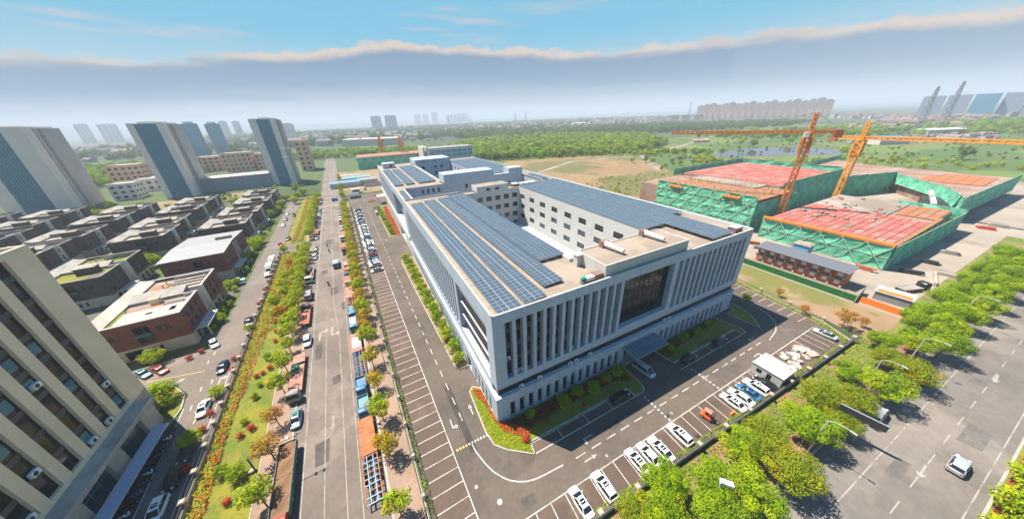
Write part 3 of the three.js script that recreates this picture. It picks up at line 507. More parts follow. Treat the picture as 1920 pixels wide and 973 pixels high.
// the two low links to the rear block and the rear block itself
{
  const f = thing('rear_factory_building', 'rear pale grey factory block beyond the light well', 'building');
  const g = new GB();
  const uf = []; for (let z = -136; z > -216; z -= 2.2) uf.push({ u: z + 218, v: 8.7, w: 1.2, h: 12.4 });
  const rec = { u: 218 - 132.5, v: 8.7, w: 34.5, h: 12.6, d: 2.4 };
  wallFace(g, V(0.5, 0, -218), NXm, 0, 125.8, 8.3, 25.1, [...uf, rec], 1);
  g.slab(0.8, 1.4, 8.22, 8.4, -218, -92.2);
  // front wall of the rear block with its small windows
  const fw = []; for (const x of [12.4, 15.0, 17.6, 20.4]) fw.push({ u: x - 4.6, v: 21.4, w: 1.15, h: 2.1 }); fw.push({ u: 35 - 4.6, v: 21.4, w: 1.6, h: 2.1 }, { u: 60.6 - 4.6, v: 20.6, w: 1.4, h: 1.5 });
  wallFace(g, V(4.6, 0, -114), NZ, 0, 65, 0, 25.1, fw, 0.25);
  g.slab(24.2, 51.4, 25.1, 29.4, -124, -114.02); g.slab(51.4, 60.9, 25.1, 26.5, -116, -114.02); g.slab(61, 69.4, 25.1, 28.9, -121, -114.02);
  g.slab(4.3, 4.6, 0, 24.9, -114, -92.2); g.slab(69.3, 69.6, 0, 24.9, -114, -92.2); g.slab(76.4, 76.9, 0, 25, -218, -92.2); g.slab(0.9, 76.4, 0, 25, -218.4, -218);
  const bw = []; for (const y of [21.8, 17.3]) for (const x of [29.5, 38.4, 43]) bw.push({ u: x - 25, v: y, w: 2, h: 2.1 }); bw.push({ u: 5, v: 26.6, w: 2.4, h: 0.9 }, { u: 13.2, v: 26.6, w: 2.4, h: 0.9 });
  wallFace(g, V(25, 0, -195), NZ, 0, 26.3, 0, 28.6, bw, 0.2); g.slab(25, 51.3, 25, 28.4, -217, -195.2);
  const rw = []; for (let k = 0; k < 8; k++) rw.push({ u: 1.4 + k * 8.2, v: 21, w: 2.6, h: 1.9 });
  wallFace(g, V(51.3, 0, -195), NXm, 0, 70, 0, 25.1, rw, 0.2); g.slab(24.6, 25, 0, 25.1, -195, -124);
  g.slab(3, 11.2, 24.3, 27.8, -206, -198);
  mk('wall', g, M.clad, f);
  panes(f, V(0.5, 0, -218), NXm, uf, 1, { name: 'slot_window' }); panes(f, V(0.5, 0, -218), NXm, [rec], 2.4, { glass: M.curtain, name: 'curtain_glazing', bars: [0.25, 0.5, 0.75], vbars: 12, frame: M.alu, fw: 0.25 });
  panes(f, V(4.6, 0, -114), NZ, fw, 0.25, { bars: [0.4] }); panes(f, V(25, 0, -195), NZ, bw, 0.2); panes(f, V(51.3, 0, -195), NXm, rw, 0.2);
  mk('stair_window', new GB().slab(7.6, 9, 25.2, 27, -197.99, -197.9), M.glass, f);
  const g1 = new GB(); const sl = []; for (let z = -134; z > -216; z -= 2.2) sl.push({ u: z + 218, v: 0.12, w: 0.9, h: 3.8 });
  const portal = { u: 218 - 124, v: 0.06, w: 16, h: 5.2, d: 2.5 }; for (let z = -128; z > -133; z -= 2.2) sl.push({ u: z + 218, v: 0.12, w: 0.9, h: 3.8 });
  wallFace(g1, V(0, 0, -218), NXm, 0, 125.8, 0, 6.5, [...sl, portal], 0.5); g1.slab(0, 0.5, 6.5, 8.3, -218, -92.2);
  mk('ground_floor_wall', g1, M.ivory, f); panes(f, V(0, 0, -218), NXm, sl, 0.5); panes(f, V(0, 0, -218), NXm, [portal], 2.5, { glass: M.curtain, name: 'entrance_glazing', vbars: 7, bars: [0.6], frame: M.alu });
  const r = new GB(); for (const [a, b, c, e] of [[0.9, 24.6, -218, -114.1], [51.6, 76.4, -218, -114.1], [24.6, 51.6, -130, -124], [24.6, 51.6, -218, -195.4], [0.9, 4.5, -114.1, -92.1], [69.4, 76.4, -114.1, -92.1]]) r.slab(a, b, 24, 24.35, c, e);
  r.slab(24.5, 51.1, 29.0, 29.2, -123.7, -114.3); r.slab(61.3, 69.1, 28.5, 28.7, -120.7, -114.3); r.slab(25.3, 51, 28.1, 28.2, -216.7, -195.6);
  mk('roof_deck', r, M.roof, f);
  const p = new GB(); p.slab(0.52, 0.86, 24, 25.09, -218, -92.2); p.slab(4.4, 23.9, 24.3, 25.0, -114.4, -114.03); p.slab(3.9, 4.6, 24.3, 25.0, -114, -92.2); p.slab(69.3, 69.7, 24.3, 25.0, -114, -92.2); p.slab(24.3, 24.6, 24.3, 25.05, -195, -124.2);
  mk('parapet', p, M.ivory, f);
  const pl = mk('portal_canopy', new GB().slab(-5.4, 0, 5.3, 5.6, -206, -198).slab(-5.2, -4.9, 0.05, 5.3, -205.8, -205.5).slab(-5.2, -4.9, 0.05, 5.3, -198.5, -198.2), M.ivory, f);
}
// ---------------------------------------------------------------- solar arrays: every panel a part
const PW = 2.26, PL = 1.13;
const panelGeo = (() => { const g = new GB(); g.col = [0.36, 0.39, 0.42]; g.box(0, 0, 0, PW - 0.04, 0.04, PL - 0.04); for (const s of [-1, 1]) { g.col = [0.052, 0.078, 0.112]; g.box(s * (PW / 4 - 0.012), 0.012, 0, PW / 2 - 0.075, 0.028, PL - 0.10); } return g.geo(); })();
const panelGeo2 = (() => { const g = panelGeo.clone(), c = g.attributes.color; for (let i = 0; i < c.count; i++) if (c.getX(i) < 0.1) c.setXYZ(i, 0.058, 0.086, 0.118); return g; })();
const panelGeo3 = (() => { const g = panelGeo.clone(), c = g.attributes.color; for (let i = 0; i < c.count; i++) if (c.getX(i) < 0.1) c.setXYZ(i, 0.046, 0.074, 0.104); return g; })();
const RP = rng(77);
function array(label, x0, y0, ncol, z0, z1, tilt, joined, gapEvery = 2) {
  const a = thing('solar_array', label, 'solar array', x0, 24.35, z0, 0, 'solar arrays on the factory roof');
  const n = Math.floor((z0 - z1) / PL), wTot = ncol * PW + Math.floor((ncol - 1)) * 0.05, c = Math.cos(tilt), s = Math.sin(tilt), H = y0 - 24.35;
  const all = new GB(); let k0 = 0;
  for (let j = 0; j < ncol; j++) {
    const off = j * (PW + 0.05) + PW / 2;
    for (let i = 0; i < n; i++) {
      const x = off * c, y = H + off * s, z = -(i + 0.5) * PL;
      if (joined) all.add(panelGeo, T(x, y, z, 0, 0, tilt)); else { const r = RP(); const m = mk('solar_panel', r < 0.55 ? panelGeo : r < 0.8 ? panelGeo2 : panelGeo3, M.panel, a); m.position.set(x, y, z); m.rotation.z = tilt; }
    }
  }
  if (joined) { const m = mk('solar_panels', all, M.panel, a); m.userData.kind = 'stuff'; }
  const fr = new GB(); for (let i = 0; i <= n; i += 5) { const z = -i * PL; fr.bar(V(0.1, H - 0.1, z), V(wTot * c - 0.1, H + wTot * s - 0.1, z), 0.1, 0.1); for (const t of [0.08, 0.5, 0.92]) fr.slab(wTot * c * t - 0.05, wTot * c * t + 0.05, 0, H + wTot * s * t - 0.1, z - 0.05, z + 0.05); }
  for (const t of [0.1, 0.5, 0.9]) fr.bar(V(wTot * c * t, H + wTot * s * t - 0.06, 0), V(wTot * c * t, H + wTot * s * t - 0.06, -n * PL), 0.07, 0.07);
  mk('support_frame', fr, M.steel, a); return a;
}
array('leftmost solar array on the left factory wing', 2.05, 24.75, 2, -1.2, -84, 0.05);
array('second solar array from the left roof edge', 7.5, 24.75, 2, -1.8, -85.5, 0.05);
array('wide solar array along the left edge of the court', 13.3, 24.9, 2, -4.8, -87, 0.045);
array('raised solar array overhanging the court', 18.1, 25.15, 3, -14.2, -88, 0.02);
for (let k = 0; k < 5; k++) array(['innermost', 'second', 'middle', 'fourth', 'outermost'][k] + ' solar array row on the right factory wing, counted from the court', 51.6 + k * 4.72, 25.3, 2, [-15.4, -15.4, -1.9, -1.9, -20][k], -90, 0.012);
array('short solar array on the link roof left of the light well', 1.6, 25.0, 1, -93, -112, 0.05, true);
for (const [i, [x, n]] of [[1.5, 2], [7.2, 2], [13.6, 4]].entries()) array(['outer', 'middle', 'inner'][i] + ' solar array on the left wing of the rear block', x, 25.0, n, -126, [-188, -186, -200][i], 0.03, true);
for (const [i, [x, n]] of [[52, 4], [61.6, 3], [69, 3]].entries()) array(['inner', 'middle', 'outer'][i] + ' solar array on the right wing of the rear block', x, 25.0, n, -126, -206, 0.02, true);
array('wide solar array over the rear penthouse', 26, 29.3, 10, -115.5, -122.5, 0.0, true);
array('solar array on the right link roof', 70, 25.0, 2, -95, -112, 0.02, true);
// ---------------------------------------------------------------- things on the roof
function ductUnit(x, z, label) {
  const o = thing('exhaust_duct', label, 'duct', x, 27.16, z, 0, 'exhaust ducts on the front penthouse');
  mk('fan_box', new GB().slab(-0.9, 0.9, 0, 1.5, -3.3, -2.1), M.brownbox, o);
  for (let k = 0; k < 5; k++) { const r = 0.72 - 0.05 * k; mk('duct_section', new GB().tube(V(0.1 * k, 0.9 - 0.03 * k, -2.08 + k * 0.95), V(0.1 * k + 0.08, 0.88 - 0.03 * k, -1.2 + k * 0.95), r, r - 0.02, 12).tube(V(0.1 * k, 0.9 - 0.03 * k, -2.1 + k * 0.95), V(0.1 * k, 0.9 - 0.03 * k, -2.02 + k * 0.95), r + 0.07, r + 0.07, 12), M.duct, o); }
  mk('duct_stand', new GB().slab(-0.3, -0.2, 0, 0.3, -1.5, -1.4).slab(0.4, 0.5, 0, 0.3, -1.5, -1.4).slab(-0.2, -0.1, 0, 0.3, 1, 1.1).slab(0.6, 0.7, 0, 0.3, 1, 1.1), M.steel, o);
}
ductUnit(32, -6.4, 'left silver exhaust duct with brown fan box on the front penthouse'); ductUnit(44.5, -6.4, 'right silver exhaust duct with brown fan box on the front penthouse');
{
  const o = thing('roof_plant', 'rooftop machine row with green motor and rusty box by the front parapet', 'machine', 22.6, 24.35, -2.6, 0);
  mk('skid', new GB().slab(-2.2, 2.2, 0.3, 0.45, -0.6, 0.6).slab(-2, -1.9, 0, 0.3, -0.5, 0.5).slab(1.9, 2, 0, 0.3, -0.5, 0.5), M.steel, o);
  mk('motor', new GB().tube(V(-1.9, 0.95, 0), V(-1.2, 0.95, 0), 0.45, 0.45, 12).tube(V(-2.2, 0.95, 0), V(-1.9, 0.95, 0), 0.2, 0.4, 12), plain(0.02, 0.25, 0.16), o);
  mk('casing', new GB().slab(-1.1, 1, 0.45, 1.1, -0.5, 0.5), M.duct, o); mk('rusty_box', new GB().slab(1.05, 2.9, 0.1, 1.3, -0.8, 0.7), M.brownbox, o);
}
function airUnit(x, y, z, ry, label, group, s = 1) {
  const o = thing('air_conditioner', label, 'air conditioner', x, y, z, ry, group); o.scale.setScalar(s);
  mk('casing', new GB().slab(-0.45, 0.45, 0, 0.62, -0.17, 0.17), M.carwhite, o); mk('fan_grille', new GB().tube(V(-0.1, 0.31, 0.17), V(-0.1, 0.31, 0.185), 0.25, 0.25, 14), M.darkmetal, o); mk('bracket', new GB().slab(-0.35, -0.3, -0.06, 0, -0.2, 0.2).slab(0.3, 0.35, -0.06, 0, -0.2, 0.2), M.steel, o); return o;
}
[[5.5, 'on the front ledge nearest the factory corner'], [9.7, 'on the front ledge, second from the corner'], [17.3, 'on the front ledge below the tenth slot'], [18.9, 'on the front ledge, third of the close pair'], [22.6, 'on the front ledge left of the entrance'], [46.6, 'on the front ledge right of the entrance'], [48.2, 'on the front ledge, right one of the pair past the entrance']].forEach(([x, t]) => airUnit(x, 6.76, -0.35, 0, 'small white air conditioner ' + t, 'air conditioners on the front ledge'));
airUnit(5.9, 10.2, -1.2, 0, 'white air conditioner at the foot of the second window slot', 'air conditioners in the window slots'); airUnit(17.9, 10.2, -1.2, 0, 'white air conditioner at the foot of the eighth window slot', 'air conditioners in the window slots');
airUnit(3.4, 14.2, -1.25, 0, 'white air conditioner halfway up the first window slot', 'air conditioners in the window slots');
{
  const o = thing('water_tank', 'brown roof tank box with pale lid at the right front roof corner', 'tank', 73, 24.35, -3.2); mk('tank_body', new GB().slab(-1.6, 1.6, 0, 1.3, -1, 1), M.brownbox, o); mk('lid', new GB().slab(-1.7, 1.7, 1.3, 1.45, -1.1, 1.1), M.duct, o);
  const q = thing('cooling_unit', 'pale cooling unit with green pump on the rear right roof', 'machine', 58, 24.35, -88.6); mk('casing', new GB().slab(-4, 4, 0.2, 1.5, -1.6, 1.6), M.duct, q); mk('pump', new GB().tube(V(4.1, 0.6, 0), V(5.2, 0.6, 0), 0.5, 0.5, 10), plain(0.02, 0.25, 0.16), q); mk('base_frame', new GB().slab(-4.2, 5.4, 0, 0.2, -1.8, 1.8), M.brownbox, q);
  const t = thing('rooftop_box', 'small brick stair box at the rear of the court roof', 'roof box', 51.2, 24.35, -88.6); mk('box', new GB().slab(-1.4, 1.4, 0, 1.6, -1.6, 1.6), M.brownbox, t); mk('cap', new GB().slab(-1.6, 1.6, 1.6, 1.75, -1.8, 1.8), M.ivory, t);
}
// ---------------------------------------------------------------- headquarters behind: glass front between white end fins
{
  const o = thing('glass_office_block', 'low blue glass office block with white end fins behind the factory', 'building', 58, 0, -330);
  const ops = []; for (let k = 0; k < 8; k++) for (let r = 0; r < 5; r++) ops.push({ u: 8 + k * 6.6, v: 1 + r * 4.4, w: 6.2, h: 4.0 });
  const g = new GB(); wallFace(g, V(0, 0, 0), NZ, 6, 61, 0, 24, ops, 0.3); g.slab(6, 61, 0, 24, -26, -0.5); mk('wall', g, M.alu, o);
  mk('end_fin', new GB().slab(0, 2, 0, 27, -26, 1), M.ivory, o); mk('end_fin', new GB().slab(3.6, 5.8, 0, 27, -26, 1), M.ivory, o); mk('roof', new GB().slab(5.8, 61.4, 24, 25, -26.4, 0.6), M.greymetal, o);
  panes(o, V(0, 0, 0), NZ, ops, 0.3, { glass: M.blueglass });
}
const ones = ['', 'first', 'second', 'third', 'fourth', 'fifth', 'sixth', 'seventh', 'eighth', 'ninth', 'tenth', 'eleventh', 'twelfth', 'thirteenth', 'fourteenth', 'fifteenth', 'sixteenth', 'seventeenth', 'eighteenth', 'nineteenth'], tens = ['', '', 'twenty', 'thirty', 'forty', 'fifty'];
function ord(n) { return n < 20 ? ones[n] : n % 10 ? tens[Math.floor(n / 10)] + '-' + ones[n % 10] : tens[Math.floor(n / 10)].replace(/y$/, 'ieth'); }
// ---------------------------------------------------------------- foliage
const leafMat = (o = {}) => new THREE.MeshPhysicalMaterial({ vertexColors: true, roughness: 0.9, side: THREE.DoubleSide, transmission: 0.35, thickness: 0, specularIntensity: 0.1, ...o });
const LEAF = leafMat();
class Leaves {
  constructor(seed) { this.p = []; this.n = []; this.c = []; this.R = rng(seed); }
  leaf(x, y, z, nx, ny, nz, s, col, v = 0.3) {
    const R = this.R, n = V(nx, ny, nz).normalize(), a = V(R() - 0.5, R() - 0.5, R() - 0.5).cross(n).normalize(), b = V().crossVectors(n, a), k = 1 + (R() - 0.5) * 2 * v, h = (R() - 0.5) * v * 0.6;
    const c = [col[0] * k * (1 + h), col[1] * k, col[2] * k * (1 - h)], s2 = s * (0.55 + 0.3 * R());
    const P = [[a, -1, b, 0], [a, 0, b, -1], [a, 1, b, 0], [a, 0, b, 1]].map(([A, i, B, j]) => [x + A.x * i * s + B.x * j * s2, y + A.y * i * s + B.y * j * s2, z + A.z * i * s + B.z * j * s2]);
    for (const i of [0, 1, 2, 0, 2, 3]) { this.p.push(...P[i]); this.n.push(n.x, n.y, n.z); this.c.push(...c); }
  }
  clump(cx, cy, cz, rx, ry, rz, n, s, col, v, up = 0.45) {
    const R = this.R;
    for (let i = 0; i < n; i++) {
      const t = R() * 6.2832, w = R() * 2 - 1, q = Math.sqrt(1 - w * w), d = [q * Math.cos(t), w, q * Math.sin(t)], r = 0.66 + 0.36 * R();
      this.leaf(cx + d[0] * rx * r, cy + d[1] * ry * r, cz + d[2] * rz * r, d[0] + (R() - 0.5) * 0.8, d[1] + up + (R() - 0.5) * 0.8, d[2] + (R() - 0.5) * 0.8, s * (0.7 + 0.6 * R()), col, v);
    }
  }
  geo() {
    const g = new THREE.BufferGeometry(); g.setAttribute('position', new THREE.Float32BufferAttribute(this.p, 3)); g.setAttribute('normal', new THREE.Float32BufferAttribute(this.n, 3)); g.setAttribute('color', new THREE.Float32BufferAttribute(this.c, 3));
    g.setAttribute('uv', new THREE.Float32BufferAttribute(new Float32Array(this.p.length / 3 * 2), 2)); return g;
  }
}
// crown: clumps spread through a lumpy ellipsoid; returns geometry of crown and trunk with limbs
function treeGeo(seed, o) {
  const { R: rad, H, trunk, clumps, leaves, size, cols, flat = 0.7, v = 0.3, lean = 0, tr = 0.16, cr = 0.36 } = o, R = rng(seed), L = new Leaves(seed + 1), g = new GB();
  const cy = trunk + (H - trunk) * 0.5, ry = (H - trunk) / 2, base = V(0, 0, 0), fork = V(lean * 0.5, trunk, (R() - 0.5) * 0.3);
  g.tube(base, V(fork.x * 0.5, trunk * 0.5, fork.z * 0.4), tr * 1.15, tr * 0.95, 7).tube(V(fork.x * 0.5, trunk * 0.5, fork.z * 0.4), fork, tr * 0.95, tr * 0.75, 7);
  for (let k = 0; k < clumps; k++) {
    const t = k * 2.39996 + R() * 0.6, w = 1 - 2 * (k + 0.5) / clumps, q = Math.sqrt(1 - w * w), rr = k % 4 === 3 ? 0.35 : 0.58 + 0.28 * R();
    const x = lean + q * Math.cos(t) * rad * rr, z = q * Math.sin(t) * rad * rr, y = cy + w * ry * rr * 0.95, r = rad * (cr * 0.8 + cr * 0.5 * R());
    L.clump(x, y, z, r, r * flat, r, Math.round(leaves / clumps), size, cols[Math.floor(R() * cols.length)], v);
    if (k % 2 === 0) g.tube(V(fork.x, trunk * (0.8 + 0.2 * R()), fork.z), V(x, y, z), tr * 0.42, tr * 0.1, 5);
  }
  return [L.geo(), g.geo()];
}
const GREEN = [[0.200, 0.312, 0.008], [0.243, 0.354, 0.010], [0.162, 0.264, 0.008]], LIME = [[0.308, 0.396, 0.010], [0.351, 0.408, 0.011], [0.254, 0.360, 0.010]], GOLD = [[0.440, 0.286, 0.009], [0.473, 0.286, 0.011], [0.341, 0.297, 0.011], [0.374, 0.341, 0.011]], RUST = [[0.46, 0.17, 0.022], [0.43, 0.21, 0.022], [0.32, 0.19, 0.018]], DEEP = [[0.095, 0.155, 0.018], [0.125, 0.185, 0.018]], OLIVE = [[0.243, 0.282, 0.013], [0.282, 0.282, 0.011], [0.198, 0.259, 0.011]];
const kinds = {
  shade: [1, 2, 3, 4].map(s => treeGeo(100 + s, { R: 3.5, H: 6.4, trunk: 2.3, clumps: 27, leaves: 9800, size: 0.112, v: 0.2, cols: s % 2 ? GREEN : [...LIME, ...GREEN], flat: 0.75, cr: 0.31 })),
  amber: [1, 2].map(s => treeGeo(140 + s, { R: 3.5, H: 6.2, trunk: 2.2, clumps: 34, leaves: 9400, size: 0.112, v: 0.2, cols: OLIVE, flat: 0.72, cr: 0.34 })),
  young: [1, 2, 3].map(s => treeGeo(200 + s, { R: 2.05, H: 5.4, trunk: 1.9, clumps: 18, leaves: 1250, size: 0.15, cols: GOLD, flat: 0.85, tr: 0.09, cr: 0.36 })),
  younglime: [1, 2, 3].map(s => treeGeo(220 + s, { R: 2.1, H: 5.4, trunk: 1.9, clumps: 18, leaves: 1350, size: 0.15, cols: [...LIME, GOLD[3]], flat: 0.85, tr: 0.09, cr: 0.36 })),
  rusty: [1, 2].map(s => treeGeo(240 + s, { R: 1.9, H: 4.9, trunk: 1.8, clumps: 15, leaves: 900, size: 0.14, cols: RUST, flat: 0.8, tr: 0.09, cr: 0.34 })),
  bush: [1, 2, 3].map(s => treeGeo(260 + s, { R: 2.0, H: 3.8, trunk: 0.5, clumps: 15, leaves: 1100, size: 0.17, cols: [...GREEN, ...LIME], flat: 0.9, tr: 0.1, cr: 0.42 })),
  round: [1, 2].map(s => treeGeo(280 + s, { R: 2.9, H: 5.2, trunk: 0.9, clumps: 22, leaves: 2000, size: 0.18, cols: LIME, flat: 0.85, tr: 0.14, cr: 0.36 })),
  far: [1, 2, 3].map(s => treeGeo(300 + s, { R: 3.4, H: 7.5, trunk: 1.6, clumps: 12, leaves: 330, size: 0.46, cols: s === 1 ? GREEN : s === 2 ? DEEP : LIME, flat: 0.9, tr: 0.2, cr: 0.45 })),
};
const RT = rng(4242); const treeNum = {};
function tree(kind, name, label, x, z, s = 1, group, y = 0, category = 'tree') {
  const v = kinds[kind], [cg, tg] = v[(treeNum[kind] = (treeNum[kind] ?? -1) + 1) % v.length];
  const o = thing(name, label, category, x, y, z, RT() * 6.28, group); o.scale.set(s * (0.93 + 0.14 * RT()), s * (0.93 + 0.14 * RT()), s * (0.93 + 0.14 * RT()));
  mk('trunk', tg, M.bark, o); mk('crown', cg, LEAF, o); return o;
}
// ball-shaped clipped shrub, hedge bodies, ground cover
const ballGeo = (seed, cols, n = 420, r = 0.8, s = 0.1) => { const L = new Leaves(seed), g = []; for (let k = 0; k < 3; k++) L.clump((k - 1) * r * 0.22, r * 0.92, (k % 2 - 0.5) * r * 0.25, r * 0.92, r * 0.85, r * 0.92, n / 3, s, cols[k % cols.length], 0.32); return L.geo(); };
const RED = [[0.48, 0.06, 0.028], [0.54, 0.09, 0.038], [0.36, 0.05, 0.025]], MAROON = [[0.20, 0.04, 0.024], [0.25, 0.06, 0.028]];
const balls = { red: [1, 2].map(s => ballGeo(500 + s, RED)), green: [1, 2].map(s => ballGeo(510 + s, GREEN)), lime: [1, 2].map(s => ballGeo(520 + s, LIME)), olive: [1, 2].map(s => ballGeo(530 + s, OLIVE)) }, stemGeo = new GB().tube(V(0, 0, 0), V(0, 0.5, 0), 0.05, 0.05, 5).geo();
let nb = 0;
function ball(col, label, x, z, s, group, y = 0.1) { const o = thing('clipped_shrub', label, 'shrub', x, y, z, RT() * 6, group); o.scale.setScalar(s); mk('foliage', balls[col][nb++ % 2], LEAF, o); mk('stem', stemGeo, M.bark, o); return o; }
// a run of hedge or bedding along a polyline: [x,z] points, width, height
function hedgeGeo(seed, pts, w, h, dens, size, cols, lump = 0.3) {
  const L = new Leaves(seed), R = L.R; let tot = 0;
  for (let i = 0; i < pts.length - 1; i++) {
    const [ax, az] = pts[i], [bx, bz] = pts[i + 1], l = Math.hypot(bx - ax, bz - az), n = Math.round(l * dens), dx = (bx - ax) / l, dz = (bz - az) / l;
    for (let k = 0; k < n; k++) {
      const t = R() * l, c = cols[Math.floor((Math.sin(t * 0.9 + i) * 0.5 + 0.5) * cols.length * 0.999 * (0.4 + 0.6 * R()))], hh = h * (1 - lump / 2 + lump * Math.sin(t * 2.1 + seed) * Math.sin(t * 0.73));
      const f = R() * (w + 2 * hh), side = f < hh ? -1 : f > hh + w ? 1 : 0, o = side ? side * w / 2 : (R() - 0.5) * w, y = side ? R() * hh : hh * (0.9 + 0.2 * R());
      L.leaf(ax + dx * t - dz * o, y, az + dz * t + dx * o, -dz * side + (R() - 0.5) * 1.2, (side ? 0.3 : 1.1) + (R() - 0.5), dx * side + (R() - 0.5) * 1.2, size * (0.7 + 0.6 * R()), c, 0.3);
    }
  }
  return L.geo();
}
function hedge(name, label, category, seed, pts, w, h, dens, size, cols, y = 0.12, group, lump) { const o = mk(name, hedgeGeo(seed, pts, w, h, dens, size, cols, lump), LEAF); o.position.y = y; o.userData = { label, category }; if (group) o.userData.group = group; return o; }
function bedding(label, seed, poly, n, h, size, cols, y = 0.14, name = 'ground_cover') { // many small plants nobody could count
  const L = new Leaves(seed), R = L.R, xs = poly.map(p => p[0]), zs = poly.map(p => p[1]), x0 = Math.min(...xs), x1 = Math.max(...xs), z0 = Math.min(...zs), z1 = Math.max(...zs);
  const inside = (x, z) => { let c = false; for (let i = 0, j = poly.length - 1; i < poly.length; j = i++) { const [a, b] = poly[i], [d, e] = poly[j]; if ((b > z) !== (e > z) && x < (d - a) * (z - b) / (e - b) + a) c = !c; } return c; };
  for (let k = 0, t = 0; k < n && t < n * 9; t++) { const x = lerp(x0, x1, R()), z = lerp(z0, z1, R()); if (!inside(x, z)) continue; k++; const m = 0.5 + 0.5 * Math.sin(x * 1.7 + seed) * Math.sin(z * 1.3); L.leaf(x, h * (0.25 + 0.75 * R()) * (0.5 + 0.5 * m), z, R() - 0.5, 0.8, R() - 0.5, size * (0.7 + 0.6 * R()), cols[Math.floor(R() * cols.length)], 0.35); }
  const o = mk(name, L.geo(), LEAF); o.position.y = y; o.userData = { kind: 'stuff', label, category: 'plants' }; return o;
}
// beds round the factory
bedding('yellow green ground cover at the near factory corner', 601, [[-2.5, -6], [-2.7, 0.6], [-2.2, 3.4], [-0.6, 5.3], [3.1, 8.1], [3.5, 6], [1.5, 2.2], [-0.2, -0.3], [-0.4, -7]], 2600, 0.45, 0.09, [...LIME, OLIVE[0]]);
bedding('red leafed bedding along the near factory corner', 602, [[-1.6, -10], [-2.1, -8.8], [-0.9, -5.6], [-0.6, -1], [0.2, 2.2], [3.6, 5.4], [5, 4.4], [1.2, 0.7], [-0.15, -0.3], [-0.15, -9]], 2200, 0.75, 0.10, [...RED, RED[1], GOLD[0]]);
bedding('dark red bedding strip below the front windows', 603, [[1.2, 0.4], [5, 4], [13, 3.2], [20, 3.5], [27, 3.6], [30.5, 5.5], [31.4, 1], [31, 0.4]], 4200, 0.5, 0.12, [...MAROON, RED[2], MAROON[0]]);
bedding('dark red bedding right of the entrance', 604, [[42.8, 0.4], [43.6, 5.4], [48, 3.4], [58, 2.6], [67, 2.4], [67, 0.4]], 2800, 0.45, 0.12, [...MAROON, OLIVE[2]]);
bedding('red flowering carpet along the far side wall', 605, [[-0.6, -122.5], [-3.6, -122], [-4.6, -150], [-3.4, -189], [-0.6, -189]], 2600, 0.5, 0.24, RED);
[[6.2, 1.8, 0.62], [13.4, 2.9, 0.9], [17.6, 2.2, 0.8], [21.0, 3.3, 0.85], [25.2, 2.6, 0.7], [28.6, 2.4, 0.9]].forEach(([x, z, s], i) => tree('bush', 'bed_shrub', ['first', 'second', 'third', 'fourth', 'fifth', 'sixth'][i] + ' leafy shrub from the near corner in the front factory bed', x, z, s * 0.85, 'shrubs in the front factory beds', 0.15, 'shrub'));
[[46, 3.2, 0.6], [52, 2.2, 0.8], [57, 2.8, 0.85], [62, 2.6, 0.8]].forEach(([x, z, s], i) => tree('bush', 'bed_shrub', ['first', 'second', 'third', 'fourth'][i] + ' shrub right of the entrance in the lawn bed', x, z, s * 0.8, 'shrubs in the front factory beds', 0.15, 'shrub'));
ball('red', 'bright red ball shrub at the pointed end of the corner bed', 3.0, 5.6, 0.95, 'red ball shrubs'); ball('red', 'dim red ball shrub in the shaded front lawn', 8.6, 4.4, 0.7, 'red ball shrubs'); ball('red', 'red ball shrub further along the shaded front lawn', 17, 5, 0.55, 'red ball shrubs');
for (let k = 0; k < 15; k++) tree('bush', 'hedge_bush', ord(k + 1) + ' bush from the near end of the row along the factory wall', -1.9 - 0.028 * k * 4.8 + (k % 2) * 0.5, -19.2 - k * 4.75, 0.82 + 0.1 * (k % 3), 'bush row along the factory side wall', 0.16, 'bush');
for (let k = 0; k < 8; k++) tree('bush', 'hedge_bush', ord(k + 1) + ' bush from the near end in the red flowering bed', -5 - k * 0.25, -126 - k * 8, 0.85, 'bushes in the far red bed', 0.16, 'bush');
tree('bush', 'yard_shrub', 'lone dark shrub at the bend by the far parking bays', 84.4, 0.6, 0.75, undefined, 0.1, 'shrub');

// ---------------------------------------------------------------- boundary walls and fences
function fence(name, label, pts, pitch, hWall, hPost, matW, matP, rail, capS = 0.72, sink = 0) {
  const o = thing(name, label, 'wall', pts[0][0], 0, pts[0][1]); const ox = pts[0][0], oz = pts[0][1];
  for (let i = 0; i < pts.length - 1; i++) {
    const [ax, az] = pts[i], [bx, bz] = pts[i + 1], l = Math.hypot(bx - ax, bz - az), n = Math.max(1, Math.round(l / pitch)), ry = Math.atan2(bx - ax, bz - az);
    for (let k = 0; k <= n; k++) {
      const x = lerp(ax, bx, k / n) - ox, z = lerp(az, bz, k / n) - oz;
      if (k < n || i === pts.length - 2) { const p = mk('post', fence.pg[hPost] ||= new GB().box(0, hPost / 2, 0, 0.5, hPost, 0.5).geo(), matP, o); p.position.set(x, 0, z); p.rotation.y = ry; mk('post_cap', fence.cg[capS] ||= new GB().box(0, 0.07, 0, capS, 0.14, capS).box(0, 0.19, 0, capS * 0.8, 0.1, capS * 0.8).geo(), M.stone, p).position.y = hPost; }
      if (k < n) { const s = l / n - 0.5, c = [x + (bx - ax) / n / 2, z + (bz - az) / n / 2]; const g = new GB().box(0, hWall / 2, 0, 0.28, hWall, s); const w = mk('wall_panel', g, matW, o); w.position.set(c[0], 0, c[1]); w.rotation.y = ry;
        if (rail) { const r = new GB().box(0, hPost - 0.15, 0, 0.06, 0.06, s).box(0, hWall + 0.12, 0, 0.06, 0.06, s); for (let q = -s / 2 + 0.15; q < s / 2; q += 0.32) r.box(0, (hWall + hPost) / 2, q, 0.035, hPost - hWall - 0.1, 0.035); const rr = mk('railing', r, M.darkmetal, w); } }
    }
  }
  return o;
}
fence.pg = {}; fence.cg = {};
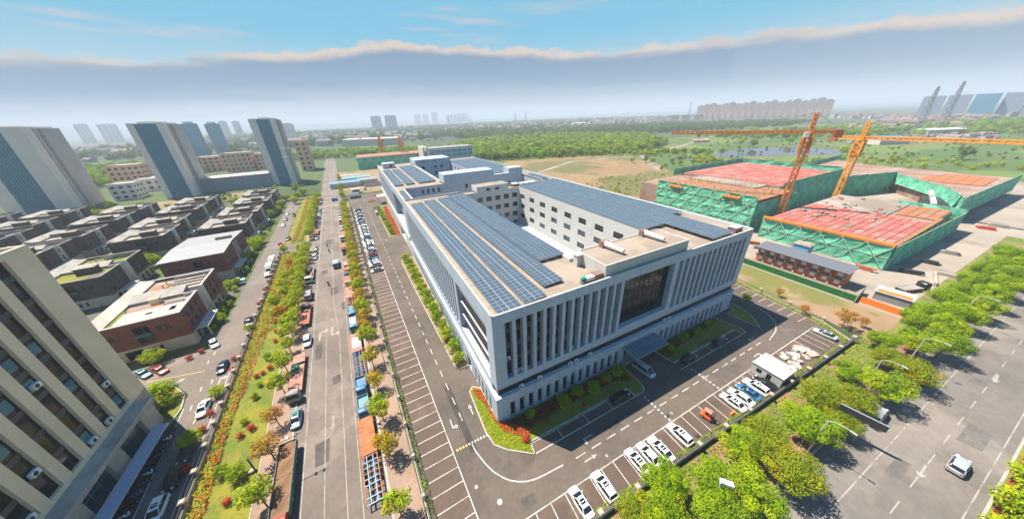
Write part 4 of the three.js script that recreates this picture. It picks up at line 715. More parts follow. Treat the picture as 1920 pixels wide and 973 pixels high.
fence('boundary_wall', 'stone boundary wall with square capped posts in front of the parking row', [Rpt(-15, 20.55), Rpt(87.5, 20.55)], 7.15, 1.1, 1.75, M.concrete, M.concrete, true, 0.8);
fence('boundary_wall', 'low railed wall with pale posts along the right parking bays', [Rpt(87.5, 20.55), [91.2, 16.2], [94.6, -8], [95.4, -90]], 7.4, 0.5, 1.5, M.concrete, M.concrete, true, 0.8);
fence('boundary_wall', 'low wall with white capped posts between pavement and factory parking', [Lpt(-15.95, 20), Lpt(-15.95, -205)], 6.95, 0.45, 1.2, M.concrete, M.carwhite, true, 0.55);
fence('estate_wall', 'stone wall with pinkish capped posts between lawn and estate road', [Lpt(-49.2, 20), Lpt(-49.2, -125)], 5.2, 0.9, 1.7, M.stone, M.stone, true, 0.85);
hedge('hedge', 'clipped green hedge inside the front boundary wall', 'hedge', 701, [Rpt(-8, 19.95), Rpt(86, 19.95)], 0.7, 0.6, 60, 0.1, [...GREEN, LIME[0]]);
hedge('hedge', 'narrow dark hedge beside the left parking bays', 'hedge', 702, [Lpt(-15.4, 20), Lpt(-15.4, -200)], 0.6, 0.75, 34, 0.13, [...DEEP, GREEN[0]]);
hedge('hedge', 'ragged yellow green hedge behind the far parking bays', 'hedge', 703, [Rpt(86.8, 19.8), [90.4, 15.4], [93.8, -8], [94.6, -60]], 1.0, 0.6, 45, 0.13, [...LIME, OLIVE[1]]);
// the lawn: red and green bedding against the wall, ball shrubs, trees
bedding('wild yellow green planting along the estate wall', 611, [Lpt(-48.8, 24), Lpt(-46.6, 24), Lpt(-46.9, -126), Lpt(-48.8, -126)], 5600, 0.6, 0.17, [...LIME, ...GREEN, RED[0], RED[1], RUST[0]]);
hedge('flower_strip', 'winding strip of red leafed shrubs on the lawn', 'shrubs', 704, [Lpt(-47.1, 12), Lpt(-46.9, -14), Lpt(-47.6, -26), Lpt(-46.6, -36), Lpt(-46.2, -48), Lpt(-45.6, -60), Lpt(-44.6, -75), Lpt(-45.6, -92), Lpt(-44.8, -124)], 1.1, 0.7, 34, 0.13, [...RED, RUST[0]], 0.05, undefined, 0.9);
bedding('mixed red and yellow shrubs on the upper lawn', 614, [Lpt(-47.4, -56), Lpt(-41.4, -62), Lpt(-41, -126), Lpt(-47.6, -126)], 4200, 1.0, 0.2, [...LIME, ...GREEN, RED[0], RUST[0], GOLD[0]]);
hedge('flower_strip', 'far strip of orange red shrubs on the lawn past the entrance', 'shrubs', 705, [Lpt(-45.5, -140), Lpt(-44.5, -190), Lpt(-44.5, -255)], 1.6, 0.9, 30, 0.24, [...RUST, ...GOLD], 0.05, undefined, 0.9);
hedge('lawn_edging', 'yellow green shrub band along the far lawn', 'shrubs', 706, [Lpt(-42.6, -140), Lpt(-42.2, -255)], 2.2, 1.2, 34, 0.26, [...LIME, ...GOLD], 0.05, undefined, 0.9);
[[-43.8, -40.4], [-45.1, -39.3], [-46.2, -38.7], [-43.7, -22.6], [-45.3, -21.6], [-43.9, -8.6], [-44.6, -52], [-45.2, -57], [-46.4, -63], [-44.4, -66.5], [-45.6, -78]].forEach(([x, z], i) => ball('red', 'red ball shrub on the lawn, ' + ['by the paired pair', 'middle of a trio', 'left of a trio', 'right of a close pair', 'left of a close pair', 'lowest in view', 'above the trio', 'beside the wall strip', 'further up', 'near the pavement trees', 'highest in view'][i], x, z, [0.9, 0.75, 0.8, 0.95, 0.85, 0.85, 0.8, 0.8, 0.9, 0.9, 0.9][i], 'red ball shrubs on the lawn'));
[[-43.4, -12.6, 0.75], [-46.0, -14.5, 0.6], [-44.8, -35.1, 0.35], [-44.9, -45, 0.5], [-44.9, -31.4, 0.4], [-45.4, -25, 0.4], [-43.6, -55, 0.5], [-44.2, -61, 0.55], [-47.2, -68, 0.6], [-44, -72, 0.7]].forEach(([x, z, s], i) => tree('bush', 'lawn_shrub', ['largest leafy shrub low on the lawn', 'leafy shrub left of the largest lawn shrub', 'tiny shrub below the red trio on the lawn', 'small shrub above the red trio on the lawn', 'tiny shrub between the red pair and the trio', 'tiny shrub just above the red pair', 'small shrub on the upper lawn by the pavement', 'second small shrub on the upper lawn', 'leafy shrub by the wall on the upper lawn', 'leafy shrub high on the lawn'][i], x, z, s, 'green shrubs on the lawn', 0.05, 'shrub'));
{ const g = new GB(); g.add(new THREE.IcosahedronGeometry(0.55, 1), new THREE.Matrix4().makeScale(1.3, 0.7, 0.8)); const o = mk('boulder', g, M.stone); o.position.set(-41.6, 0.3, -12.6); o.userData = { label: 'pale boulder on the lawn beside the pavement', category: 'boulder' }; }
[[-44.2, -64], [-46.6, -71], [-44.6, -77], [-42.8, -81], [-46.4, -91], [-43.4, -101], [-47, -105], [-45.2, -121], [-43, -86], [-45.5, -98], [-43.6, -106], [-45.8, -112], [-43.4, -118], [-46, -84], [-44, -93], [-43.6, -146], [-44.6, -160], [-43.4, -172], [-45.2, -186], [-44, -200], [-45.4, -214], [-44, -228], [-45, -244]].forEach(([x, z], i) => tree(i % 3 ? 'younglime' : 'rusty', 'lawn_tree', 'small ' + (i % 3 ? 'yellow green' : 'orange') + ' tree on the lawn, ' + ['lowest of the upper lawn', 'beside the wall planting', 'below the grey truck', 'by the grey truck', 'left of the crane lorry', 'above the crane lorry', 'against the wall by the white vans', 'just below the entrance drive', 'nearest the lorry cab', 'second of the upper lawn', 'third of the upper lawn', 'fourth of the upper lawn', 'last before the estate entrance', 'by the wall opposite the white vans', 'between the pavement trees', 'first past the estate entrance', 'second past the estate entrance', 'third past the estate entrance', 'fourth past the estate entrance', 'fifth past the estate entrance', 'sixth past the estate entrance', 'seventh past the estate entrance', 'last on the far lawn'][i], LX(x + 3, z) - 3 + 0.042 * -z * 0.9, z, 1, 'small trees on the lawn', 0.05));
// street trees
[6.2, -3.9, -11.8, -20.4, -28.4, -36.5, -42, ...[...Array(34)].map((_, k) => -47 - k * 4.7), -232, -242, -254, -268, -284, -302, -324, -350].forEach((z, i) => tree(i === 0 || i % 3 === 2 ? 'younglime' : 'young', 'street_tree', ord(i + 1) + ' golden green street tree from the near end of the factory side pavement', LX(-19.6, z), z, i ? 1.0 + 0.12 * (i % 3) : 1.05, 'street trees on the factory side pavement', 0.12));
[3, -5.2, -13.4, -20.8, -29.6, -36.6, -44.5, -50.7, ...[...Array(15)].map((_, k) => -55.5 - k * 4.8), ...[...Array(24)].map((_, k) => -142 - k * 4.7)].forEach((z, i) => tree(i === 2 ? 'rusty' : i === 3 ? 'rusty' : 'younglime', 'street_tree', ord(i + 1) + (i === 2 || i === 3 ? ' street tree, rust coloured,' : ' street tree, yellow green,') + ' from the near end of the lawn side pavement', LX(-37.6, z) - 0.4, z, 1.0 + 0.1 * (i % 3), 'street trees on the lawn side pavement', 0.12));
// roadside trees in front of the factory
const front = [[17.3, 23.2, 'shade', 1.0], [13.6, 25.6, 'shade', 0.95], [10.5, 24.0, 'amber', 0.85], [24.6, 26.0, 'shade', 0.95], [27.0, 30.2, 'shade', 1.1], [20.5, 28.8, 'shade', 1.05], [32.9, 25.6, 'shade', 0.95], [38.6, 26.2, 'amber', 0.95], [46.0, 29.6, 'shade', 1.12], [35.2, 31.2, 'amber', 1.15], [48.8, 27.2, 'shade', 0.85], [56.2, 27.4, 'amber', 1.05], [53.4, 31.4, 'amber', 0.8], [61.6, 30.6, 'amber', 0.9], [69.2, 27.2, 'shade', 0.8], [68.8, 32.4, 'shade', 1.12], [79.6, 33.8, 'amber', 1.0], [81.6, 29.8, 'amber', 0.8], [88.6, 26.8, 'shade', 0.8], [92, 31, 'shade', 1.05], [96.5, 34.4, 'shade', 1.1], [105, 33.4, 'shade', 1.1], [104.6, 28.2, 'shade', 1.0], [115.5, 33.6, 'shade', 1.1], [113, 29.4, 'shade', 1.0], [126.5, 34.4, 'shade', 1.1], [124, 30, 'shade', 1.1], [137, 35, 'shade', 1.1], [134, 31, 'shade', 1.1], [148, 35.6, 'shade', 1.15], [146, 31, 'shade', 1.1], [160, 36, 'shade', 1.15], [158, 31, 'shade', 1.1], [173, 36, 'shade', 1.15], [171, 32, 'shade', 1.1], [186, 37, 'shade', 1.2], [184, 32, 'shade', 1.1], [200, 37, 'shade', 1.2], [215, 38, 'shade', 1.2]];
front.forEach(([x, z, k, s], i) => tree(k, 'roadside_tree', ord(i + 1) + (k === 'amber' ? ' roadside tree, yellowish,' : ' roadside tree, bright green,') + ' from the near end of the front verge', x, z, s, 'roadside trees in front of the factory'));
[[58.5, 48.4, 1.0], [66, 48.8, 1.05], [52, 48.3, 0.9]].forEach(([x, z, s], i) => tree('round', 'median_tree', ['nearest', 'farther', 'hidden nearest'][i] + ' green tree on the median at the lower right', x, z, s, 'trees on the median', 0.15));
bedding('red shrubs on the planted median', 612, [Rpt(52, 45.2), Rpt(75, 45.2), Rpt(75, 47), Rpt(52, 47)], 900, 0.9, 0.13, RED);
bedding('rough weeds under the roadside trees', 613, [Rpt(-6, 21.4), Rpt(100, 21.4), Rpt(100, 26.4), Rpt(-6, 26.4)], 5200, 0.4, 0.15, [...GREEN, ...OLIVE]);
[[92.6, 19.6, 0.95], [90.8, 12, 0.55], [95.5, 4, 0.5], [97, 22, 0.5]].forEach(([x, z, s], i) => tree('rusty', 'sparse_tree', ['sparse brownish tree behind the corner of the parking', 'small sparse tree above the parking corner', 'small sparse tree by the railed wall', 'low sparse bush on bare soil'][i], x, z, s * 1.3));
[[-64.6, -68], [-63.8, -72], [-65.2, -77], [-64.4, -82], [-65.8, -94], [-66.4, -99.5], [-66.4, -112], [-67.2, -121.5], [-67.6, -131], [-68.4, -139], [-68.8, -146.5], [-69.4, -163], [-69.2, -172], [-69.6, -188]].forEach(([x, z], i) => tree('bush', 'garden_bush', ord(i + 1) + ' leafy garden bush from the near end between houses and estate road', x + 2.2, z, 0.55 + 0.25 * ((i * 7) % 4) / 3, 'garden bushes along the estate road', 0.03, 'bush'));
// estate road planting
[[-63.0, -41.0, 1.15, 'round'], [-61.6, -38.2, 0.75, 'bush'], [-64.4, -37.4, 0.7, 'bush'], [-71.0, -57.8, 1.0, 'round']].forEach(([x, z, s, k], i) => tree(k, 'garden_tree', ['round bright tree on the corner island by the office tower', 'dark bush at the tip of the corner island', 'low bush against the office tower foot', 'round green tree in front of the near brick house'][i], x, z, s * 0.85, undefined, 0.05));
[[-52.6, -26.9, 1.05], [-52.4, -30.9, 0.9], [-52.0, -18.2, 1.15], [-52.9, -48.9, 0.9], [-52.2, -44.5, 0.8], [-63.8, -55.4, 1.0], [-61.8, -57, 0.9], [-53.4, -78, 0.9], [-53.6, -88, 1.0], [-54, -97, 1.0], [-54, -103, 0.9]].forEach(([x, z, s], i) => ball('red', ['dark red ball shrub on the kerb by the shadow edge', 'red ball shrub below the white car on the estate road', 'dark red ball shrub in the shade of the office tower', 'red ball shrub by the dark blue car', 'red ball shrub just past the dark blue car', 'red ball shrub in front of the near brick house', 'second red ball shrub in front of the near brick house', 'red ball shrub along the upper estate wall', 'second red ball shrub along the upper estate wall', 'third red ball shrub along the upper estate wall', 'red ball shrub beside the white vans'][i], x, z, s, 'red ball shrubs along the estate road'));
[[-52.9, -24.0, 0.95], [-52.6, -36.4, 0.8], [-53.4, -128, 0.9], [-52.6, -62, 0.6]].forEach(([x, z, s], i) => tree('round', 'kerb_tree', ['dark green tree shading parked cars on the estate road', 'small tree leaning over the white car', 'yellow green tree by the estate entrance', 'small tree by the estate wall above the near house'][i], x, z, s * 0.72, 'small trees along the estate wall', 0.05));
[[-66.6, -89.8, 0.9], [-65.2, -84, 0.6], [-66, -98, 0.7], [-67.6, -118, 0.8], [-68, -126, 0.9], [-70, -134, 0.7], [-67, -143, 1.1], [-70, -150, 1.2], [-66.5, -150, 0.9], [-109, -150, 1.2], [-104, -141, 1.25], [-112, -142, 1.0], [-72, -204, 1.1], [-70, -216, 1.1], [-74, -222, 1.2], [-70, -232, 1.1], [-75, -246, 1.3], [-70, -256, 1.2], [-80, -262, 1.3], [-90, -272, 1.2], [-104, -268, 1.2], [-118, -272, 1.3], [-135, -278, 1.3], [-62, -240, 1.2], [-62, -255, 1.2], [-160, -275, 1.2], [-186, -280, 1.2], [-60, -272, 1.3], [-208, -262, 1.3], [-226, -250, 1.3], [-216, -205, 1.2], [-128, -104, 0.9], [-126, -98, 0.9], [-121, -207, 1.1], [-96, -148, 0.9], [-92, -176, 1.0], [-94, -203, 1.0], [-97, -232, 1.0], [-128, -173, 1.0], [-129, -202, 1.0], [-131, -230, 1.0], [-162, -186, 1.0], [-166, -215, 1.0], [-169, -244, 1.0], [-86, -100, 0.9], [-92, -142, 1.0]].forEach(([x, z, s], i) => tree(i > 11 ? 'round' : i % 2 ? 'bush' : 'round', 'estate_tree', ord(i + 1) + ' green tree among the brick houses going away from the camera', x, z, s, 'trees among the brick houses', 0.02));
// ---------------------------------------------------------------- vehicles
const ringBox = (z, w, y0, y1, r, wt = w) => { // rounded cross-section at station z: half-width w at bottom, wt at top
  const q = [[w - r, y0], [w, y0 + r * 0.8], [w, lerp(y0, y1, 0.55)], [wt, y1 - r], [wt - r, y1], [0, y1 + 0.015], [-(wt - r), y1], [-wt, y1 - r], [-w, lerp(y0, y1, 0.55)], [-w, y0 + r * 0.8], [-(w - r), y0], [0, y0]]; return q.map(([x, y]) => V(x, y, z));
};
const wheelGeo = (r, w) => [new GB().tube(V(-w / 2, 0, 0), V(w / 2, 0, 0), r, r, 14).geo(), new GB().tube(V(w / 2 - 0.01, 0, 0), V(w / 2 + 0.012, 0, 0), r * 0.62, r * 0.58, 10).tube(V(-w / 2 - 0.012, 0, 0), V(-w / 2 + 0.01, 0, 0), r * 0.58, r * 0.62, 10).geo()];
function wheels(o, list, r, w) { const [t, m] = wheelGeo(r, w); for (const [x, z] of list) { const k = mk('wheel', t, M.tyre, o); k.position.set(x, r, z); mk('rim', m, M.rim, k); } }
const carShapes = {
  sedan: { L: 2.35, body: [[-2.35, 0.74, 0.42, 0.78], [-2.28, 0.86, 0.3, 0.93], [-1.7, 0.91, 0.22, 0.97], [-0.9, 0.92, 0.2, 0.95], [0.5, 0.92, 0.2, 0.93], [1.2, 0.91, 0.2, 0.88], [1.9, 0.87, 0.24, 0.76], [2.28, 0.78, 0.3, 0.64], [2.36, 0.64, 0.38, 0.55]], cab: [[-1.75, 0.8, 0.93, 0.95], [-1.05, 0.84, 0.93, 1.40], [-0.3, 0.84, 0.92, 1.46], [0.35, 0.84, 0.9, 1.42], [1.25, 0.8, 0.86, 0.88]], roof: [-1.05, 0.4, 1.385, 1.475, 0.6] },
  suv: { L: 2.35, body: [[-2.33, 0.8, 0.45, 0.98], [-2.25, 0.9, 0.32, 1.08], [-1.6, 0.93, 0.26, 1.08], [0.4, 0.94, 0.25, 1.03], [1.2, 0.93, 0.25, 1.0], [1.95, 0.88, 0.28, 0.9], [2.27, 0.8, 0.34, 0.76], [2.34, 0.66, 0.42, 0.64]], cab: [[-2.2, 0.8, 1.06, 1.1], [-1.85, 0.85, 1.06, 1.6], [-0.4, 0.86, 1.04, 1.69], [0.3, 0.85, 1.02, 1.62], [1.2, 0.82, 0.98, 1.0]], roof: [-1.85, 0.35, 1.6, 1.7, 0.64] },
  van: { L: 2.6, body: [[-2.6, 0.85, 0.4, 1.0], [-2.55, 0.95, 0.3, 1.12], [-1.5, 0.97, 0.25, 1.12], [0.8, 0.97, 0.25, 1.1], [1.7, 0.95, 0.26, 1.02], [2.35, 0.9, 0.3, 0.86], [2.58, 0.75, 0.4, 0.66]], cab: [[-2.58, 0.86, 1.1, 1.15], [-2.45, 0.9, 1.1, 1.88], [-0.4, 0.92, 1.1, 1.95], [0.9, 0.9, 1.08, 1.88], [1.95, 0.86, 0.98, 1.02]], roof: [-2.45, 0.95, 1.88, 1.96, 0.72] },
};
const protoParts = {};
for (const [k, s] of Object.entries(carShapes)) {
  const mir = g => g; const [z0, z1, ya, yb, w] = s.roof;
  const pillars = []; const c = s.cab, PB = (a, b, w, h) => pillars.push(new GB().bar(a, b, w, h).geo()); // roof pillars run along the cab corners
  for (const sx of [-1, 1]) { PB(V(sx * (c[0][1] - 0.02), c[0][3], c[0][0] + 0.05), V(sx * (w + 0.03), ya + 0.01, z0), 0.09, 0.07); PB(V(sx * (c[4][1] - 0.02), c[4][3], c[4][0] - 0.02), V(sx * (w + 0.03), ya, z1), 0.08, 0.06); PB(V(sx * 0.88, c[2][2], -0.35), V(sx * (w + 0.05), yb - 0.06, -0.35), 0.09, 0.05); }
  protoParts[k] = {
    body: loft(s.body.map(([z, w2, a, b]) => ringBox(z, w2, a, b, 0.13, w2 * 0.93))),
    glass: loft(s.cab.map(([z, w2, a, b]) => ringBox(z, w2, a - 0.05, b, 0.1, w2 * (b - a > 0.2 ? 0.8 : 0.95)))),
    roof: loft([[z0 - 0.06, w - 0.04, ya - 0.03, ya + 0.01], [z0 + 0.1, w, ya - 0.02, ya + 0.045], [-0.35, w + 0.02, yb - 0.07, yb + 0.02], [z1 - 0.1, w, ya, ya + 0.045], [z1 + 0.08, w - 0.04, ya - 0.04, ya]].map(([z, w2, a, b]) => ringBox(z, w2, a, b, 0.02))), pillars,
    lampL: new GB().box(0.56, s.body.at(-3)[3] - 0.06, s.L - 0.28, 0.32, 0.1, 0.3, 0.35).geo(), lampR: new GB().box(-0.56, s.body.at(-3)[3] - 0.06, s.L - 0.28, 0.32, 0.1, 0.3, -0.35).geo(),
    tailL: new GB().box(0.66, s.body[1][3] - 0.16, -s.L + 0.06, 0.3, 0.16, 0.12).geo(), tailR: new GB().box(-0.66, s.body[1][3] - 0.16, -s.L + 0.06, 0.3, 0.16, 0.12).geo(),
    mirL: new GB().box(0.99, 0.98, 0.95, 0.18, 0.12, 0.1).geo(), mirR: new GB().box(-0.99, 0.98, 0.95, 0.18, 0.12, 0.1).geo(),
    sun: new GB().box(0, yb + 0.012, -0.35 + (k === 'van' ? -0.4 : 0.05), 0.8, 0.03, 0.75).geo(), plate: new GB().box(0, 0.5, s.L + 0.0, 0.44, 0.12, 0.03).geo(),
  };
}
function car(kind, mat, label, x, z, ry, group, sunroof = true, y = 0.055) {
  const p = protoParts[kind], o = thing('parked_car', label, kind === 'van' ? 'van' : 'car', x, y, z, ry, group);
  mk('body', p.body, mat, o); mk('windows', p.glass, M.glass, o); mk('roof', p.roof, mat, o); if (Math.hypot(x + 13, z - 35) < 85) for (const q of p.pillars) mk('pillar', q, mat, o);
  mk('headlight', p.lampL, M.lampglass, o); mk('headlight', p.lampR, M.lampglass, o); mk('taillight', p.tailL, M.taillamp, o); mk('taillight', p.tailR, M.taillamp, o); mk('mirror', p.mirL, mat, o); mk('mirror', p.mirR, mat, o);
  if (sunroof) mk('sunroof', p.sun, M.glass, o); mk('number_plate', p.plate, M.plate, o);
  wheels(o, [[0.82, 1.4], [-0.82, 1.4], [0.82, -1.4], [-0.82, -1.4]], kind === 'sedan' ? 0.33 : 0.36, 0.22); return o;
}
const PI = Math.PI;
const G1 = 'cars parked in the front row';
[[5.6, 18.1, 'sedan', 'carwhite', 1, 'white saloon nearest the camera in the front row, dark sunroof'], [10.2, 18.1, 'suv', 'carwhite', 1, 'white car second from the near end of the front row'], [17.8, 18.0, 'sedan', 'carwhite', 1, 'white saloon third from the near end, half under a roadside tree'], [20.4, 18.2, 'sedan', 'carwhite', 0, 'white saloon without sunroof between two white saloons'], [23.0, 18.5, 'sedan', 'carwhite', 1, 'white car with long black roof glass right of the close trio'], [28.2, 18.3, 'suv', 'carwhite', 1, 'tall white car standing alone left of the forklift'], [43.6, 19.1, 'sedan', 'carwhite', 1, 'white saloon left of the four cars by the site cabin'], [46.2, 19.2, 'sedan', 'carwhite', 0, 'white saloon beside the blue car'], [48.8, 19.2, 'sedan', 'carblue', 1, 'blue saloon in the front row near the site cabin'], [51.5, 19.3, 'suv', 'carwhite', 1, 'white car right of the blue saloon'], [54.1, 19.8, 'sedan', 'carblack', 0, 'black car tucked against the site cabin'], [84.8, 18.9, 'sedan', 'carsilver', 1, 'pale blue silver car at the far end of the front row']].forEach(([x, z, k, m, s, l]) => car(k, M[m], l, x, z, PI, G1, !!s));
car('van', M.carsilver, 'long silver van at the factory entrance', 34.9, 4.6, 0.12, undefined, false);
[[24.8, 7.2, 'sedan', 'carblack', 'black car in the shaded bay left of the entrance'], [47, 7.3, 'sedan', 'carblack', 'black car in the nearer shaded bay right of the entrance'], [59.2, 7.4, 'suv', 'carnavy', 'dark blue car in the farther shaded bay right of the entrance']].forEach(([x, z, k, m, l]) => car(k, M[m], l, x, z, PI / 2, 'cars in the shaded front bays'));
// left lot: one car to a bay from the first silver car backwards
const RC = rng(99), palette = [['white', 'carwhite'], ['silver', 'carsilver'], ['white', 'carwhite'], ['black', 'carblack'], ['pale blue', 'carteal'], ['white', 'carwhite'], ['silver', 'carsilver'], ['dark grey', 'cargrey'], ['white', 'carwhite'], ['blue', 'carblue'], ['navy', 'carnavy']];
car('sedan', M.carsilver, 'silver blue saloon standing apart at the near end of the left lot', LX(-12.2, -83.2), -83.2, LR - PI / 2, 'cars in the left lot');
for (let k = 0; k < 40; k++) { const z = -88.6 - k * 2.6; if (k === 27 || k === 33) continue; const c = k === 5 ? ['red', 'carred'] : k === 4 ? ['black', 'carblack'] : palette[Math.floor(RC() * palette.length)]; car(RC() < 0.6 ? 'sedan' : 'suv', M[c[1]], ord(k + 2) + ' car of the left lot from the near end, ' + c[0], LX(-12.2, z) + (RC() - 0.5) * 0.5, z, LR - PI / 2, 'cars in the left lot', RC() < 0.6); }
[[-8.4, -170, 'carnavy', 'dark car at the kerb of the red flowering bed'], [-8.7, -177, 'carwhite', 'white car at the kerb of the red flowering bed'], [-9.2, -186, 'cargrey', 'grey car at the far end of the red flowering bed']].forEach(([x, z, m, l]) => car('sedan', M[m], l, x, z, LR, 'cars by the red bed'));
[[-14.5, -262, 'carwhite'], [-11.5, -262.5, 'carblack'], [-8, -262, 'carwhite'], [2, -258, 'carwhite'], [5, -258, 'carblue'], [8, -258, 'carwhite']].forEach(([x, z, m], i) => car('sedan', M[m], ord(i + 1) + ' car from the left in the far forecourt behind the lot', x, z, 0, 'cars in the far forecourt'));
// avenue: moving and parked cars
[[-36.4, -46.9, 'suv', 'carwhite', 'white car parked behind the red flat trailer on the lawn side'], [-35.9, -20.4, 'sedan', 'carteal', 'pale car with blue windscreen parked behind the tipper lorry']].forEach(([x, z, k, m, l]) => car(k, M[m], l, x, z, LR, 'cars on the lawn side of the avenue'));
[[-112, 'suv', 'carwhite', 'white'], [-118.5, 'sedan', 'cargrey', 'dark grey'], [-124.5, 'sedan', 'carsilver', 'silver'], [-141.5, 'sedan', 'carsilver', 'silver'], [-182, 'suv', 'carblack', 'black'], [-189, 'sedan', 'carwhite', 'white'], [-196, 'suv', 'carsilver', 'silver'], [-203, 'sedan', 'carblack', 'black'], [-210, 'suv', 'carwhite', 'white'], [-226, 'sedan', 'carred', 'pinkish'], [-233, 'suv', 'carsilver', 'pale'], [-240, 'suv', 'carblack', 'black']].forEach(([z, k, m, c], i) => car(k, M[m], c + ' car parked on the lawn side of the avenue, ' + ord(i + 3) + ' going away', LX(-35, z), z, LR, 'cars on the lawn side of the avenue'));
[[-84.5, 'suv', 'cargrey', 'grey'], [-150, 'suv', 'carwhite', 'white'], [-164, 'sedan', 'carblack', 'black'], [-172, 'suv', 'carwhite', 'white'], [-186, 'suv', 'carsilver', 'silver']].forEach(([z, k, m, c], i) => car(k, M[m], c + ' car parked on the factory side of the avenue, ' + ord(i + 1) + ' going away', LX(-22.9, z), z, LR, 'cars on the factory side of the avenue'));
car('suv', M.carsilver, 'silver hatchback driving on the main road at the lower right', 62.6, RZ(41.1, 62.6), PI / 2 + RR, undefined, false, 0.03).name = 'moving_car';
car('van', M.carsilver, 'pale van parked in the shade of roadside trees', 64.2, RZ(31.6, 64.2), PI / 2, 'vehicles parked along the main road', false, 0.03); car('sedan', M.cargrey, 'dark car parked under the roadside trees farther along', 84, RZ(32.6, 84), PI / 2, 'vehicles parked along the main road', true, 0.03);
// estate road
[[-54.2, -33.2, 'sedan', 'carwhite', 0, 'white car driving on the estate road'], [-54.6, -46.6, 'sedan', 'carnavy', 0, 'dark blue car on the estate road opposite the island'], [-53.4, -12.2, 'suv', 'carwhite', 0, 'white car in the shade at the bottom of the estate road'], [-53.3, -17.4, 'suv', 'carblack', 0, 'black car parked in the shade on the estate road'], [-53.4, -22.4, 'sedan', 'carnavy', 0, 'dark blue car under the kerb tree in the shade'], [-59.9, -59.4, 'sedan', 'carwhite', 0.4, 'white car parked before the near brick house'], [-53.8, -67, 'sedan', 'carblack', 0, 'black car further up the estate road'], [-71.8, -53.8, 'sedan', 'carteal', 0.7, 'pale teal car below the near brick house'], [-68.6, -53.4, 'sedan', 'carred', 0.7, 'red car below the near brick house'], [-64.8, -104, 'sedan', 'carwhite', 0.9, 'white car beside the grey roofed house'], [-54.6, -148, 'suv', 'cargrey', 0, 'grey car at the estate entrance'], [-56.6, -140, 'sedan', 'carred', 0.4, 'dark red car at the estate entrance'], [-61, -178, 'sedan', 'carwhite', 0, 'white car on the upper estate road'], [-62, -192, 'suv', 'carsilver', 0, 'silver car on the upper estate road'], [-63, -207, 'sedan', 'carwhite', 0, 'white car at the top of the estate road'], [-58.4, -200, 'suv', 'carblack', 0, 'black car at the top of the estate road'], [-64, -100.5, 'sedan', 'carblue', 0.9, 'blue car beside the grey roofed house']].forEach(([x, z, k, m, r, l]) => car(k, M[m], l, x, z, LR + r, 'cars on the estate road', true, 0.045));
function boxVan(label, x, z, ry, L, H) { const o = thing('box_van', label, 'van', x, 0.045, z, ry, 'white vans on the estate road'); mk('cargo_box', new GB().slab(-1, 1, 0.6, H, -L / 2, L / 2 - 1.6), M.carwhite, o); mk('cab', loft([[L / 2 - 1.55, 0.95, 0.5, H * 0.8], [L / 2 - 0.9, 0.95, 0.45, H * 0.8], [L / 2 - 0.35, 0.93, 0.45, 1.3], [L / 2, 0.86, 0.5, 1.1]].map(([zz, w, a, b]) => ringBox(zz, w, a, b, 0.12))), M.carwhite, o); mk('windscreen', new GB().quad(V(-0.8, H * 0.77, L / 2 - 0.84), V(0.8, H * 0.77, L / 2 - 0.84), V(0.8, 1.36, L / 2 - 0.33), V(-0.8, 1.36, L / 2 - 0.33)), M.glass, o).position.set(0, 0.03, 0.03); mk('chassis', new GB().slab(-0.8, 0.8, 0.4, 0.6, -L / 2, L / 2 - 0.2), M.darkmetal, o); wheels(o, [[0.85, L / 2 - 1], [-0.85, L / 2 - 1], [0.85, -L / 2 + 1], [-0.85, -L / 2 + 1]], 0.38, 0.24); }
boxVan('white box van by the estate wall, upper one', -55.9, -116, LR, 6.4, 2.7); boxVan('tall white box van by the estate wall, middle one', -55.3, -107, LR, 6, 3.0); car('van', M.carwhite, 'white van with grey windows by the estate wall, lower one', -54.6, -99.5, LR + 0.2, 'white vans on the estate road', false, 0.045);
// lorries
function cab(o, z, col, w = 1.2, H = 2.6, D = 1.9) { // cab-over cab with its face at +z
  mk('cab', loft([[z - D, w, 0.7, H], [z - D * 0.5, w, 0.65, H + 0.08], [z - 0.3, w, 0.6, H], [z - 0.02, w * 0.98, 0.6, 1.55], [z + 0.06, w * 0.95, 0.62, 1.3]].map(([a, b, c, d]) => ringBox(a, b, c, d, 0.14))), col, o);
  mk('windscreen', new GB().quad(V(-w * 0.86, 1.62, z + 0.03), V(w * 0.86, 1.62, z + 0.03), V(w * 0.84, H - 0.12, z - 0.27), V(-w * 0.84, H - 0.12, z - 0.27)), M.glass, o).position.z = 0.03;
  for (const s of [-1, 1]) { mk('side_window', new GB().box(s * (w + 0.006), 1.95, z - D * 0.45, 0.03, 0.7, D * 0.5), M.glass, o); mk('headlight', new GB().box(s * w * 0.75, 0.95, z + 0.06, 0.35, 0.18, 0.08), M.lampglass, o); mk('mirror', new GB().box(s * (w + 0.2), 2.0, z + 0.05, 0.12, 0.5, 0.16), M.darkmetal, o); }
  mk('bumper', new GB().box(0, 0.62, z + 0.02, w * 2, 0.3, 0.2), M.darkmetal, o);
}
function axle(o, zs, w = 1.0, r = 0.5) { wheels(o, zs.flatMap(z => [[w, z], [-w, z]]), r, 0.34); }
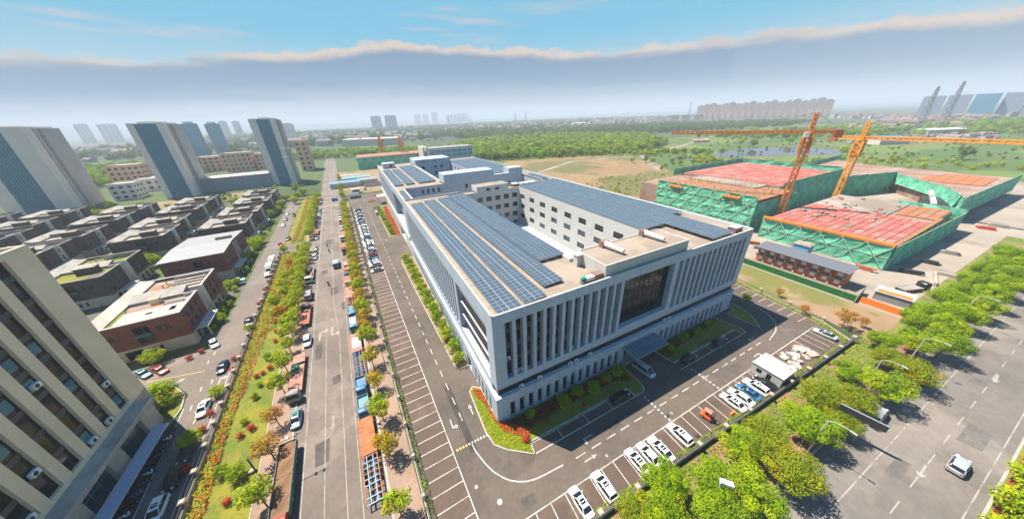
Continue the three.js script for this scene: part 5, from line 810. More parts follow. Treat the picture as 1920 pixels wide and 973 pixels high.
function flatTrailer(label, x, z, ry, L, deck, opt = {}) { // deck along z, optional cab at the +z end, optional grid of cross members at the +z end
  const o = thing('flatbed_trailer', label, 'trailer', x, 0.04, z, ry, 'lorries and trailers parked along the avenue'), w = 1.28, y = 1.15, grid = opt.grid || 0, n = Math.round((L - grid) / 1.0), zg = L / 2 - grid;
  mk('main_beam', new GB().slab(-0.55, -0.4, 0.75, y - 0.05, -L / 2, L / 2).slab(0.4, 0.55, 0.75, y - 0.05, -L / 2, L / 2), M.darkmetal, o);
  for (let k = 0; k < n; k++) { const a = -L / 2 + k * (L - grid) / n, b = -L / 2 + (k + 1) * (L - grid) / n; mk('deck_plank', new GB().slab(-w, w, y, y + 0.06 + 0.012 * (k % 2), a + 0.02, b - 0.02), deck, o); }
  if (grid) { const c = opt.gridMat || M.cabblue, m = Math.round(grid / 1.05); mk('rail', new GB().slab(-w, -w + 0.14, y - 0.06, y + 0.1, zg, L / 2), deck, o); mk('rail', new GB().slab(w - 0.14, w, y - 0.06, y + 0.1, zg, L / 2), deck, o); for (const s of [-0.5, 0.5]) mk('grid_beam', new GB().slab(s - 0.07, s + 0.07, y, y + 0.1, zg, L / 2), c, o); for (let k = 0; k <= m; k++) mk('cross_member', new GB().box(0, y - 0.02, lerp(zg + 0.08, L / 2 - 0.08, k / m), 2 * w - 0.28, 0.14, 0.14), k % 3 ? c : deck, o); }
  mk('side_rail', new GB().slab(-w - 0.08, -w - 0.01, y - 0.12, y + 0.1, -L / 2, zg).slab(w + 0.01, w + 0.08, y - 0.12, y + 0.1, -L / 2, zg), opt.rail || M.rust, o);
  if (opt.load) for (const [lx, lz, a, b, c, m] of opt.load) mk('load', new GB().box(lx, y + 0.07 + c / 2, lz, a, c, b), m, o);
  axle(o, opt.axles || [-L / 2 + 1, -L / 2 + 2.2, -L / 2 + 3.4], 1.02); if (!opt.cab) mk('landing_leg', new GB().slab(-0.6, -0.45, 0, 0.8, L / 2 - 2.6, L / 2 - 2.4).slab(0.45, 0.6, 0, 0.8, L / 2 - 2.6, L / 2 - 2.4), M.steel, o);
  if (opt.cab) { cab(o, L / 2 + 2.5, opt.cab); mk('cab_chassis', new GB().slab(-0.5, 0.5, 0.55, 0.85, L / 2 - 0.6, L / 2 + 2.3), M.darkmetal, o); axle(o, [L / 2 + 1.7], 1.02); } return o;
}
function lightTruck(label, x, z, ry, L, col, bed, load) { const o = thing('light_truck', label, 'truck', x, 0.04, z, ry, 'lorries and trailers parked along the avenue'); cab(o, L / 2, col, 1.0, 2.2, 1.6); mk('bed', new GB().slab(-1.05, 1.05, 0.85, 0.95, -L / 2, L / 2 - 1.75), bed, o); for (const [a, b, c, d] of [[-1.1, -1.03, -L / 2, L / 2 - 1.75], [1.03, 1.1, -L / 2, L / 2 - 1.75], [-1.03, 1.03, -L / 2, -L / 2 + 0.06], [-1.03, 1.03, L / 2 - 1.82, L / 2 - 1.75]]) mk('bed_side', new GB().slab(a, b, 0.85, 1.4, c, d), bed, o); if (load) mk('load', new GB().slab(-0.8, 0.8, 0.95, 1.7, -L / 2 + 0.4, L / 2 - 2.4), load, o); mk('chassis', new GB().slab(-0.45, 0.45, 0.5, 0.84, -L / 2, L / 2 - 0.3), M.darkmetal, o); axle(o, [L / 2 - 0.9, -L / 2 + 1.0], 0.86, 0.4); }
const RL = -22.7, LL = -35.4;
flatTrailer('rusty skeletal trailer with blue beams nearest the camera on the factory side', LX(RL, -0.8), -0.8, LR, 8.2, M.deckorange, { grid: 8.2, axles: [-2.6, -1.4, -0.2] });
flatTrailer('orange flat deck trailer behind the skeletal trailer', LX(RL, -9.2), -9.2, LR, 8.2, M.deckorange, { axles: [-2.6, -1.4] });
lightTruck('light truck with blue cab and open bed behind the orange deck', LX(RL, -16.4), -16.4, LR, 5.6, M.cabblue, M.carteal);
lightTruck('bright blue light truck second from the near end', LX(RL, -22.5), -22.5, LR, 5.4, M.cabblue, M.cabblue);
flatTrailer('blue and rust skeletal trailer with grey sheet on its deck', LX(RL, -35), -35, LR, 16, M.deckpink, { grid: 8, load: [[0.2, -3.6, 1.9, 4.6, 0.12, M.alu]] });
lightTruck('blue truck with pale roofed cab past the grey sheet trailer', LX(RL, -48.2), -48.2, LR, 6.6, M.cabblue, M.carteal, M.carwhite);
lightTruck('faded blue truck with boxy load further along the factory side', LX(RL, -55.3), -55.3, LR, 6.2, M.cabblue, M.cabblue, M.carteal);
flatTrailer('pink flat trailer with open rear grid', LX(RL, -66.5), -66.5, LR, 13, M.deckpink, { grid: 5, gridMat: M.deckred });
flatTrailer('short red trailer with timber frames', LX(RL, -78), -78, LR, 8, M.deckred, { load: [[0, 0, 2, 2.4, 0.8, M.rust], [0, 2.6, 2, 1.2, 1.1, M.slate]] });
flatTrailer('brown trailer under the golden street trees', LX(RL, -93), -93, LR, 9, M.deckred, { load: [[0, -1, 1.8, 4, 0.7, M.slate]] });
flatTrailer('orange trailer with dark load further up the factory side', LX(RL, -115), -115, LR, 13, M.deckorange, { load: [[0, 4, 2.2, 3.2, 1.4, M.darkmetal]] });
flatTrailer('red trailer with a cab far up the factory side', LX(RL, -136), -136, LR, 11, M.deckred, { cab: M.carwhite });
// lawn side: tipper with soil, flat trailers, cabs
{
  const o = thing('tipper_lorry', 'long green tipper lorry full of soil with red covered cab at lower left', 'truck', LX(LL, -7.6), 0.04, -7.6, LR, 'lorries and trailers parked along the avenue'), L = 13;
  const soil = new THREE.PlaneGeometry(2.4, L - 0.4, 10, 40).rotateX(-PI / 2), P = soil.attributes.position, R = rng(5); for (let i = 0; i < P.count; i++) P.setY(i, 0.25 * Math.sin(P.getZ(i) * 1.9) * Math.cos(P.getX(i) * 1.4) + 0.16 * R()); soil.computeVertexNormals();
  mk('soil_load', soil, S({ map: M.soil.map, color: lin(0.75, 0.6, 0.5) }), o).position.y = 1.75;
  for (const [a, b, c, d] of [[-1.32, -1.24, -L / 2, L / 2], [1.24, 1.32, -L / 2, L / 2], [-1.24, 1.24, -L / 2, -L / 2 + 0.08], [-1.24, 1.24, L / 2 - 0.08, L / 2]]) mk('side_board', new GB().slab(a, b, 1.1, 2.15, c, d), M.dumpgreen, o);
  for (let k = 0; k < 10; k++) for (const s of [-1, 1]) mk('board_rib', new GB().box(s * 1.36, 1.62, -L / 2 + 0.5 + k * 1.32, 0.07, 1.0, 0.1), M.dumpgreen, o);
  mk('floor', new GB().slab(-1.24, 1.24, 1.02, 1.1, -L / 2, L / 2), M.darkmetal, o); mk('chassis', new GB().slab(-0.5, 0.5, 0.6, 1, -L / 2, L / 2 + 2.4), M.darkmetal, o); axle(o, [-5.2, -4, -2.8, 2.6, 3.8, L / 2 + 1.4], 1.02);
  cab(o, L / 2 + 2.6, M.carred); mk('red_cover', loft([[L / 2 + 0.5, 1.24, 2.55, 2.85], [L / 2 + 1.2, 1.26, 2.6, 3.02], [L / 2 + 2.3, 1.22, 2.5, 2.85]].map(([a, b, c, d]) => ringBox(a, b, c, d, 0.1))), M.carred, o);
}
flatTrailer('pink flat trailer with dark cab facing the camera and green tarp', LX(LL - 0.3, -34.5), -34.5, LR, 13.6, M.deckpink, { cab: M.slate, load: [[-0.5, -1.2, 1.4, 1.6, 0.5, plain(0.02, 0.22, 0.15)], [0.5, -2.6, 1.8, 0.2, 0.5, plain(0.03, 0.12, 0.10)]] });
flatTrailer('red low trailer carrying machine parts on the lawn side', LX(LL - 0.2, -61.5), -61.5, LR, 12.5, M.deckred, { load: [[0, -4, 2, 2.6, 1.1, M.darkmetal], [0.3, -1.2, 0.8, 0.8, 0.5, M.slate], [0, 1.4, 1.3, 0.25, 0.2, M.darkmetal], [0, 2, 1.3, 0.25, 0.2, M.darkmetal], [0, 2.6, 1.3, 0.25, 0.2, M.darkmetal], [0, 3.2, 1.3, 0.25, 0.2, M.darkmetal]] });
lightTruck('small grey truck with pale roof above the red low trailer', LX(LL, -74.5), -74.5, LR, 6, M.slate, M.darkmetal, M.greymetal);
flatTrailer('black crane lorry with outriggers on the lawn side', LX(LL - 0.4, -94), -94, LR, 12, M.slate, { cab: M.carwhite, load: [[-0.4, -1, 1.6, 5, 1.3, M.darkmetal], [0.7, 2.5, 0.6, 3.4, 0.5, M.deckorange]] });
flatTrailer('red trailer below the open frame carrier', LX(LL - 0.2, -151), -151, LR, 9, M.deckorange, { load: [[0, 1, 1.4, 2, 0.7, M.carwhite]] });
flatTrailer('open frame car carrier far up the lawn side', LX(LL - 0.2, -168), -168, LR, 15, M.slate, { grid: 15, gridMat: M.darkmetal });
// blue truck driving up the avenue
{ const o = thing('moving_truck', 'small dark blue truck with white load driving along the avenue', 'truck', LX(-26.5, -97.5), 0.04, -97.5, LR); cab(o, -2.2 + 5.2, M.cabblue, 1.1, 2.3, 1.7); mk('bed', new GB().slab(-1.15, 1.15, 0.9, 1.0, -4, 1.2).slab(-1.2, -1.13, 0.9, 1.6, -4, 1.2).slab(1.13, 1.2, 0.9, 1.6, -4, 1.2), M.cabblue, o); mk('load', new GB().slab(-1, 1, 1, 1.9, -1.6, 0.9), M.carwhite, o); mk('tarp', new GB().slab(-1, 1, 1, 1.5, -3.8, -1.8), M.alu, o); mk('chassis', new GB().slab(-0.5, 0.5, 0.5, 0.88, -4, 2.6), M.darkmetal, o); axle(o, [2, -2.4], 0.95, 0.42); }
// ---------------------------------------------------------------- forklift in the front row
{
  const o = thing('forklift', 'orange forklift standing in the front parking row', 'forklift', 36.1, 0.055, 18.6, 0.25), or = plain(0.62, 0.10, 0.02, { roughness: 0.4 });
  mk('counterweight', loft([[-1.25, 0.42, 0.35, 0.85], [-1.1, 0.55, 0.25, 1.05], [-0.5, 0.58, 0.22, 1.1], [0.1, 0.58, 0.22, 0.8], [0.7, 0.56, 0.22, 0.7]].map(([a, b, c, d]) => ringBox(a, b, c, d, 0.12))), or, o);
  mk('roof_guard', new GB().slab(-0.5, 0.5, 2.02, 2.1, -0.8, 0.45), plain(0.60, 0.17, 0.12), o); for (const [x, z] of [[-0.46, -0.76], [0.46, -0.76], [-0.46, 0.5], [0.46, 0.5]]) mk('guard_post', new GB().bar(V(x, 0.8, z), V(x, 2.02, z * 0.85), 0.07), M.darkmetal, o);
  mk('seat', new GB().slab(-0.25, 0.25, 1.05, 1.2, -0.5, 0).slab(-0.25, 0.25, 1.2, 1.6, -0.55, -0.45), M.darkmetal, o); mk('mast', new GB().slab(-0.42, -0.3, 0.1, 2.2, 0.8, 0.95).slab(0.3, 0.42, 0.1, 2.2, 0.8, 0.95).slab(-0.3, 0.3, 1.1, 1.2, 0.82, 0.93).slab(-0.3, 0.3, 2.1, 2.2, 0.82, 0.93), M.darkmetal, o); mk('carriage', new GB().slab(-0.5, 0.5, 0.3, 0.75, 0.97, 1.03), M.darkmetal, o);
  for (const s of [-1, 1]) mk('fork', new GB().slab(s * 0.25 - 0.06, s * 0.25 + 0.06, 0.1, 0.16, 1.03, 2.0), M.darkmetal, o); wheels(o, [[0.52, 0.5], [-0.52, 0.5], [0.48, -0.85], [-0.48, -0.85]], 0.32, 0.24);
}
// ---------------------------------------------------------------- site cabin, rubble and small things in the front row
{
  const o = thing('site_cabin', 'pale grey metal cabin with flat roof in the parking row', 'cabin', 58.4, 0.055, 18.9, 0), g = new GB(); const ops = [{ u: 1, v: 0.9, w: 1, h: 1.1 }, { u: 2.9, v: 0.05, w: 0.9, h: 2.05 }];
  wallFace(g, V(-2.7, 0, -2.8), NXm, 0, 5.6, 0, 2.7, ops, 0.08); g.slab(-2.62, 2.7, 0, 2.7, -2.8, 2.8); mk('wall', g, M.cabinpale, o); mk('roof', new GB().slab(-2.85, 2.85, 2.7, 2.84, -2.95, 2.95), M.cabinpale, o); panes(o, V(-2.7, 0, -2.8), NXm, ops, 0.08, { vbars: 1 }); mk('roof_pipe', new GB().tube(V(-0.4, 2.9, -1.6), V(0.2, 2.9, 1.9), 0.09, 0.09, 8), M.ivory, o); mk('roof_vent', new GB().slab(1.6, 2.1, 2.84, 3.1, 1.6, 2.1), M.ivory, o);
  const R = rng(31); for (let k = 0; k < 26; k++) { const x = 64.2 + R() * 11, z = 16.8 + R() * 4, w = 0.6 + R() * 1.5, h = 0.2 + R() * 0.5, d = 0.5 + R() * 0.9; const q = mk('stone_block', new GB().box(0, h / 2, 0, w, h, d), [M.stone, M.ivory, M.concrete][k % 3]); q.position.set(x, 0.056, z); q.rotation.y = R() * 3; q.userData = { label: 'pale stone slab dumped beside the site cabin', category: 'stone block', group: 'stone blocks dumped beside the site cabin' }; }
  for (const [x, z, l] of [[41.2, 20.4, 'orange plastic barrier at the hedge of the front row']]) { const b = mk('barrier', new GB().box(0, 0.3, 0, 1.4, 0.6, 0.3), M.orange); b.position.set(x, 0.06, z); b.userData = { label: l, category: 'barrier' }; }
  for (const [x, z, i] of [[31.2, 19.9, 0], [30.0, 14.6, 1]]) { const b = mk('wheel_stop', new GB().box(0, 0.1, 0, 0.6, 0.2, 0.4), M.darkmetal); b.position.set(x, 0.06, z); b.userData = { label: i ? 'black drain block at the edge of the drive' : 'black wheel stop in an empty front bay', category: 'wheel stop' }; }
}
// ---------------------------------------------------------------- street lamps, gantry arms, billboard
function lampPost(label, x, z, ry, H, arm, group, mat = M.alu) {
  const o = thing('street_lamp', label, 'street lamp', x, 0, z, ry, group); mk('pole', new GB().tube(V(0, 0, 0), V(0, H, 0), 0.11, 0.07, 9).tube(V(0, 0, 0), V(0, 0.6, 0), 0.2, 0.18, 9), mat, o);
  const a = new GB(); const pts = [V(0, H, 0), V(0, H + 0.45, arm * 0.18), V(0, H + 0.62, arm * 0.45), V(0, H + 0.58, arm * 0.8)]; for (let k = 0; k < 3; k++) a.tube(pts[k], pts[k + 1], 0.055, 0.045, 7); mk('arm', a, mat, o); mk('lamp_head', new GB().bar(V(0, H + 0.56, arm * 0.78), V(0, H + 0.42, arm * 1.05), 0.26, 0.12), mat, o); return o;
}
lampPost('tall white street lamp on the brick pavement near the lower right', 44.6, 30.6, 0.1, 8.4, 3.0, 'street lamps along the main road'); lampPost('white street lamp standing among the trees further along', 70.6, 29.9, 0.1, 8, 3, 'street lamps along the main road'); lampPost('pale street lamp curving out over the far roadside trees', 86, 32, 0.1, 8.4, 3, 'street lamps along the main road'); lampPost('street lamp near the end of the tree row', 120, 33.4, 0.1, 8.4, 3, 'street lamps along the main road'); lampPost('median lamp reaching over the far lane', 71.5, 48.4, PI, 8.4, 3, 'street lamps along the main road');
{
  const o = thing('camera_pole', 'grey pole with white box sign among the near roadside trees', 'pole', 22.2, 0, 27.6, 0); mk('pole', new GB().tube(V(0, 0, 0), V(0, 7.2, 0), 0.14, 0.1, 9), M.alu, o); mk('cross_arm', new GB().tube(V(-0.6, 7.1, 0), V(0.9, 7.1, 0), 0.05, 0.05, 6), M.alu, o); mk('sign_box', new GB().box(0.9, 6.4, 0.3, 0.7, 0.5, 1.6, 0.7), M.carwhite, o); mk('camera', new GB().box(-0.5, 7.0, 0.1, 0.16, 0.16, 0.4), M.darkmetal, o);
  const b = thing('billboard', 'dark roadside sign board on two posts seen edge on under the trees', 'sign', 54.0, 0, 32.8, 0.16); mk('board', new GB().box(0, 5.6, 0, 0.16, 1.3, 5.6), M.darkmetal, b); mk('board_edge', new GB().box(0, 6.3, 0, 0.3, 0.1, 5.7), M.steel, b); mk('post', new GB().tube(V(0, 0, -1.8), V(0, 4.5, -1.8), 0.14, 0.14, 8), M.steel, b); mk('post', new GB().tube(V(0, 0, 0.6), V(0, 4.5, 0.6), 0.14, 0.14, 8), M.steel, b);
  const t = thing('traffic_camera_mast', 'dark mast with long arm reaching over the avenue at lower left', 'mast', -39.4, 0.1, -9.6, 0); mk('pole', new GB().tube(V(0, 0, 0), V(0, 6.6, 0), 0.14, 0.11, 9), M.darkmetal, t); mk('arm', new GB().tube(V(0, 6.5, 0), V(7.4, 6.9, -0.7), 0.09, 0.05, 7), M.darkmetal, t); for (const x of [5.4, 6.6]) mk('camera', new GB().box(x, 7.0, -0.55, 0.3, 0.25, 0.5), x < 6 ? M.carwhite : M.darkmetal, t);
  const h = thing('high_mast_lamp', 'very tall slender white mast with double head beside the far tower', 'mast', -61, 0, -266, 0); mk('pole', new GB().tube(V(0, 0, 0), V(0, 38, 0), 0.75, 0.45, 10), M.ivory, h); mk('head', new GB().box(0, 38.4, 0, 6, 0.8, 2).box(-2, 32, 0, 4, 0.8, 1.4), M.ivory, h);
  const s = thing('gantry_sign', 'small blue road sign hanging over the avenue', 'sign', LX(-21, -205), 0, -205, LR); mk('pole', new GB().tube(V(0, 0, 0), V(0, 6.4, 0), 0.14, 0.12, 8), M.steel, s); mk('arm', new GB().tube(V(0, 6.2, 0), V(-5, 6.2, 0), 0.1, 0.08, 7), M.steel, s); mk('sign_board', new GB().box(-3.2, 6.2, 0.12, 3.8, 2.2, 0.1), plain(0.03, 0.16, 0.42), s);
}
[[-24.4], [-66], [-108], [-150], [-196]].forEach(([z], i) => { lampPost(['first', 'second', 'third', 'fourth', 'fifth'][i] + ' slim lamp of the factory side pavement counted from the near end', LX(-16.9, z), z, LR - PI / 2, 7, 1.6, 'lamps on the factory side pavement', M.steel); });
// ---------------------------------------------------------------- riders on the avenue
function bodyMesh(bones, cell, mn, mx) { // smooth union of tapered capsules, meshed by marching cubes
  const n = Math.ceil(Math.max(mx.x - mn.x, mx.y - mn.y, mx.z - mn.z) / cell) + 4, mc = new MarchingCubes(n, new THREE.MeshStandardMaterial(), false, false, 40000), sz = n * cell, a = V(), b = V(), p = V(); mc.isolation = 0;
  for (let k = 0; k < n; k++) for (let j = 0; j < n; j++) for (let i = 0; i < n; i++) {
    p.set(mn.x + (i - 2) * cell, mn.y + (j - 2) * cell, mn.z + (k - 2) * cell); let s = 0;
    for (const [A, ra, B, rb] of bones) { a.subVectors(B, A); b.subVectors(p, A); const t = clamp(b.dot(a) / a.lengthSq()); s += Math.exp(-22 * (b.addScaledVector(a, -t).length() - lerp(ra, rb, t))); }
    mc.field[i + j * n + k * n * n] = Math.log(s + 1e-30) / 22;
  }
  mc.update(); const g = new THREE.BufferGeometry(), c = mc.count, P = new Float32Array(c * 3), N = new Float32Array(c * 3), h = n / 2;
  for (let i = 0; i < c * 3; i++) { P[i] = ((mc.positionArray[i] + 1) * h - 2) * cell + [mn.x, mn.y, mn.z][i % 3]; N[i] = mc.normalArray[i]; }
  g.setAttribute('position', new THREE.BufferAttribute(P, 3)); g.computeVertexNormals(); g.setAttribute('uv', new THREE.BufferAttribute(new Float32Array(c * 2), 2)); return g;
}
const riderGeo = (() => { const B = []; const add = (a, ra, b, rb) => B.push([V(...a), ra, V(...b), rb]);
  add([0, 0.86, -0.25], 0.15, [0, 1.12, -0.2], 0.14); add([0, 1.12, -0.2], 0.15, [0, 1.36, -0.12], 0.16); add([0, 1.44, -0.1], 0.055, [0, 1.54, -0.07], 0.055); add([0, 1.62, -0.05], 0.1, [0, 1.68, -0.05], 0.1); add([-0.16, 1.38, -0.12], 0.07, [0.16, 1.38, -0.12], 0.07);
  for (const s of [-1, 1]) { add([s * 0.19, 1.38, -0.12], 0.06, [s * 0.26, 1.16, 0.05], 0.048); add([s * 0.26, 1.16, 0.05], 0.047, [s * 0.28, 1.06, 0.34], 0.036); add([s * 0.28, 1.06, 0.34], 0.04, [s * 0.28, 1.05, 0.42], 0.035); add([s * 0.09, 0.86, -0.22], 0.095, [s * 0.17, 0.76, 0.2], 0.07); add([s * 0.17, 0.76, 0.2], 0.065, [s * 0.16, 0.36, 0.14], 0.045); add([s * 0.16, 0.36, 0.12], 0.045, [s * 0.16, 0.34, 0.3], 0.035); }
  return bodyMesh(B, 0.032, V(-0.42, 0.22, -0.5), V(0.42, 1.85, 0.55)); })();
const shirt = [plain(0.05, 0.06, 0.10), plain(0.08, 0.05, 0.05), plain(0.04, 0.05, 0.05)];
[[-36.7, -125, 'farther rider in dark clothes on a scooter on the avenue'], [-35.5, -116.4, 'middle rider in brown clothes on a scooter on the avenue'], [-34.2, -80.6, 'nearest rider in black clothes on a scooter on the avenue']].forEach(([x, z, l], i) => {
  const s = thing('scooter', ['farthest', 'middle', 'nearest'][i] + ' small scooter being ridden along the avenue', 'scooter', x + 1.4, 0.04, z, LR, 'scooters on the avenue'); mk('frame', new GB().slab(-0.16, 0.16, 0.28, 0.36, -0.1, 0.45).slab(-0.17, 0.17, 0.36, 0.72, -0.7, -0.08).slab(-0.18, 0.18, 0.36, 0.95, 0.46, 0.54), [M.carred, M.cabblue, M.carblack][i], s); mk('handlebar', new GB().bar(V(-0.32, 1.04, 0.42), V(0.32, 1.04, 0.42), 0.05).bar(V(0, 0.9, 0.5), V(0, 1.04, 0.42), 0.06), M.darkmetal, s); mk('seat', new GB().slab(-0.14, 0.14, 0.72, 0.78, -0.65, -0.08), M.darkmetal, s); wheels(s, [[0, 0.62], [0, -0.62]], 0.26, 0.11);
  const p = thing('person', l, 'person', x + 1.4, 0.04, z, LR, 'riders on the avenue'); mk('body', riderGeo, shirt[i], p); mk('hair', new GB().add(new THREE.SphereGeometry(0.112, 10, 8, 0, 6.2832, 0, 1.7), T(0, 1.675, -0.06, 0, -0.3)), M.carblack, p);
});
// ================================================================ office tower at the left edge
{
  const H = 38.6, z0 = -38.8, z1 = 24, o = thing('office_tower', 'tall beige office tower with vertical piers and dark window strips at the left edge', 'building', -63, 0, z0);
  const n = 15, L = z1 - z0, g = new GB(), ops = [];   // u runs along +x... the facade faces +x, u runs towards -z from z1
  for (let k = 0; k < n; k++) { const zz = 4.55 + k * 4.05; ops.push({ u: L - zz - 2.4, v: 7.2, w: 2.4, h: 30.4, bands: [...Array(7)].map((_, r) => [10.4 + r * 4.0, 11.3 + r * 4.0]) }); }
  wallFace(g, V(0, 0, L), NX, 0, L, 6.4, H, ops, 0.5);
  g.slab(-24, -0.02, 6.4, H - 0.02, 0, 0.3); g.slab(-24, -0.02, 6.4, H, L - 0.3, L); g.slab(-24, -23.7, 0, H, 0.3, L - 0.3);
  mk('pier_wall', g, M.beige, o);
  const R = rng(8), teal = S({ color: lin(0.03, 0.16, 0.22), roughness: 0.1 }), dk = S({ color: lin(0.008, 0.013, 0.018), roughness: 0.12 });
  panes(o, V(0, 0, L), NX, ops, 0.5, { glass: dk, name: 'window_strip' });
  for (const q of ops) for (let r = 0; r < 7; r++) if (R() < 0.22) { const m = mk('reflection_panel', new GB().box(0, 0, 0, 0.05, 1.8, 1.5), teal, o); m.position.set(-0.45, 8.9 + r * 4, L - q.u - 1.2); }  // random teal panels: cyan window reflections and curtains painted in as colour
  mk('roof', new GB().slab(-23.7, -0.4, H - 0.9, H - 0.6, 0.3, L - 0.3), M.slate, o); mk('parapet', new GB().slab(-0.42, -0.03, H - 0.9, H + 0.02, 0.3, L - 0.3), M.beige, o);
  // podium
  const pg = new GB(), pops = []; for (let k = 0; k < 6; k++) pops.push({ u: L - 8.2 - k * 9.2 - 6, v: 0.3, w: 6, h: 4.6 }); wallFace(pg, V(2.0, 0, L), NX, 0, L - 4.2, 0, 5.6, pops, 0.7); pg.slab(-0.02, 1.98, 0, 5.6, 4.2, 4.5); pg.slab(-0.6, -0.02, 0, 6.42, 0, L); mk('podium_wall', pg, M.concrete, o);
  panes(o, V(2.0, 0, L), NX, pops, 0.7, { glass: S({ color: lin(0.012, 0.05, 0.075), roughness: 0.15 }), vbars: 2, bars: [0.7], frame: M.frame });
  mk('podium_ledge', new GB().slab(-0.02, 2.6, 5.6, 6.4, 4.0, L), M.concrete, o);
  for (const [k, y] of [[0, 12.4], [2, 20.2], [3, 28.5], [1, 7.3], [4, 11.2], [5, 7.3], [2, 7.3], [6, 16]]) airUnit(-63.15, y + 0.1, z0 + 4.55 + k * 4.05 + 1, PI / 2, ['white air conditioner in the office window strip nearest the corner', 'white air conditioner high in the third office window strip', 'white air conditioner high in the fourth office window strip', 'white air conditioner at the foot of the second office strip', 'white air conditioner in the fifth office window strip', 'white air conditioner at the foot of the sixth office strip', 'white air conditioner at the foot of the third office strip', 'white air conditioner in the seventh office window strip'][[0, 2, 3, 1, 4, 5, 2, 6].indexOf(k) === 1 && y < 10 ? 6 : { 0: 0, 1: 3, 2: y > 10 ? 1 : 6, 3: 2, 4: 4, 5: 5, 6: 7 }[k]], 'air conditioners on the office tower', 1.35);
  const c = thing('bicycle_shelter', 'long flat blue grey shelter roof at the foot of the office tower', 'shelter', -58.6, 0.04, -12); mk('roof', new GB().slab(-1.1, 1.1, 2.8, 2.92, -17.6, 26), plain(0.33, 0.38, 0.46, { roughness: 0.5 }), c); mk('fascia', new GB().slab(-1.16, 1.16, 2.72, 2.8, -17.65, 26), M.alu, c); for (let k = 0; k < 9; k++) mk('post', new GB().slab(-0.95, -0.85, 0, 2.72, -17 + k * 5.2, -16.9 + k * 5.2), M.steel, c);
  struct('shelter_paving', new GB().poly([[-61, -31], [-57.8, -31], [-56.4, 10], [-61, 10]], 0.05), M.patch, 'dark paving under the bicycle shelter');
  for (let k = 0; k < 13; k++) { const z = -28 + k * 1.75, s = thing('parked_scooter', ord(k + 1) + ' parked scooter from the far end under the shelter edge', 'scooter', -57.9 + 0.08 * (k % 3), 0.05, z, PI / 2 + 0.1 * (k % 4), 'scooters parked under the shelter'); mk('frame', new GB().slab(-0.16, 0.16, 0.28, 0.36, -0.1, 0.45).slab(-0.17, 0.17, 0.36, 0.72, -0.7, -0.08).slab(-0.18, 0.18, 0.36, 0.95, 0.46, 0.54), [M.carwhite, M.cargrey, M.cabblue, M.carblack][k % 4], s); mk('seat', new GB().slab(-0.14, 0.14, 0.72, 0.78, -0.65, -0.08), M.darkmetal, s); mk('handlebar', new GB().bar(V(-0.32, 1.04, 0.42), V(0.32, 1.04, 0.42), 0.05).bar(V(0, 0.9, 0.5), V(0, 1.04, 0.42), 0.06), M.darkmetal, s); wheels(s, [[0, 0.62], [0, -0.62]], 0.26, 0.11); }
}
island('planting_bed', [[-59.8, -31], [-58.9, -36], [-59.8, -40.6], [-62.6, -44.4], [-66, -45.6], [-66, -39], [-60.6, -33]], 'curved planting island below the office tower');
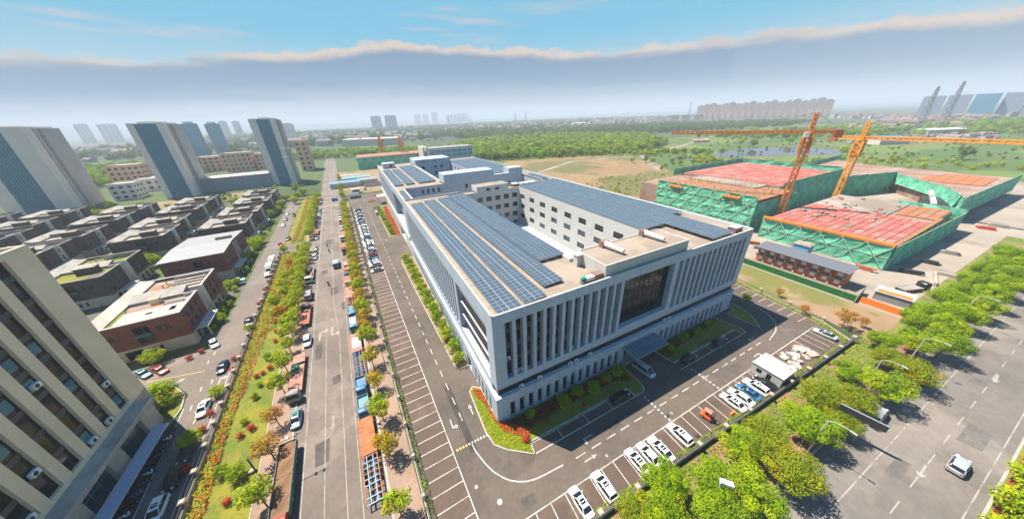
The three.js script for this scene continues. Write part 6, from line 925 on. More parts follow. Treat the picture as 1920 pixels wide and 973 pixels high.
// ================================================================ brick houses
function makeHouse(label, x, z, o = {}) {
  const { W: w = 18.2, D = 29, H = 10.4, brick = M.darkbrick, roof = 'slate', base = M.stonebase, flip = 0 } = o, r0 = D * 0.42, r1 = D * 0.56, h = thing('brick_house', label, 'house', x, 0.02, z, LR, 'brick houses of the estate');
  // origin at the near right corner; x runs to -w, z to -D
  const bops = [], uops = [], sops = [], sb = [];
  for (const u of [1.6, 3.2, 9.6, 11.2]) bops.push({ u, v: 1.0, w: 0.75, h: 1.5 }); bops.push({ u: 4.8, v: 0.1, w: 3.4, h: 2.6 });
  for (const u of [2.2, 3.9, 12.6, 14.3]) uops.push({ u, v: 6.6, w: 0.9, h: 1.5 }); uops.push({ u: 8.4, v: 3.9, w: 3.0, h: 5.2, d: 0.9 });
  for (const a of D > 24 ? [2, 5.2, 8.4, 18, 21.4, 24.8] : [1.4, 4.4, 10.9, 14.2]) { sops.push({ u: a, v: 4.4, w: 1.5, h: 2.0 }, { u: a, v: 7.4, w: 1.5, h: 1.8 }); sb.push({ u: a, v: 0.2, w: 1.9, h: 2.6 }); }
  const g1 = new GB(); wallFace(g1, V(-w, 0, 0), NZ, 0, w, 3.4, H, uops, 0.25); wallFace(g1, V(0, 0, 0), NX, 0, r0, 3.4, H, sops.filter(q => q.u < r0 - 1), 0.25); wallFace(g1, V(0, 0, 0), NX, r1, D, 3.4, H, sops.filter(q => q.u > r1), 0.25); g1.slab(-w, -w + 0.3, 3.4, H, -D, 0); g1.slab(-w, 0, 3.4, H, -D, -D + 0.3);
  mk('brick_wall', g1, brick, h);
  const g0 = new GB(); wallFace(g0, V(-w - 0.1, 0, 0.1), NZ, 0, w + 0.2, 0, 3.4, bops, 0.3); wallFace(g0, V(0.1, 0, 0), NX, 0, D, 0, 3.4, sb, 0.3); g0.slab(-w - 0.1, -w + 0.2, 0, 3.4, -D, 0); mk('base_wall', g0, base, h);
  panes(h, V(-w, 0, 0), NZ, uops, 0.25, { vbars: 1 }); panes(h, V(0, 0, 0), NX, sops, 0.25, { vbars: 1 }); panes(h, V(-w - 0.1, 0, 0.1), NZ, bops, 0.3); panes(h, V(0.1, 0, 0), NX, sb, 0.3, { vbars: 1 });
  mk('balcony', new GB().slab(-w + 8.2, -w + 11.6, 6.3, 6.42, -0.02, 0.8).slab(-w + 8.2, -w + 11.6, 6.42, 7.2, 0.74, 0.8), S({ color: lin(0.04, 0.09, 0.10), roughness: 0.2 }), h);
  // recess between the halves with its two pale upright slabs
  mk('recess_wall', new GB().slab(-3.2, -3, 0.1, H - 0.4, -r1, -r0), brick, h); for (const zz of [-r0 - 0.3, -r1 - 0.1]) mk('pale_slab', new GB().slab(-2.9, 0.5, 0.05, H + 0.3, zz, zz + 0.34), M.ivory, h);
  mk('porch_roof', new GB().slab(0.12, 2.6, 3.1, 3.3, -r0 + 0.6, -2.4), M.ivory, h); for (const zz of [-r0 + 0.8, -2.9]) mk('porch_post', new GB().slab(2.2, 2.45, 0, 3.1, zz, zz + 0.25), M.ivory, h);
  const cp = new GB(), t = 0.42; if (roof !== 'metal') { cp.slab(-w - 0.1, 0.1, H, H + 0.25, -t, 0.1); cp.slab(-w - 0.1, 0.1, H, H + 0.25, -D - 0.05, -D + t); cp.slab(-w - 0.1, -w + t, H, H + 0.25, -D + t, -t); cp.slab(-t, 0.1, H, H + 0.25, -r0, -t); cp.slab(-t, 0.1, H, H + 0.25, -D + t, -r1); mk('coping', cp, roof === 'garden' ? M.ivory : M.terrace, h); }
  mk('roof_deck', new GB().slab(-w + 0.1, -3, H - 1.0, H - 0.7, -D + 0.2, -0.1).slab(-3, -0.1, H - 1.0, H - 0.7, -r0, -0.1).slab(-3, -0.1, H - 1.0, H - 0.7, -D + 0.2, -r1), roof === 'lawn' ? M.lawn : roof === 'garden' ? M.paleconc : M.terrace, h);
  const wedge = (x0, x1, z0, z1, ya, yb, ax) => { const q = ax ? [V(x0, H - 0.7, z1), V(x1, H - 0.7, z1), V(x1, H - 0.7, z0), V(x0, H - 0.7, z0), V(x0, ya, z1), V(x1, yb, z1), V(x1, yb, z0), V(x0, ya, z0)] : [V(x0, H - 0.7, z1), V(x1, H - 0.7, z1), V(x1, H - 0.7, z0), V(x0, H - 0.7, z0), V(x0, ya, z1), V(x1, ya, z1), V(x1, yb, z0), V(x0, yb, z0)]; return new GB().hexa(q); };
  if (roof === 'metal') { for (let k = 0; k < 9; k++) { const a = -D - 0.3 + k * (D + 0.6) / 9, b = a + (D + 0.6) / 9 - 0.03, y = zz => H + 0.5 + 0.9 * (1 - Math.abs(zz + D * 0.45) / (D * 0.55)); const m0 = (a + b) / 2 < -D * 0.45; mk('roof_panel', new GB().hexa([V(-w - 0.4, y(b) - 0.15, b), V(0.5, y(b) - 0.15, b), V(0.5, y(a) - 0.15, a), V(-w - 0.4, y(a) - 0.15, a), V(-w - 0.4, y(b), b), V(0.5, y(b), b), V(0.5, y(a), a), V(-w - 0.4, y(a), a)]), M.greymetal, h); } mk('gable_wall', new GB().slab(-w, -0.02, H - 0.1, H + 0.4, -D + 0.1, -0.05), brick, h); mk('skylight_box', new GB().slab(-6, -1, H + 0.9, H + 2.2, -20, -17.8), M.terrace, h); mk('skylight', new GB().slab(-5.6, -1.4, H + 2.2, H + 2.3, -19.6, -18.2), M.slate, h); }
  else {
    mk('slate_roof', wedge(-w + 0.45, -w + 3.6, -D + 0.5, -0.5, H + 0.9, H - 0.1, 1), roof === 'garden' ? M.concrete : M.slate, h); mk('slate_roof', wedge(-w + 3.6, -3.2, -r1 - 1, -r0 - 0.6, flip ? H + 1.0 : H + 0.1, flip ? H + 0.1 : H + 1.0, 0), M.slate, h); mk('slate_roof', wedge(flip ? -12 : -9, flip ? -4 : -0.5, -D + 0.5, -D + 3.6, H + 0.9, H + 0.0, 0), M.slate, h);
    mk('roof_room', new GB().slab(-9.5, roof === 'garden' ? -7.6 : -4.6, H - 0.7, H + (roof === 'garden' ? 0.9 : 1.5), -r0, -r0 + (roof === 'garden' ? 1.6 : 3)), roof === 'garden' ? M.beige : brick, h); mk('roof_room_top', new GB().slab(-9.8, roof === 'garden' ? -7.3 : -4.3, H + (roof === 'garden' ? 0.9 : 1.5), H + (roof === 'garden' ? 1.05 : 1.7), -r0 - 0.2, -r0 + (roof === 'garden' ? 1.8 : 3.2)), M.terrace, h);
    mk('light_well', new GB().slab(-5.2, -1.6, H - 0.69, H - 0.6, -r0 + 3.6, -2.2), M.darkbrick, h); mk('pergola', new GB().slab(-10.4, -5.6, H + 0.6, H + 0.75, -D + 5.2, -D + 5.4).slab(-10.4, -5.6, H + 0.6, H + 0.75, -D + 7.8, -D + 8).slab(-10.4, -10.2, H - 0.7, H + 0.6, -D + 5.2, -D + 5.4).slab(-5.8, -5.6, H - 0.7, H + 0.6, -D + 5.2, -D + 5.4).slab(-10.4, -10.2, H - 0.7, H + 0.6, -D + 7.8, -D + 8).slab(-5.8, -5.6, H - 0.7, H + 0.6, -D + 7.8, -D + 8), M.slate, h);
    if (roof === 'garden') { for (const [a, b, c, d, m] of [[-13.6, -0.7, -8.2, -2.0, M.concrete], [-13.4, -6, -9.6, -8.3, M.deckorange], [-14.4, -13.7, -9.8, -1.2, M.lawn], [-13.4, -1, -1.9, -0.6, M.lawn], [-5.6, -2, -9.8, -8.3, M.darkbrick], [-13.6, -9.6, -25.4, -18.2, M.deckorange], [-14.4, -9.4, -18.1, -17.2, M.lawn], [-9.3, -8.2, -26, -18, M.lawn], [-3.6, -2.4, -6.4, -4.2, M.slate], [-8.4, -7, -5.6, -4.6, M.lawn]]) mk('planter', new GB().slab(a, b, H - 0.69, H - 0.35, c, d), m, h); for (const zz of [-27.6, -25, -22.4, -19.8]) mk('roof_beam', new GB().slab(-8, -0.6, H + 0.1, H + 0.5, zz, zz + 1.2), M.terrace, h); }
  }
  return h;
}
const GX = (u, z) => LX(u, z);
makeHouse('red brick house with roof garden nearest the office tower', -64.4, -63, { brick: M.brick, roof: 'garden', D: 30 });
makeHouse('brick house under a large plain grey metal roof', -67.4, -108.5, { roof: 'metal', brick: M.brick, D: 31 });
makeHouse('dark brick house with grassy roof garden behind the red brick house', -99.4, -106.5, { roof: 'lawn', D: 27 });
const protos = [makeHouse('dark brick house in the first column past the grey metal roof', -70.9, -154.5, { D: 20 }), makeHouse('dark house joined behind the one past the grey metal roof', -70.9, -180, { D: 21, flip: 1, brick: M.brownbrick }), makeHouse('third dark house along the estate road', -71.4, -210, { D: 21, roof: 'slate', base: M.concrete })];
[[-73, -238, 'last dark house of the column along the estate road'], [-101.2, -153.5, 'dark house in the second column behind the roof lawn'], [-105, -178, 'dark house further back in the second column'], [-107, -210, 'third dark house in the second column'], [-108.5, -237, 'last dark house in the second column'], [-138.6, -151.5, 'dark house with pale roof at the left in the third column'], [-138, -176, 'second dark house in the third column'], [-140, -207, 'third dark house in the third column'], [-141, -233, 'last dark house in the third column'], [-173, -192, 'dark house in the fourth column above the office corner'], [-178.5, -220, 'second dark house in the fourth column'], [-181, -248, 'last dark house in the fourth column'], [-209, -226, 'dark house at the far left edge of the estate'], [-214, -256, 'last dark house at the far left edge'], [-172, -162, 'dark house half hidden behind the office tower top']].forEach(([x, z, l], i) => dup(protos[(i * 2 + 1) % 3], l, x, 0.02, z, LR));
// ================================================================ three towers beyond the estate
function slabTower(label, x0, x1, z, D, H, g0, g1, ry = 0) {
  const o = thing('office_high_rise', label, 'tower', x0, 0, z, ry, 'high-rise towers beyond the estate'), w = x1 - x0;
  mk('end_pier', new GB().slab(0, g0, 0, H, -D, 0), M.tower, o); mk('end_pier', new GB().slab(g1, w, 0, H, -D, 0), M.tower, o); mk('back_core', new GB().slab(g0, g1, 0, H - 1.5, -D, -1.6), M.tower, o); mk('roof_crown', new GB().slab(g0 + 1, g1 - 1, H - 1.5, H + 1, -D + 3, -4), M.tower, o);
  const n = Math.round((g1 - g0) / 1.55), s = (g1 - g0) / n; for (let k = 0; k < n; k++) { mk('glass_bay', new GB().slab(g0 + k * s + 0.12, g0 + (k + 1) * s - 0.12, 0, H - 0.6, -1.6, -0.75), M.blueglass, o); if (k) mk('glass_fin', new GB().slab(g0 + k * s - 0.11, g0 + k * s + 0.11, 0, H - 0.4, -1.6, -0.35), plain(0.05, 0.14, 0.20, { roughness: 0.4 }), o); }
  for (let y = 4.2; y < H - 3; y += 3.9) mk('floor_band', new GB().slab(g0 + 0.05, g1 - 0.05, y, y + 0.5, -1.5, -0.62), plain(0.05, 0.15, 0.21, { roughness: 0.4 }), o);
  mk('rear_slab', new GB().slab(w - 3, w + 2.2, 0, H - 1.2, -D - 2, -D * 0.42), M.darktower, o);
  for (let k = 0; k < 1; k++) mk('side_groove', new GB().slab(w + 0.0, w + 0.25, 0, H - 1, -D * (0.3 + k * 0.25) - 1.4, -D * (0.3 + k * 0.25)), M.concrete, o);
}
slabTower('leftmost tall tower with ribbed blue glass front', -258, -222.6, -332, 28, 61, 9, 25);
slabTower('middle tall tower with ribbed blue glass front', -170.5, -149, -335, 25, 61, 4.2, 17.6);
slabTower('right tall tower with blue glass front beside the avenue', -95, -75, -350, 22, 62, 6, 16.4);
function blockBuilding(name, label, x0, x1, z, D, H, mat, rows, cols, glass = M.glass, group, roofMat) {
  const o = thing(name, label, 'building', x0, 0, z, 0, group), w = x1 - x0, ops = [], sops = [], rh = H / (rows + 0.3), cw = w / cols;
  for (let r = 0; r < rows; r++) { for (let k = 0; k < cols; k++) ops.push({ u: (k + 0.25) * cw, v: (r + 0.35) * rh, w: cw * 0.5, h: rh * 0.5 }); const ns = Math.max(1, Math.round(D / cw)); for (let k = 0; k < ns; k++) sops.push({ u: (k + 0.25) * D / ns, v: (r + 0.35) * rh, w: D / ns * 0.5, h: rh * 0.5 }); }
  const g = new GB(); wallFace(g, V(0, 0, 0), NZ, 0, w, 0, H, ops, 0.3); wallFace(g, V(w, 0, 0), NX, 0, D, 0, H, sops, 0.3); g.slab(0, 0.3, 0, H, -D, -0.05); g.slab(0, w, 0, H, -D - 0.3, -D); mk('wall', g, mat, o); panes(o, V(0, 0, 0), NZ, ops, 0.3, { glass }); panes(o, V(w, 0, 0), NX, sops, 0.3, { glass });
  mk('roof', new GB().slab(0.1, w - 0.1, H - 0.6, H - 0.3, -D, -0.1), roofMat || M.concrete, o); const p = new GB(); parapet(p, 0.1, w - 0.1, -0.1, -D, H - 0.3, H + 0.3, 0.4); mk('parapet', p, mat, o); return o;
}
blockBuilding('low_block', 'low dark blue podium between the middle and right towers', -147, -94, -345, 30, 12.5, plain(0.20, 0.22, 0.26), 1, 9, M.blueglass);
blockBuilding('housing_block', 'peach housing block between the middle and right towers', -176, -144, -520, 24, 24, M.peach, 4, 6); blockBuilding('housing_block', 'second peach housing block nearer the right tower', -140, -116, -520, 24, 21, M.peach, 4, 4); blockBuilding('housing_block', 'third peach housing block far left of the pair', -212, -186, -545, 24, 20, M.peach, 4, 4); blockBuilding('housing_block', 'narrow peach block behind the right tower by the avenue', -79, -66, -450, 26, 37.5, M.peach, 6, 2); blockBuilding('housing_block', 'brown pink block between the left and middle towers', -238, -214, -420, 22, 25, M.peach, 5, 5); blockBuilding('housing_block', 'low pale hall behind the middle tower', -214, -176, -400, 26, 12, M.tower, 2, 6); blockBuilding('housing_block', 'pale low block right of the leftmost tower', -212, -196, -356, 16, 14, M.tower, 3, 3);
// far high-rises
[['hazy blue tower left of the right tower, nearer of two', -291, -821, 26, 66, 'blue'], ['hazy blue tower left of the right tower, second of two', -286, -927, 26, 66, 'blue'], ['pale hazy tower beside the blue pair', -600, -2200, 36, 92, 'pale'], ['second pale hazy tower beside the blue pair', -560, -2260, 34, 90, 'pale'], ['stepped hazy tower right of the peach block', -225, -1500, 46, 64, 'pale'], ['faint tower on the left horizon', -1600, -3200, 60, 120, 'pale'], ['second faint tower on the left horizon', -1480, -3200, 90, 115, 'pale'], ['left of the twin towers above the avenue', 165, -2258, 62, 94, 'pale'], ['right of the twin towers above the avenue', 255, -2249, 72, 95, 'pale'], ['slim far tower on the centre skyline', 1425, -5790, 110, 190, 'pale'], ['far tower left of the slim skyline tower', 1137, -5853, 110, 165, 'pale'], ['far tower second left of the slim skyline tower', 1270, -5830, 90, 160, 'pale'], ['broad far tower right of the slim skyline tower', 1744, -5702, 260, 140, 'pale'], ['far broad block at the centre skyline edge', 1900, -5640, 200, 150, 'pale']].forEach(([l, x, z, w, H, c]) => { const o = thing('distant_tower', l, 'tower', x, 0, z, Math.atan2(-13 - x, 35 - z), 'towers on the horizon'), m = c === 'blue' ? M.blueglass : M.tower; mk('shaft', new GB().slab(-w / 2, w / 2, 0, H, -w * 0.4, w * 0.4), m, o); mk('crown', new GB().slab(-w * 0.3, w * 0.3, H, H + 4, -w * 0.2, w * 0.2), M.tower, o); if (H > 92 && c !== 'blue') for (let k = 0; k < 4; k++) mk('bay_strip', new GB().slab(-w / 2 + (k + 0.3) * w / 4, -w / 2 + (k + 0.7) * w / 4, 2, H - 3, w * 0.4, w * 0.4 + 0.8), c === 'blue' ? M.tower : M.blueglass, o); });
[...Array(19)].forEach((_, k) => { const t = k / 18, x = lerp(2005, 2262, t), z = lerp(-1262, -740, t), o = thing('apartment_block', ord(k + 1) + ' apartment slab from the left in the distant row behind the crane', 'building', x, 0, z, -1.15, 'distant row of apartment slabs'), H = 74 + 5 * (k % 3); mk('body', new GB().slab(-17, 17, 0, H, -14, 14), M.aptbrown, o); for (let j = 0; j < 4; j++) mk('bay', new GB().slab(-15 + j * 8.4, -10.5 + j * 8.4, 0, H - 3, 14, 16.5), M.peach, o); mk('roof_room', new GB().slab(-8, 8, H, H + 5, -6, 6), M.slate, o); mk('front_wing', new GB().slab(-9, 7, 0, H * 0.45, 20, 42), M.peach, o); });
[[1523, -1082], [1552, -1040], [1585, -993]].forEach(([x, z], k) => { const o = thing('apartment_block', ord(k + 1) + ' low pink block left of the distant apartment row', 'building', x, 0, z, -1.0, 'low pink blocks in the distance'); mk('body', new GB().slab(-20, 20, 0, 30, -8, 8), M.peach, o); mk('roof', new GB().slab(-20.5, 20.5, 30, 32, -8.5, 8.5), M.slate, o); });
[[1764, -254, 150, 'left'], [1800, -120, 120, 'right'], [1830, -40, 60, 'rightmost']].forEach(([x, z, w, l]) => { const o = thing('distant_block', l + ' long blue grey block on the right horizon', 'building', x, 0, z, -1.4, 'long blocks on the right horizon'); for (let k = 0; k < 3; k++) mk('wing', new GB().slab(-w / 2 + k * w / 3 + 2, -w / 2 + (k + 1) * w / 3 - 2, 0, 66, -14, 14), k === 2 ? M.blueglass : plain(0.22, 0.27, 0.36), o); });
// ================================================================ building site
function netFace(o, ax, az, bx, bz, y0, y1, pitch, levels, braces, seed) { // scaffold face from a to b, net panels one by one
  const l = Math.hypot(bx - ax, bz - az), n = Math.round(l / pitch), R = rng(seed), nx = -(bz - az) / l, nz = (bx - ax) / l, P = (t, y, d = 0) => V(lerp(ax, bx, t) + nx * d, y, lerp(az, bz, t) + nz * d);
  for (let k = 0; k < n; k++) for (let r = 0; r < levels; r++) { const a = k / n, b = (k + 1) / n, c = lerp(y0, y1, r / levels), e = lerp(y0, y1, (r + 1) / levels), g = new GB(), s = 3, q = (i, j) => P(lerp(a, b, i / s), lerp(c, e, j / s), 0.15 * R() - (i % s && j % s ? 0.45 * R() : 0)); const G = [...Array(s + 1)].map((_, i) => [...Array(s + 1)].map((_, j) => q(i, j))); for (let i = 0; i < s; i++) for (let j = 0; j < s; j++) g.quad(G[i][j], G[i + 1][j], G[i + 1][j + 1], G[i][j + 1]); mk('net_panel', g, M.net, o); }
  for (let k = 0; k <= n; k++) mk('scaffold_post', new GB().bar(P(k / n, 0, -0.4), P(k / n, y1 + 1.2, -0.4), 0.12), M.steel, o);
  for (let r = 0; r <= levels; r++) mk('ledger', new GB().bar(P(0, lerp(y0, y1, r / levels), 0.14), P(1, lerp(y0, y1, r / levels), 0.14), 0.14), M.brace, o);
  if (braces) { const m = Math.round(l / braces), lv = Math.max(1, Math.round((y1 - y0) / 8.5)); for (let k = 0; k < m; k++) for (let r = 0; r < lv; r++) { const a = k / m, b = (k + 1) / m, c = lerp(y0, y1, r / lv), e = lerp(y0, y1, (r + 1) / lv); mk('brace', new GB().bar(P(a, c, 0.3), P(b, e, 0.3), 0.2), M.brace, o); mk('brace', new GB().bar(P(b, c, 0.6), P(a, e, 0.6), 0.2), M.brace, o); } }
}
function deck(o, x0, x1, z0, z1, y, px, pz2, mat, seed) { const R = rng(seed), nx = Math.round((x1 - x0) / px), nz = Math.round((z1 - z0) / pz2); for (let i = 0; i < nx; i++) for (let j = 0; j < nz; j++) { const a = lerp(x0, x1, i / nx), b = lerp(x0, x1, (i + 1) / nx), c = lerp(z0, z1, j / nz), d = lerp(z0, z1, (j + 1) / nz), h = 0.18 * R(); mk('formwork_panel', new GB().slab(a + 0.1, b - 0.1, y, y + 0.12 + h, c + 0.12, d - 0.12), R() < 0.62 ? mat : mat === M.formply && R() < 0.8 ? M.formply2 : R() < 0.5 ? mat : M.slabconc, o); } }
{
  const o = thing('scaffolded_building', 'tall green netted building shell with diagonal braces right of the factory roof', 'building', 0, 0, 0);
  netFace(o, 147, -84, 147, -31, 0.2, 17, 6.4, 4, 6.6, 1); netFace(o, 147, -32.6, 188, -32.6, 0.2, 13, 6.6, 3, 0, 2); netFace(o, 262, -98, 262, -40, 10, 18, 9, 2, 0, 3); netFace(o, 186, -38, 262, -38, 0.2, 17.6, 9, 3, 0, 14); netFace(o, 262, -98, 180, -98, 14, 18.2, 9, 1, 0, 15);
  mk('core', new GB().slab(148.6, 261, 0, 13.4, -97, -40).slab(148.6, 186, 0, 13.4, -84, -33.6), M.slabconc, o); mk('rebar_deck', new GB().slab(148, 186, 13.5, 14.3, -83.6, -33), M.rebar, o); mk('slab_edge', new GB().slab(147.6, 149, 14.3, 15.6, -83, -33), M.slabconc, o); mk('slab_edge', new GB().slab(176, 190, 14.32, 14.9, -83, -46), M.paleconc, o);
  deck(o, 190, 260, -96, -41, 15.0, 8, 4.2, M.formply, 4); mk('upper_slab', new GB().slab(188, 261, 13.4, 15, -97, -40), M.slabconc, o);
  for (const [z, n] of [[-72, 1], [-42, 2]]) mk('platform_net', new GB().slab(145.8, 147, 14.8, 15.6, z - 4, z + 4), M.orange, o);
  const R = rng(9); for (let k = 0; k < 60; k++) { const x = 149 + R() * 40, z = -82 + R() * 48; mk('rebar_post', new GB().box(x, 15.2, z, 0.14, 2.4, 0.14), M.rust, o); }
}
{
  const o = thing('scaffolded_building', 'low netted building shell with bright red formwork deck nearest the road', 'building', 0, 0, 0);
  netFace(o, 145.6, -26, 145.2, 13.4, 0.2, 9, 6.5, 2, 6.6, 5); netFace(o, 145.2, 13.6, 222, 16, 0.2, 9, 7, 2, 0, 6); mk('core', new GB().slab(147, 221, 0, 8.6, -25, 12.6), M.slabconc, o); mk('edge_board', new GB().slab(144.9, 146.4, 8.9, 9.7, -26, 13.4), M.orange, o); mk('edge_board', new GB().slab(146.4, 200, 8.7, 9.3, 12.2, 13.6), M.rebar, o);
  deck(o, 147, 190, -25, 12, 8.8, 6, 2.3, M.formply, 7); mk('concrete_slab', new GB().slab(190, 221, 8.6, 9.0, -25, 0), M.paleconc, o); deck(o, 196, 220, 1, 12.4, 8.8, 4, 2.8, M.deckorange, 8);
  netFace(o, 222, 16, 222, -4, 2, 10, 7, 2, 0, 9); const R = rng(19); for (let k = 0; k < 24; k++) mk('material_pile', new GB().box(165 + R() * 52, 9.35, -22 + R() * 22, 0.8 + R() * 2, 0.7, 0.6 + R()), [M.slate, M.paleconc, M.rust][k % 3], o);
}
{
  const o = thing('scaffolded_building', 'right hand netted building shell with open orange deck at the frame edge', 'building', 0, 0, 0);
  netFace(o, 232, -44, 300, -24, 0.2, 13, 7.5, 3, 8, 10); netFace(o, 228, -60, 232, -44, 0.2, 14, 7, 2, 0, 11); netFace(o, 300, -24, 262, 4, 6, 12, 8, 1, 0, 17); netFace(o, 238, 12, 340, 16, 3, 12.5, 8, 2, 0, 12); netFace(o, 360, -70, 235, -66, 6, 15, 8, 2, 0, 13); netFace(o, 262, 4, 238, 12, 5, 12, 8, 1, 0, 16);
  mk('core', new GB().prism([[304, -24], [350, -62], [338, 14], [242, 11], [264, 4]], 0, 10), M.slabconc, o); deck(o, 292, 330, -14, 10, 10.1, 12, 5, M.deckorange, 14); mk('rear_slab', new GB().prism([[236, -64], [348, -68], [300, -26], [236, -45]], 0, 12), M.slabconc, o); mk('beam', new GB().bar(V(226, 9.5, 6), V(262, 9.5, -2), 1.4, 1.2), M.ivory, o); mk('dark_bay', new GB().prism([[226, 4], [260, -4], [262, 2], [238, 10]], 0, 7), M.darkmetal, o);
}
function towerCrane(label, x, z, H, yj, dir, jib, back, mat, s = 1) {
  const o = thing('tower_crane', label, 'crane', x, 0, z, Math.atan2(dir[0], dir[1]), 'tower cranes'), w = 0.95 * s;
  const lattice = (a, b, ww, n, d = 0.40 * s) => { const g = new GB(), D = V().subVectors(b, a).normalize(), up = Math.abs(D.y) > 0.9 ? V(0, 0, 1) : V(0, 1, 0), S1 = V().crossVectors(D, up).normalize(), T1 = V().crossVectors(S1, D), P = (t, i, j) => V().lerpVectors(a, b, t).addScaledVector(S1, i * ww).addScaledVector(T1, j * ww); const C = [[-1, -1], [1, -1], [1, 1], [-1, 1]]; for (const [i, j] of C) g.bar(P(0, i, j), P(1, i, j), d); for (let k = 0; k < n; k++) for (let f = 0; f < 4; f++) { const A = C[f], B = C[(f + 1) % 4]; g.bar(P(k / n, ...(k % 2 ? A : B)), P((k + 1) / n, ...(k % 2 ? B : A)), d * 0.7); } return g; };
  mk('mast', lattice(V(0, 0, 0), V(0, yj - 1, 0), w, Math.round(yj / 2.4)), mat, o); mk('climbing_frame', lattice(V(0, yj - 9, 0), V(0, yj - 2, 0), w * 1.55, 4, 0.5 * s), mat, o); mk('tower_head', lattice(V(0, yj - 1, 0), V(0, H, 0), w * 0.6, 5), mat, o); mk('jib', lattice(V(0, yj, 1), V(0, yj, jib), w * 0.62, Math.round(jib / 2.2)), mat, o); mk('counter_jib', lattice(V(0, yj, -1), V(0, yj, -back), w * 0.6, 6), mat, o); mk('counterweight', new GB().slab(-1.2, 1.2, yj - 2.2, yj + 0.8, -back - 0.6, -back + 2), M.rust, o); mk('operator_cab', new GB().slab(0.9, 2.4, yj - 2.2, yj, 0.4, 2), M.carwhite, o);
  mk('tie_bar', new GB().bar(V(0, H, 0), V(0, yj + 0.6, jib * 0.62), 0.12), M.steel, o); mk('tie_bar', new GB().bar(V(0, H, 0), V(0, yj + 0.6, -back + 0.5), 0.12), M.steel, o); mk('turntable', new GB().tube(V(0, yj - 1.4, 0), V(0, yj - 0.4, 0), 1.5 * s, 1.5 * s, 12), mat, o); return o;
}
towerCrane('orange tower crane with its jib reaching left over the meadow', 171.4, -30.2, 51, 43.3, [-0.508, -0.861], 56, 10, M.crane, 1.0); towerCrane('orange tower crane at the right with its jib reaching out of frame', 235.5, -30, 45, 37, [-0.02, 1], 50, 12, M.craneY, 1.15);
towerCrane('left small orange crane on the far site above the avenue', 27, -497, 38, 30, [-0.5, 0.86], 4, 12, M.crane, 1.7); towerCrane('right small orange crane on the far site behind the factory', 49, -437, 37, 30, [-0.3, 0.95], 5, 10, M.craneY, 1.7);
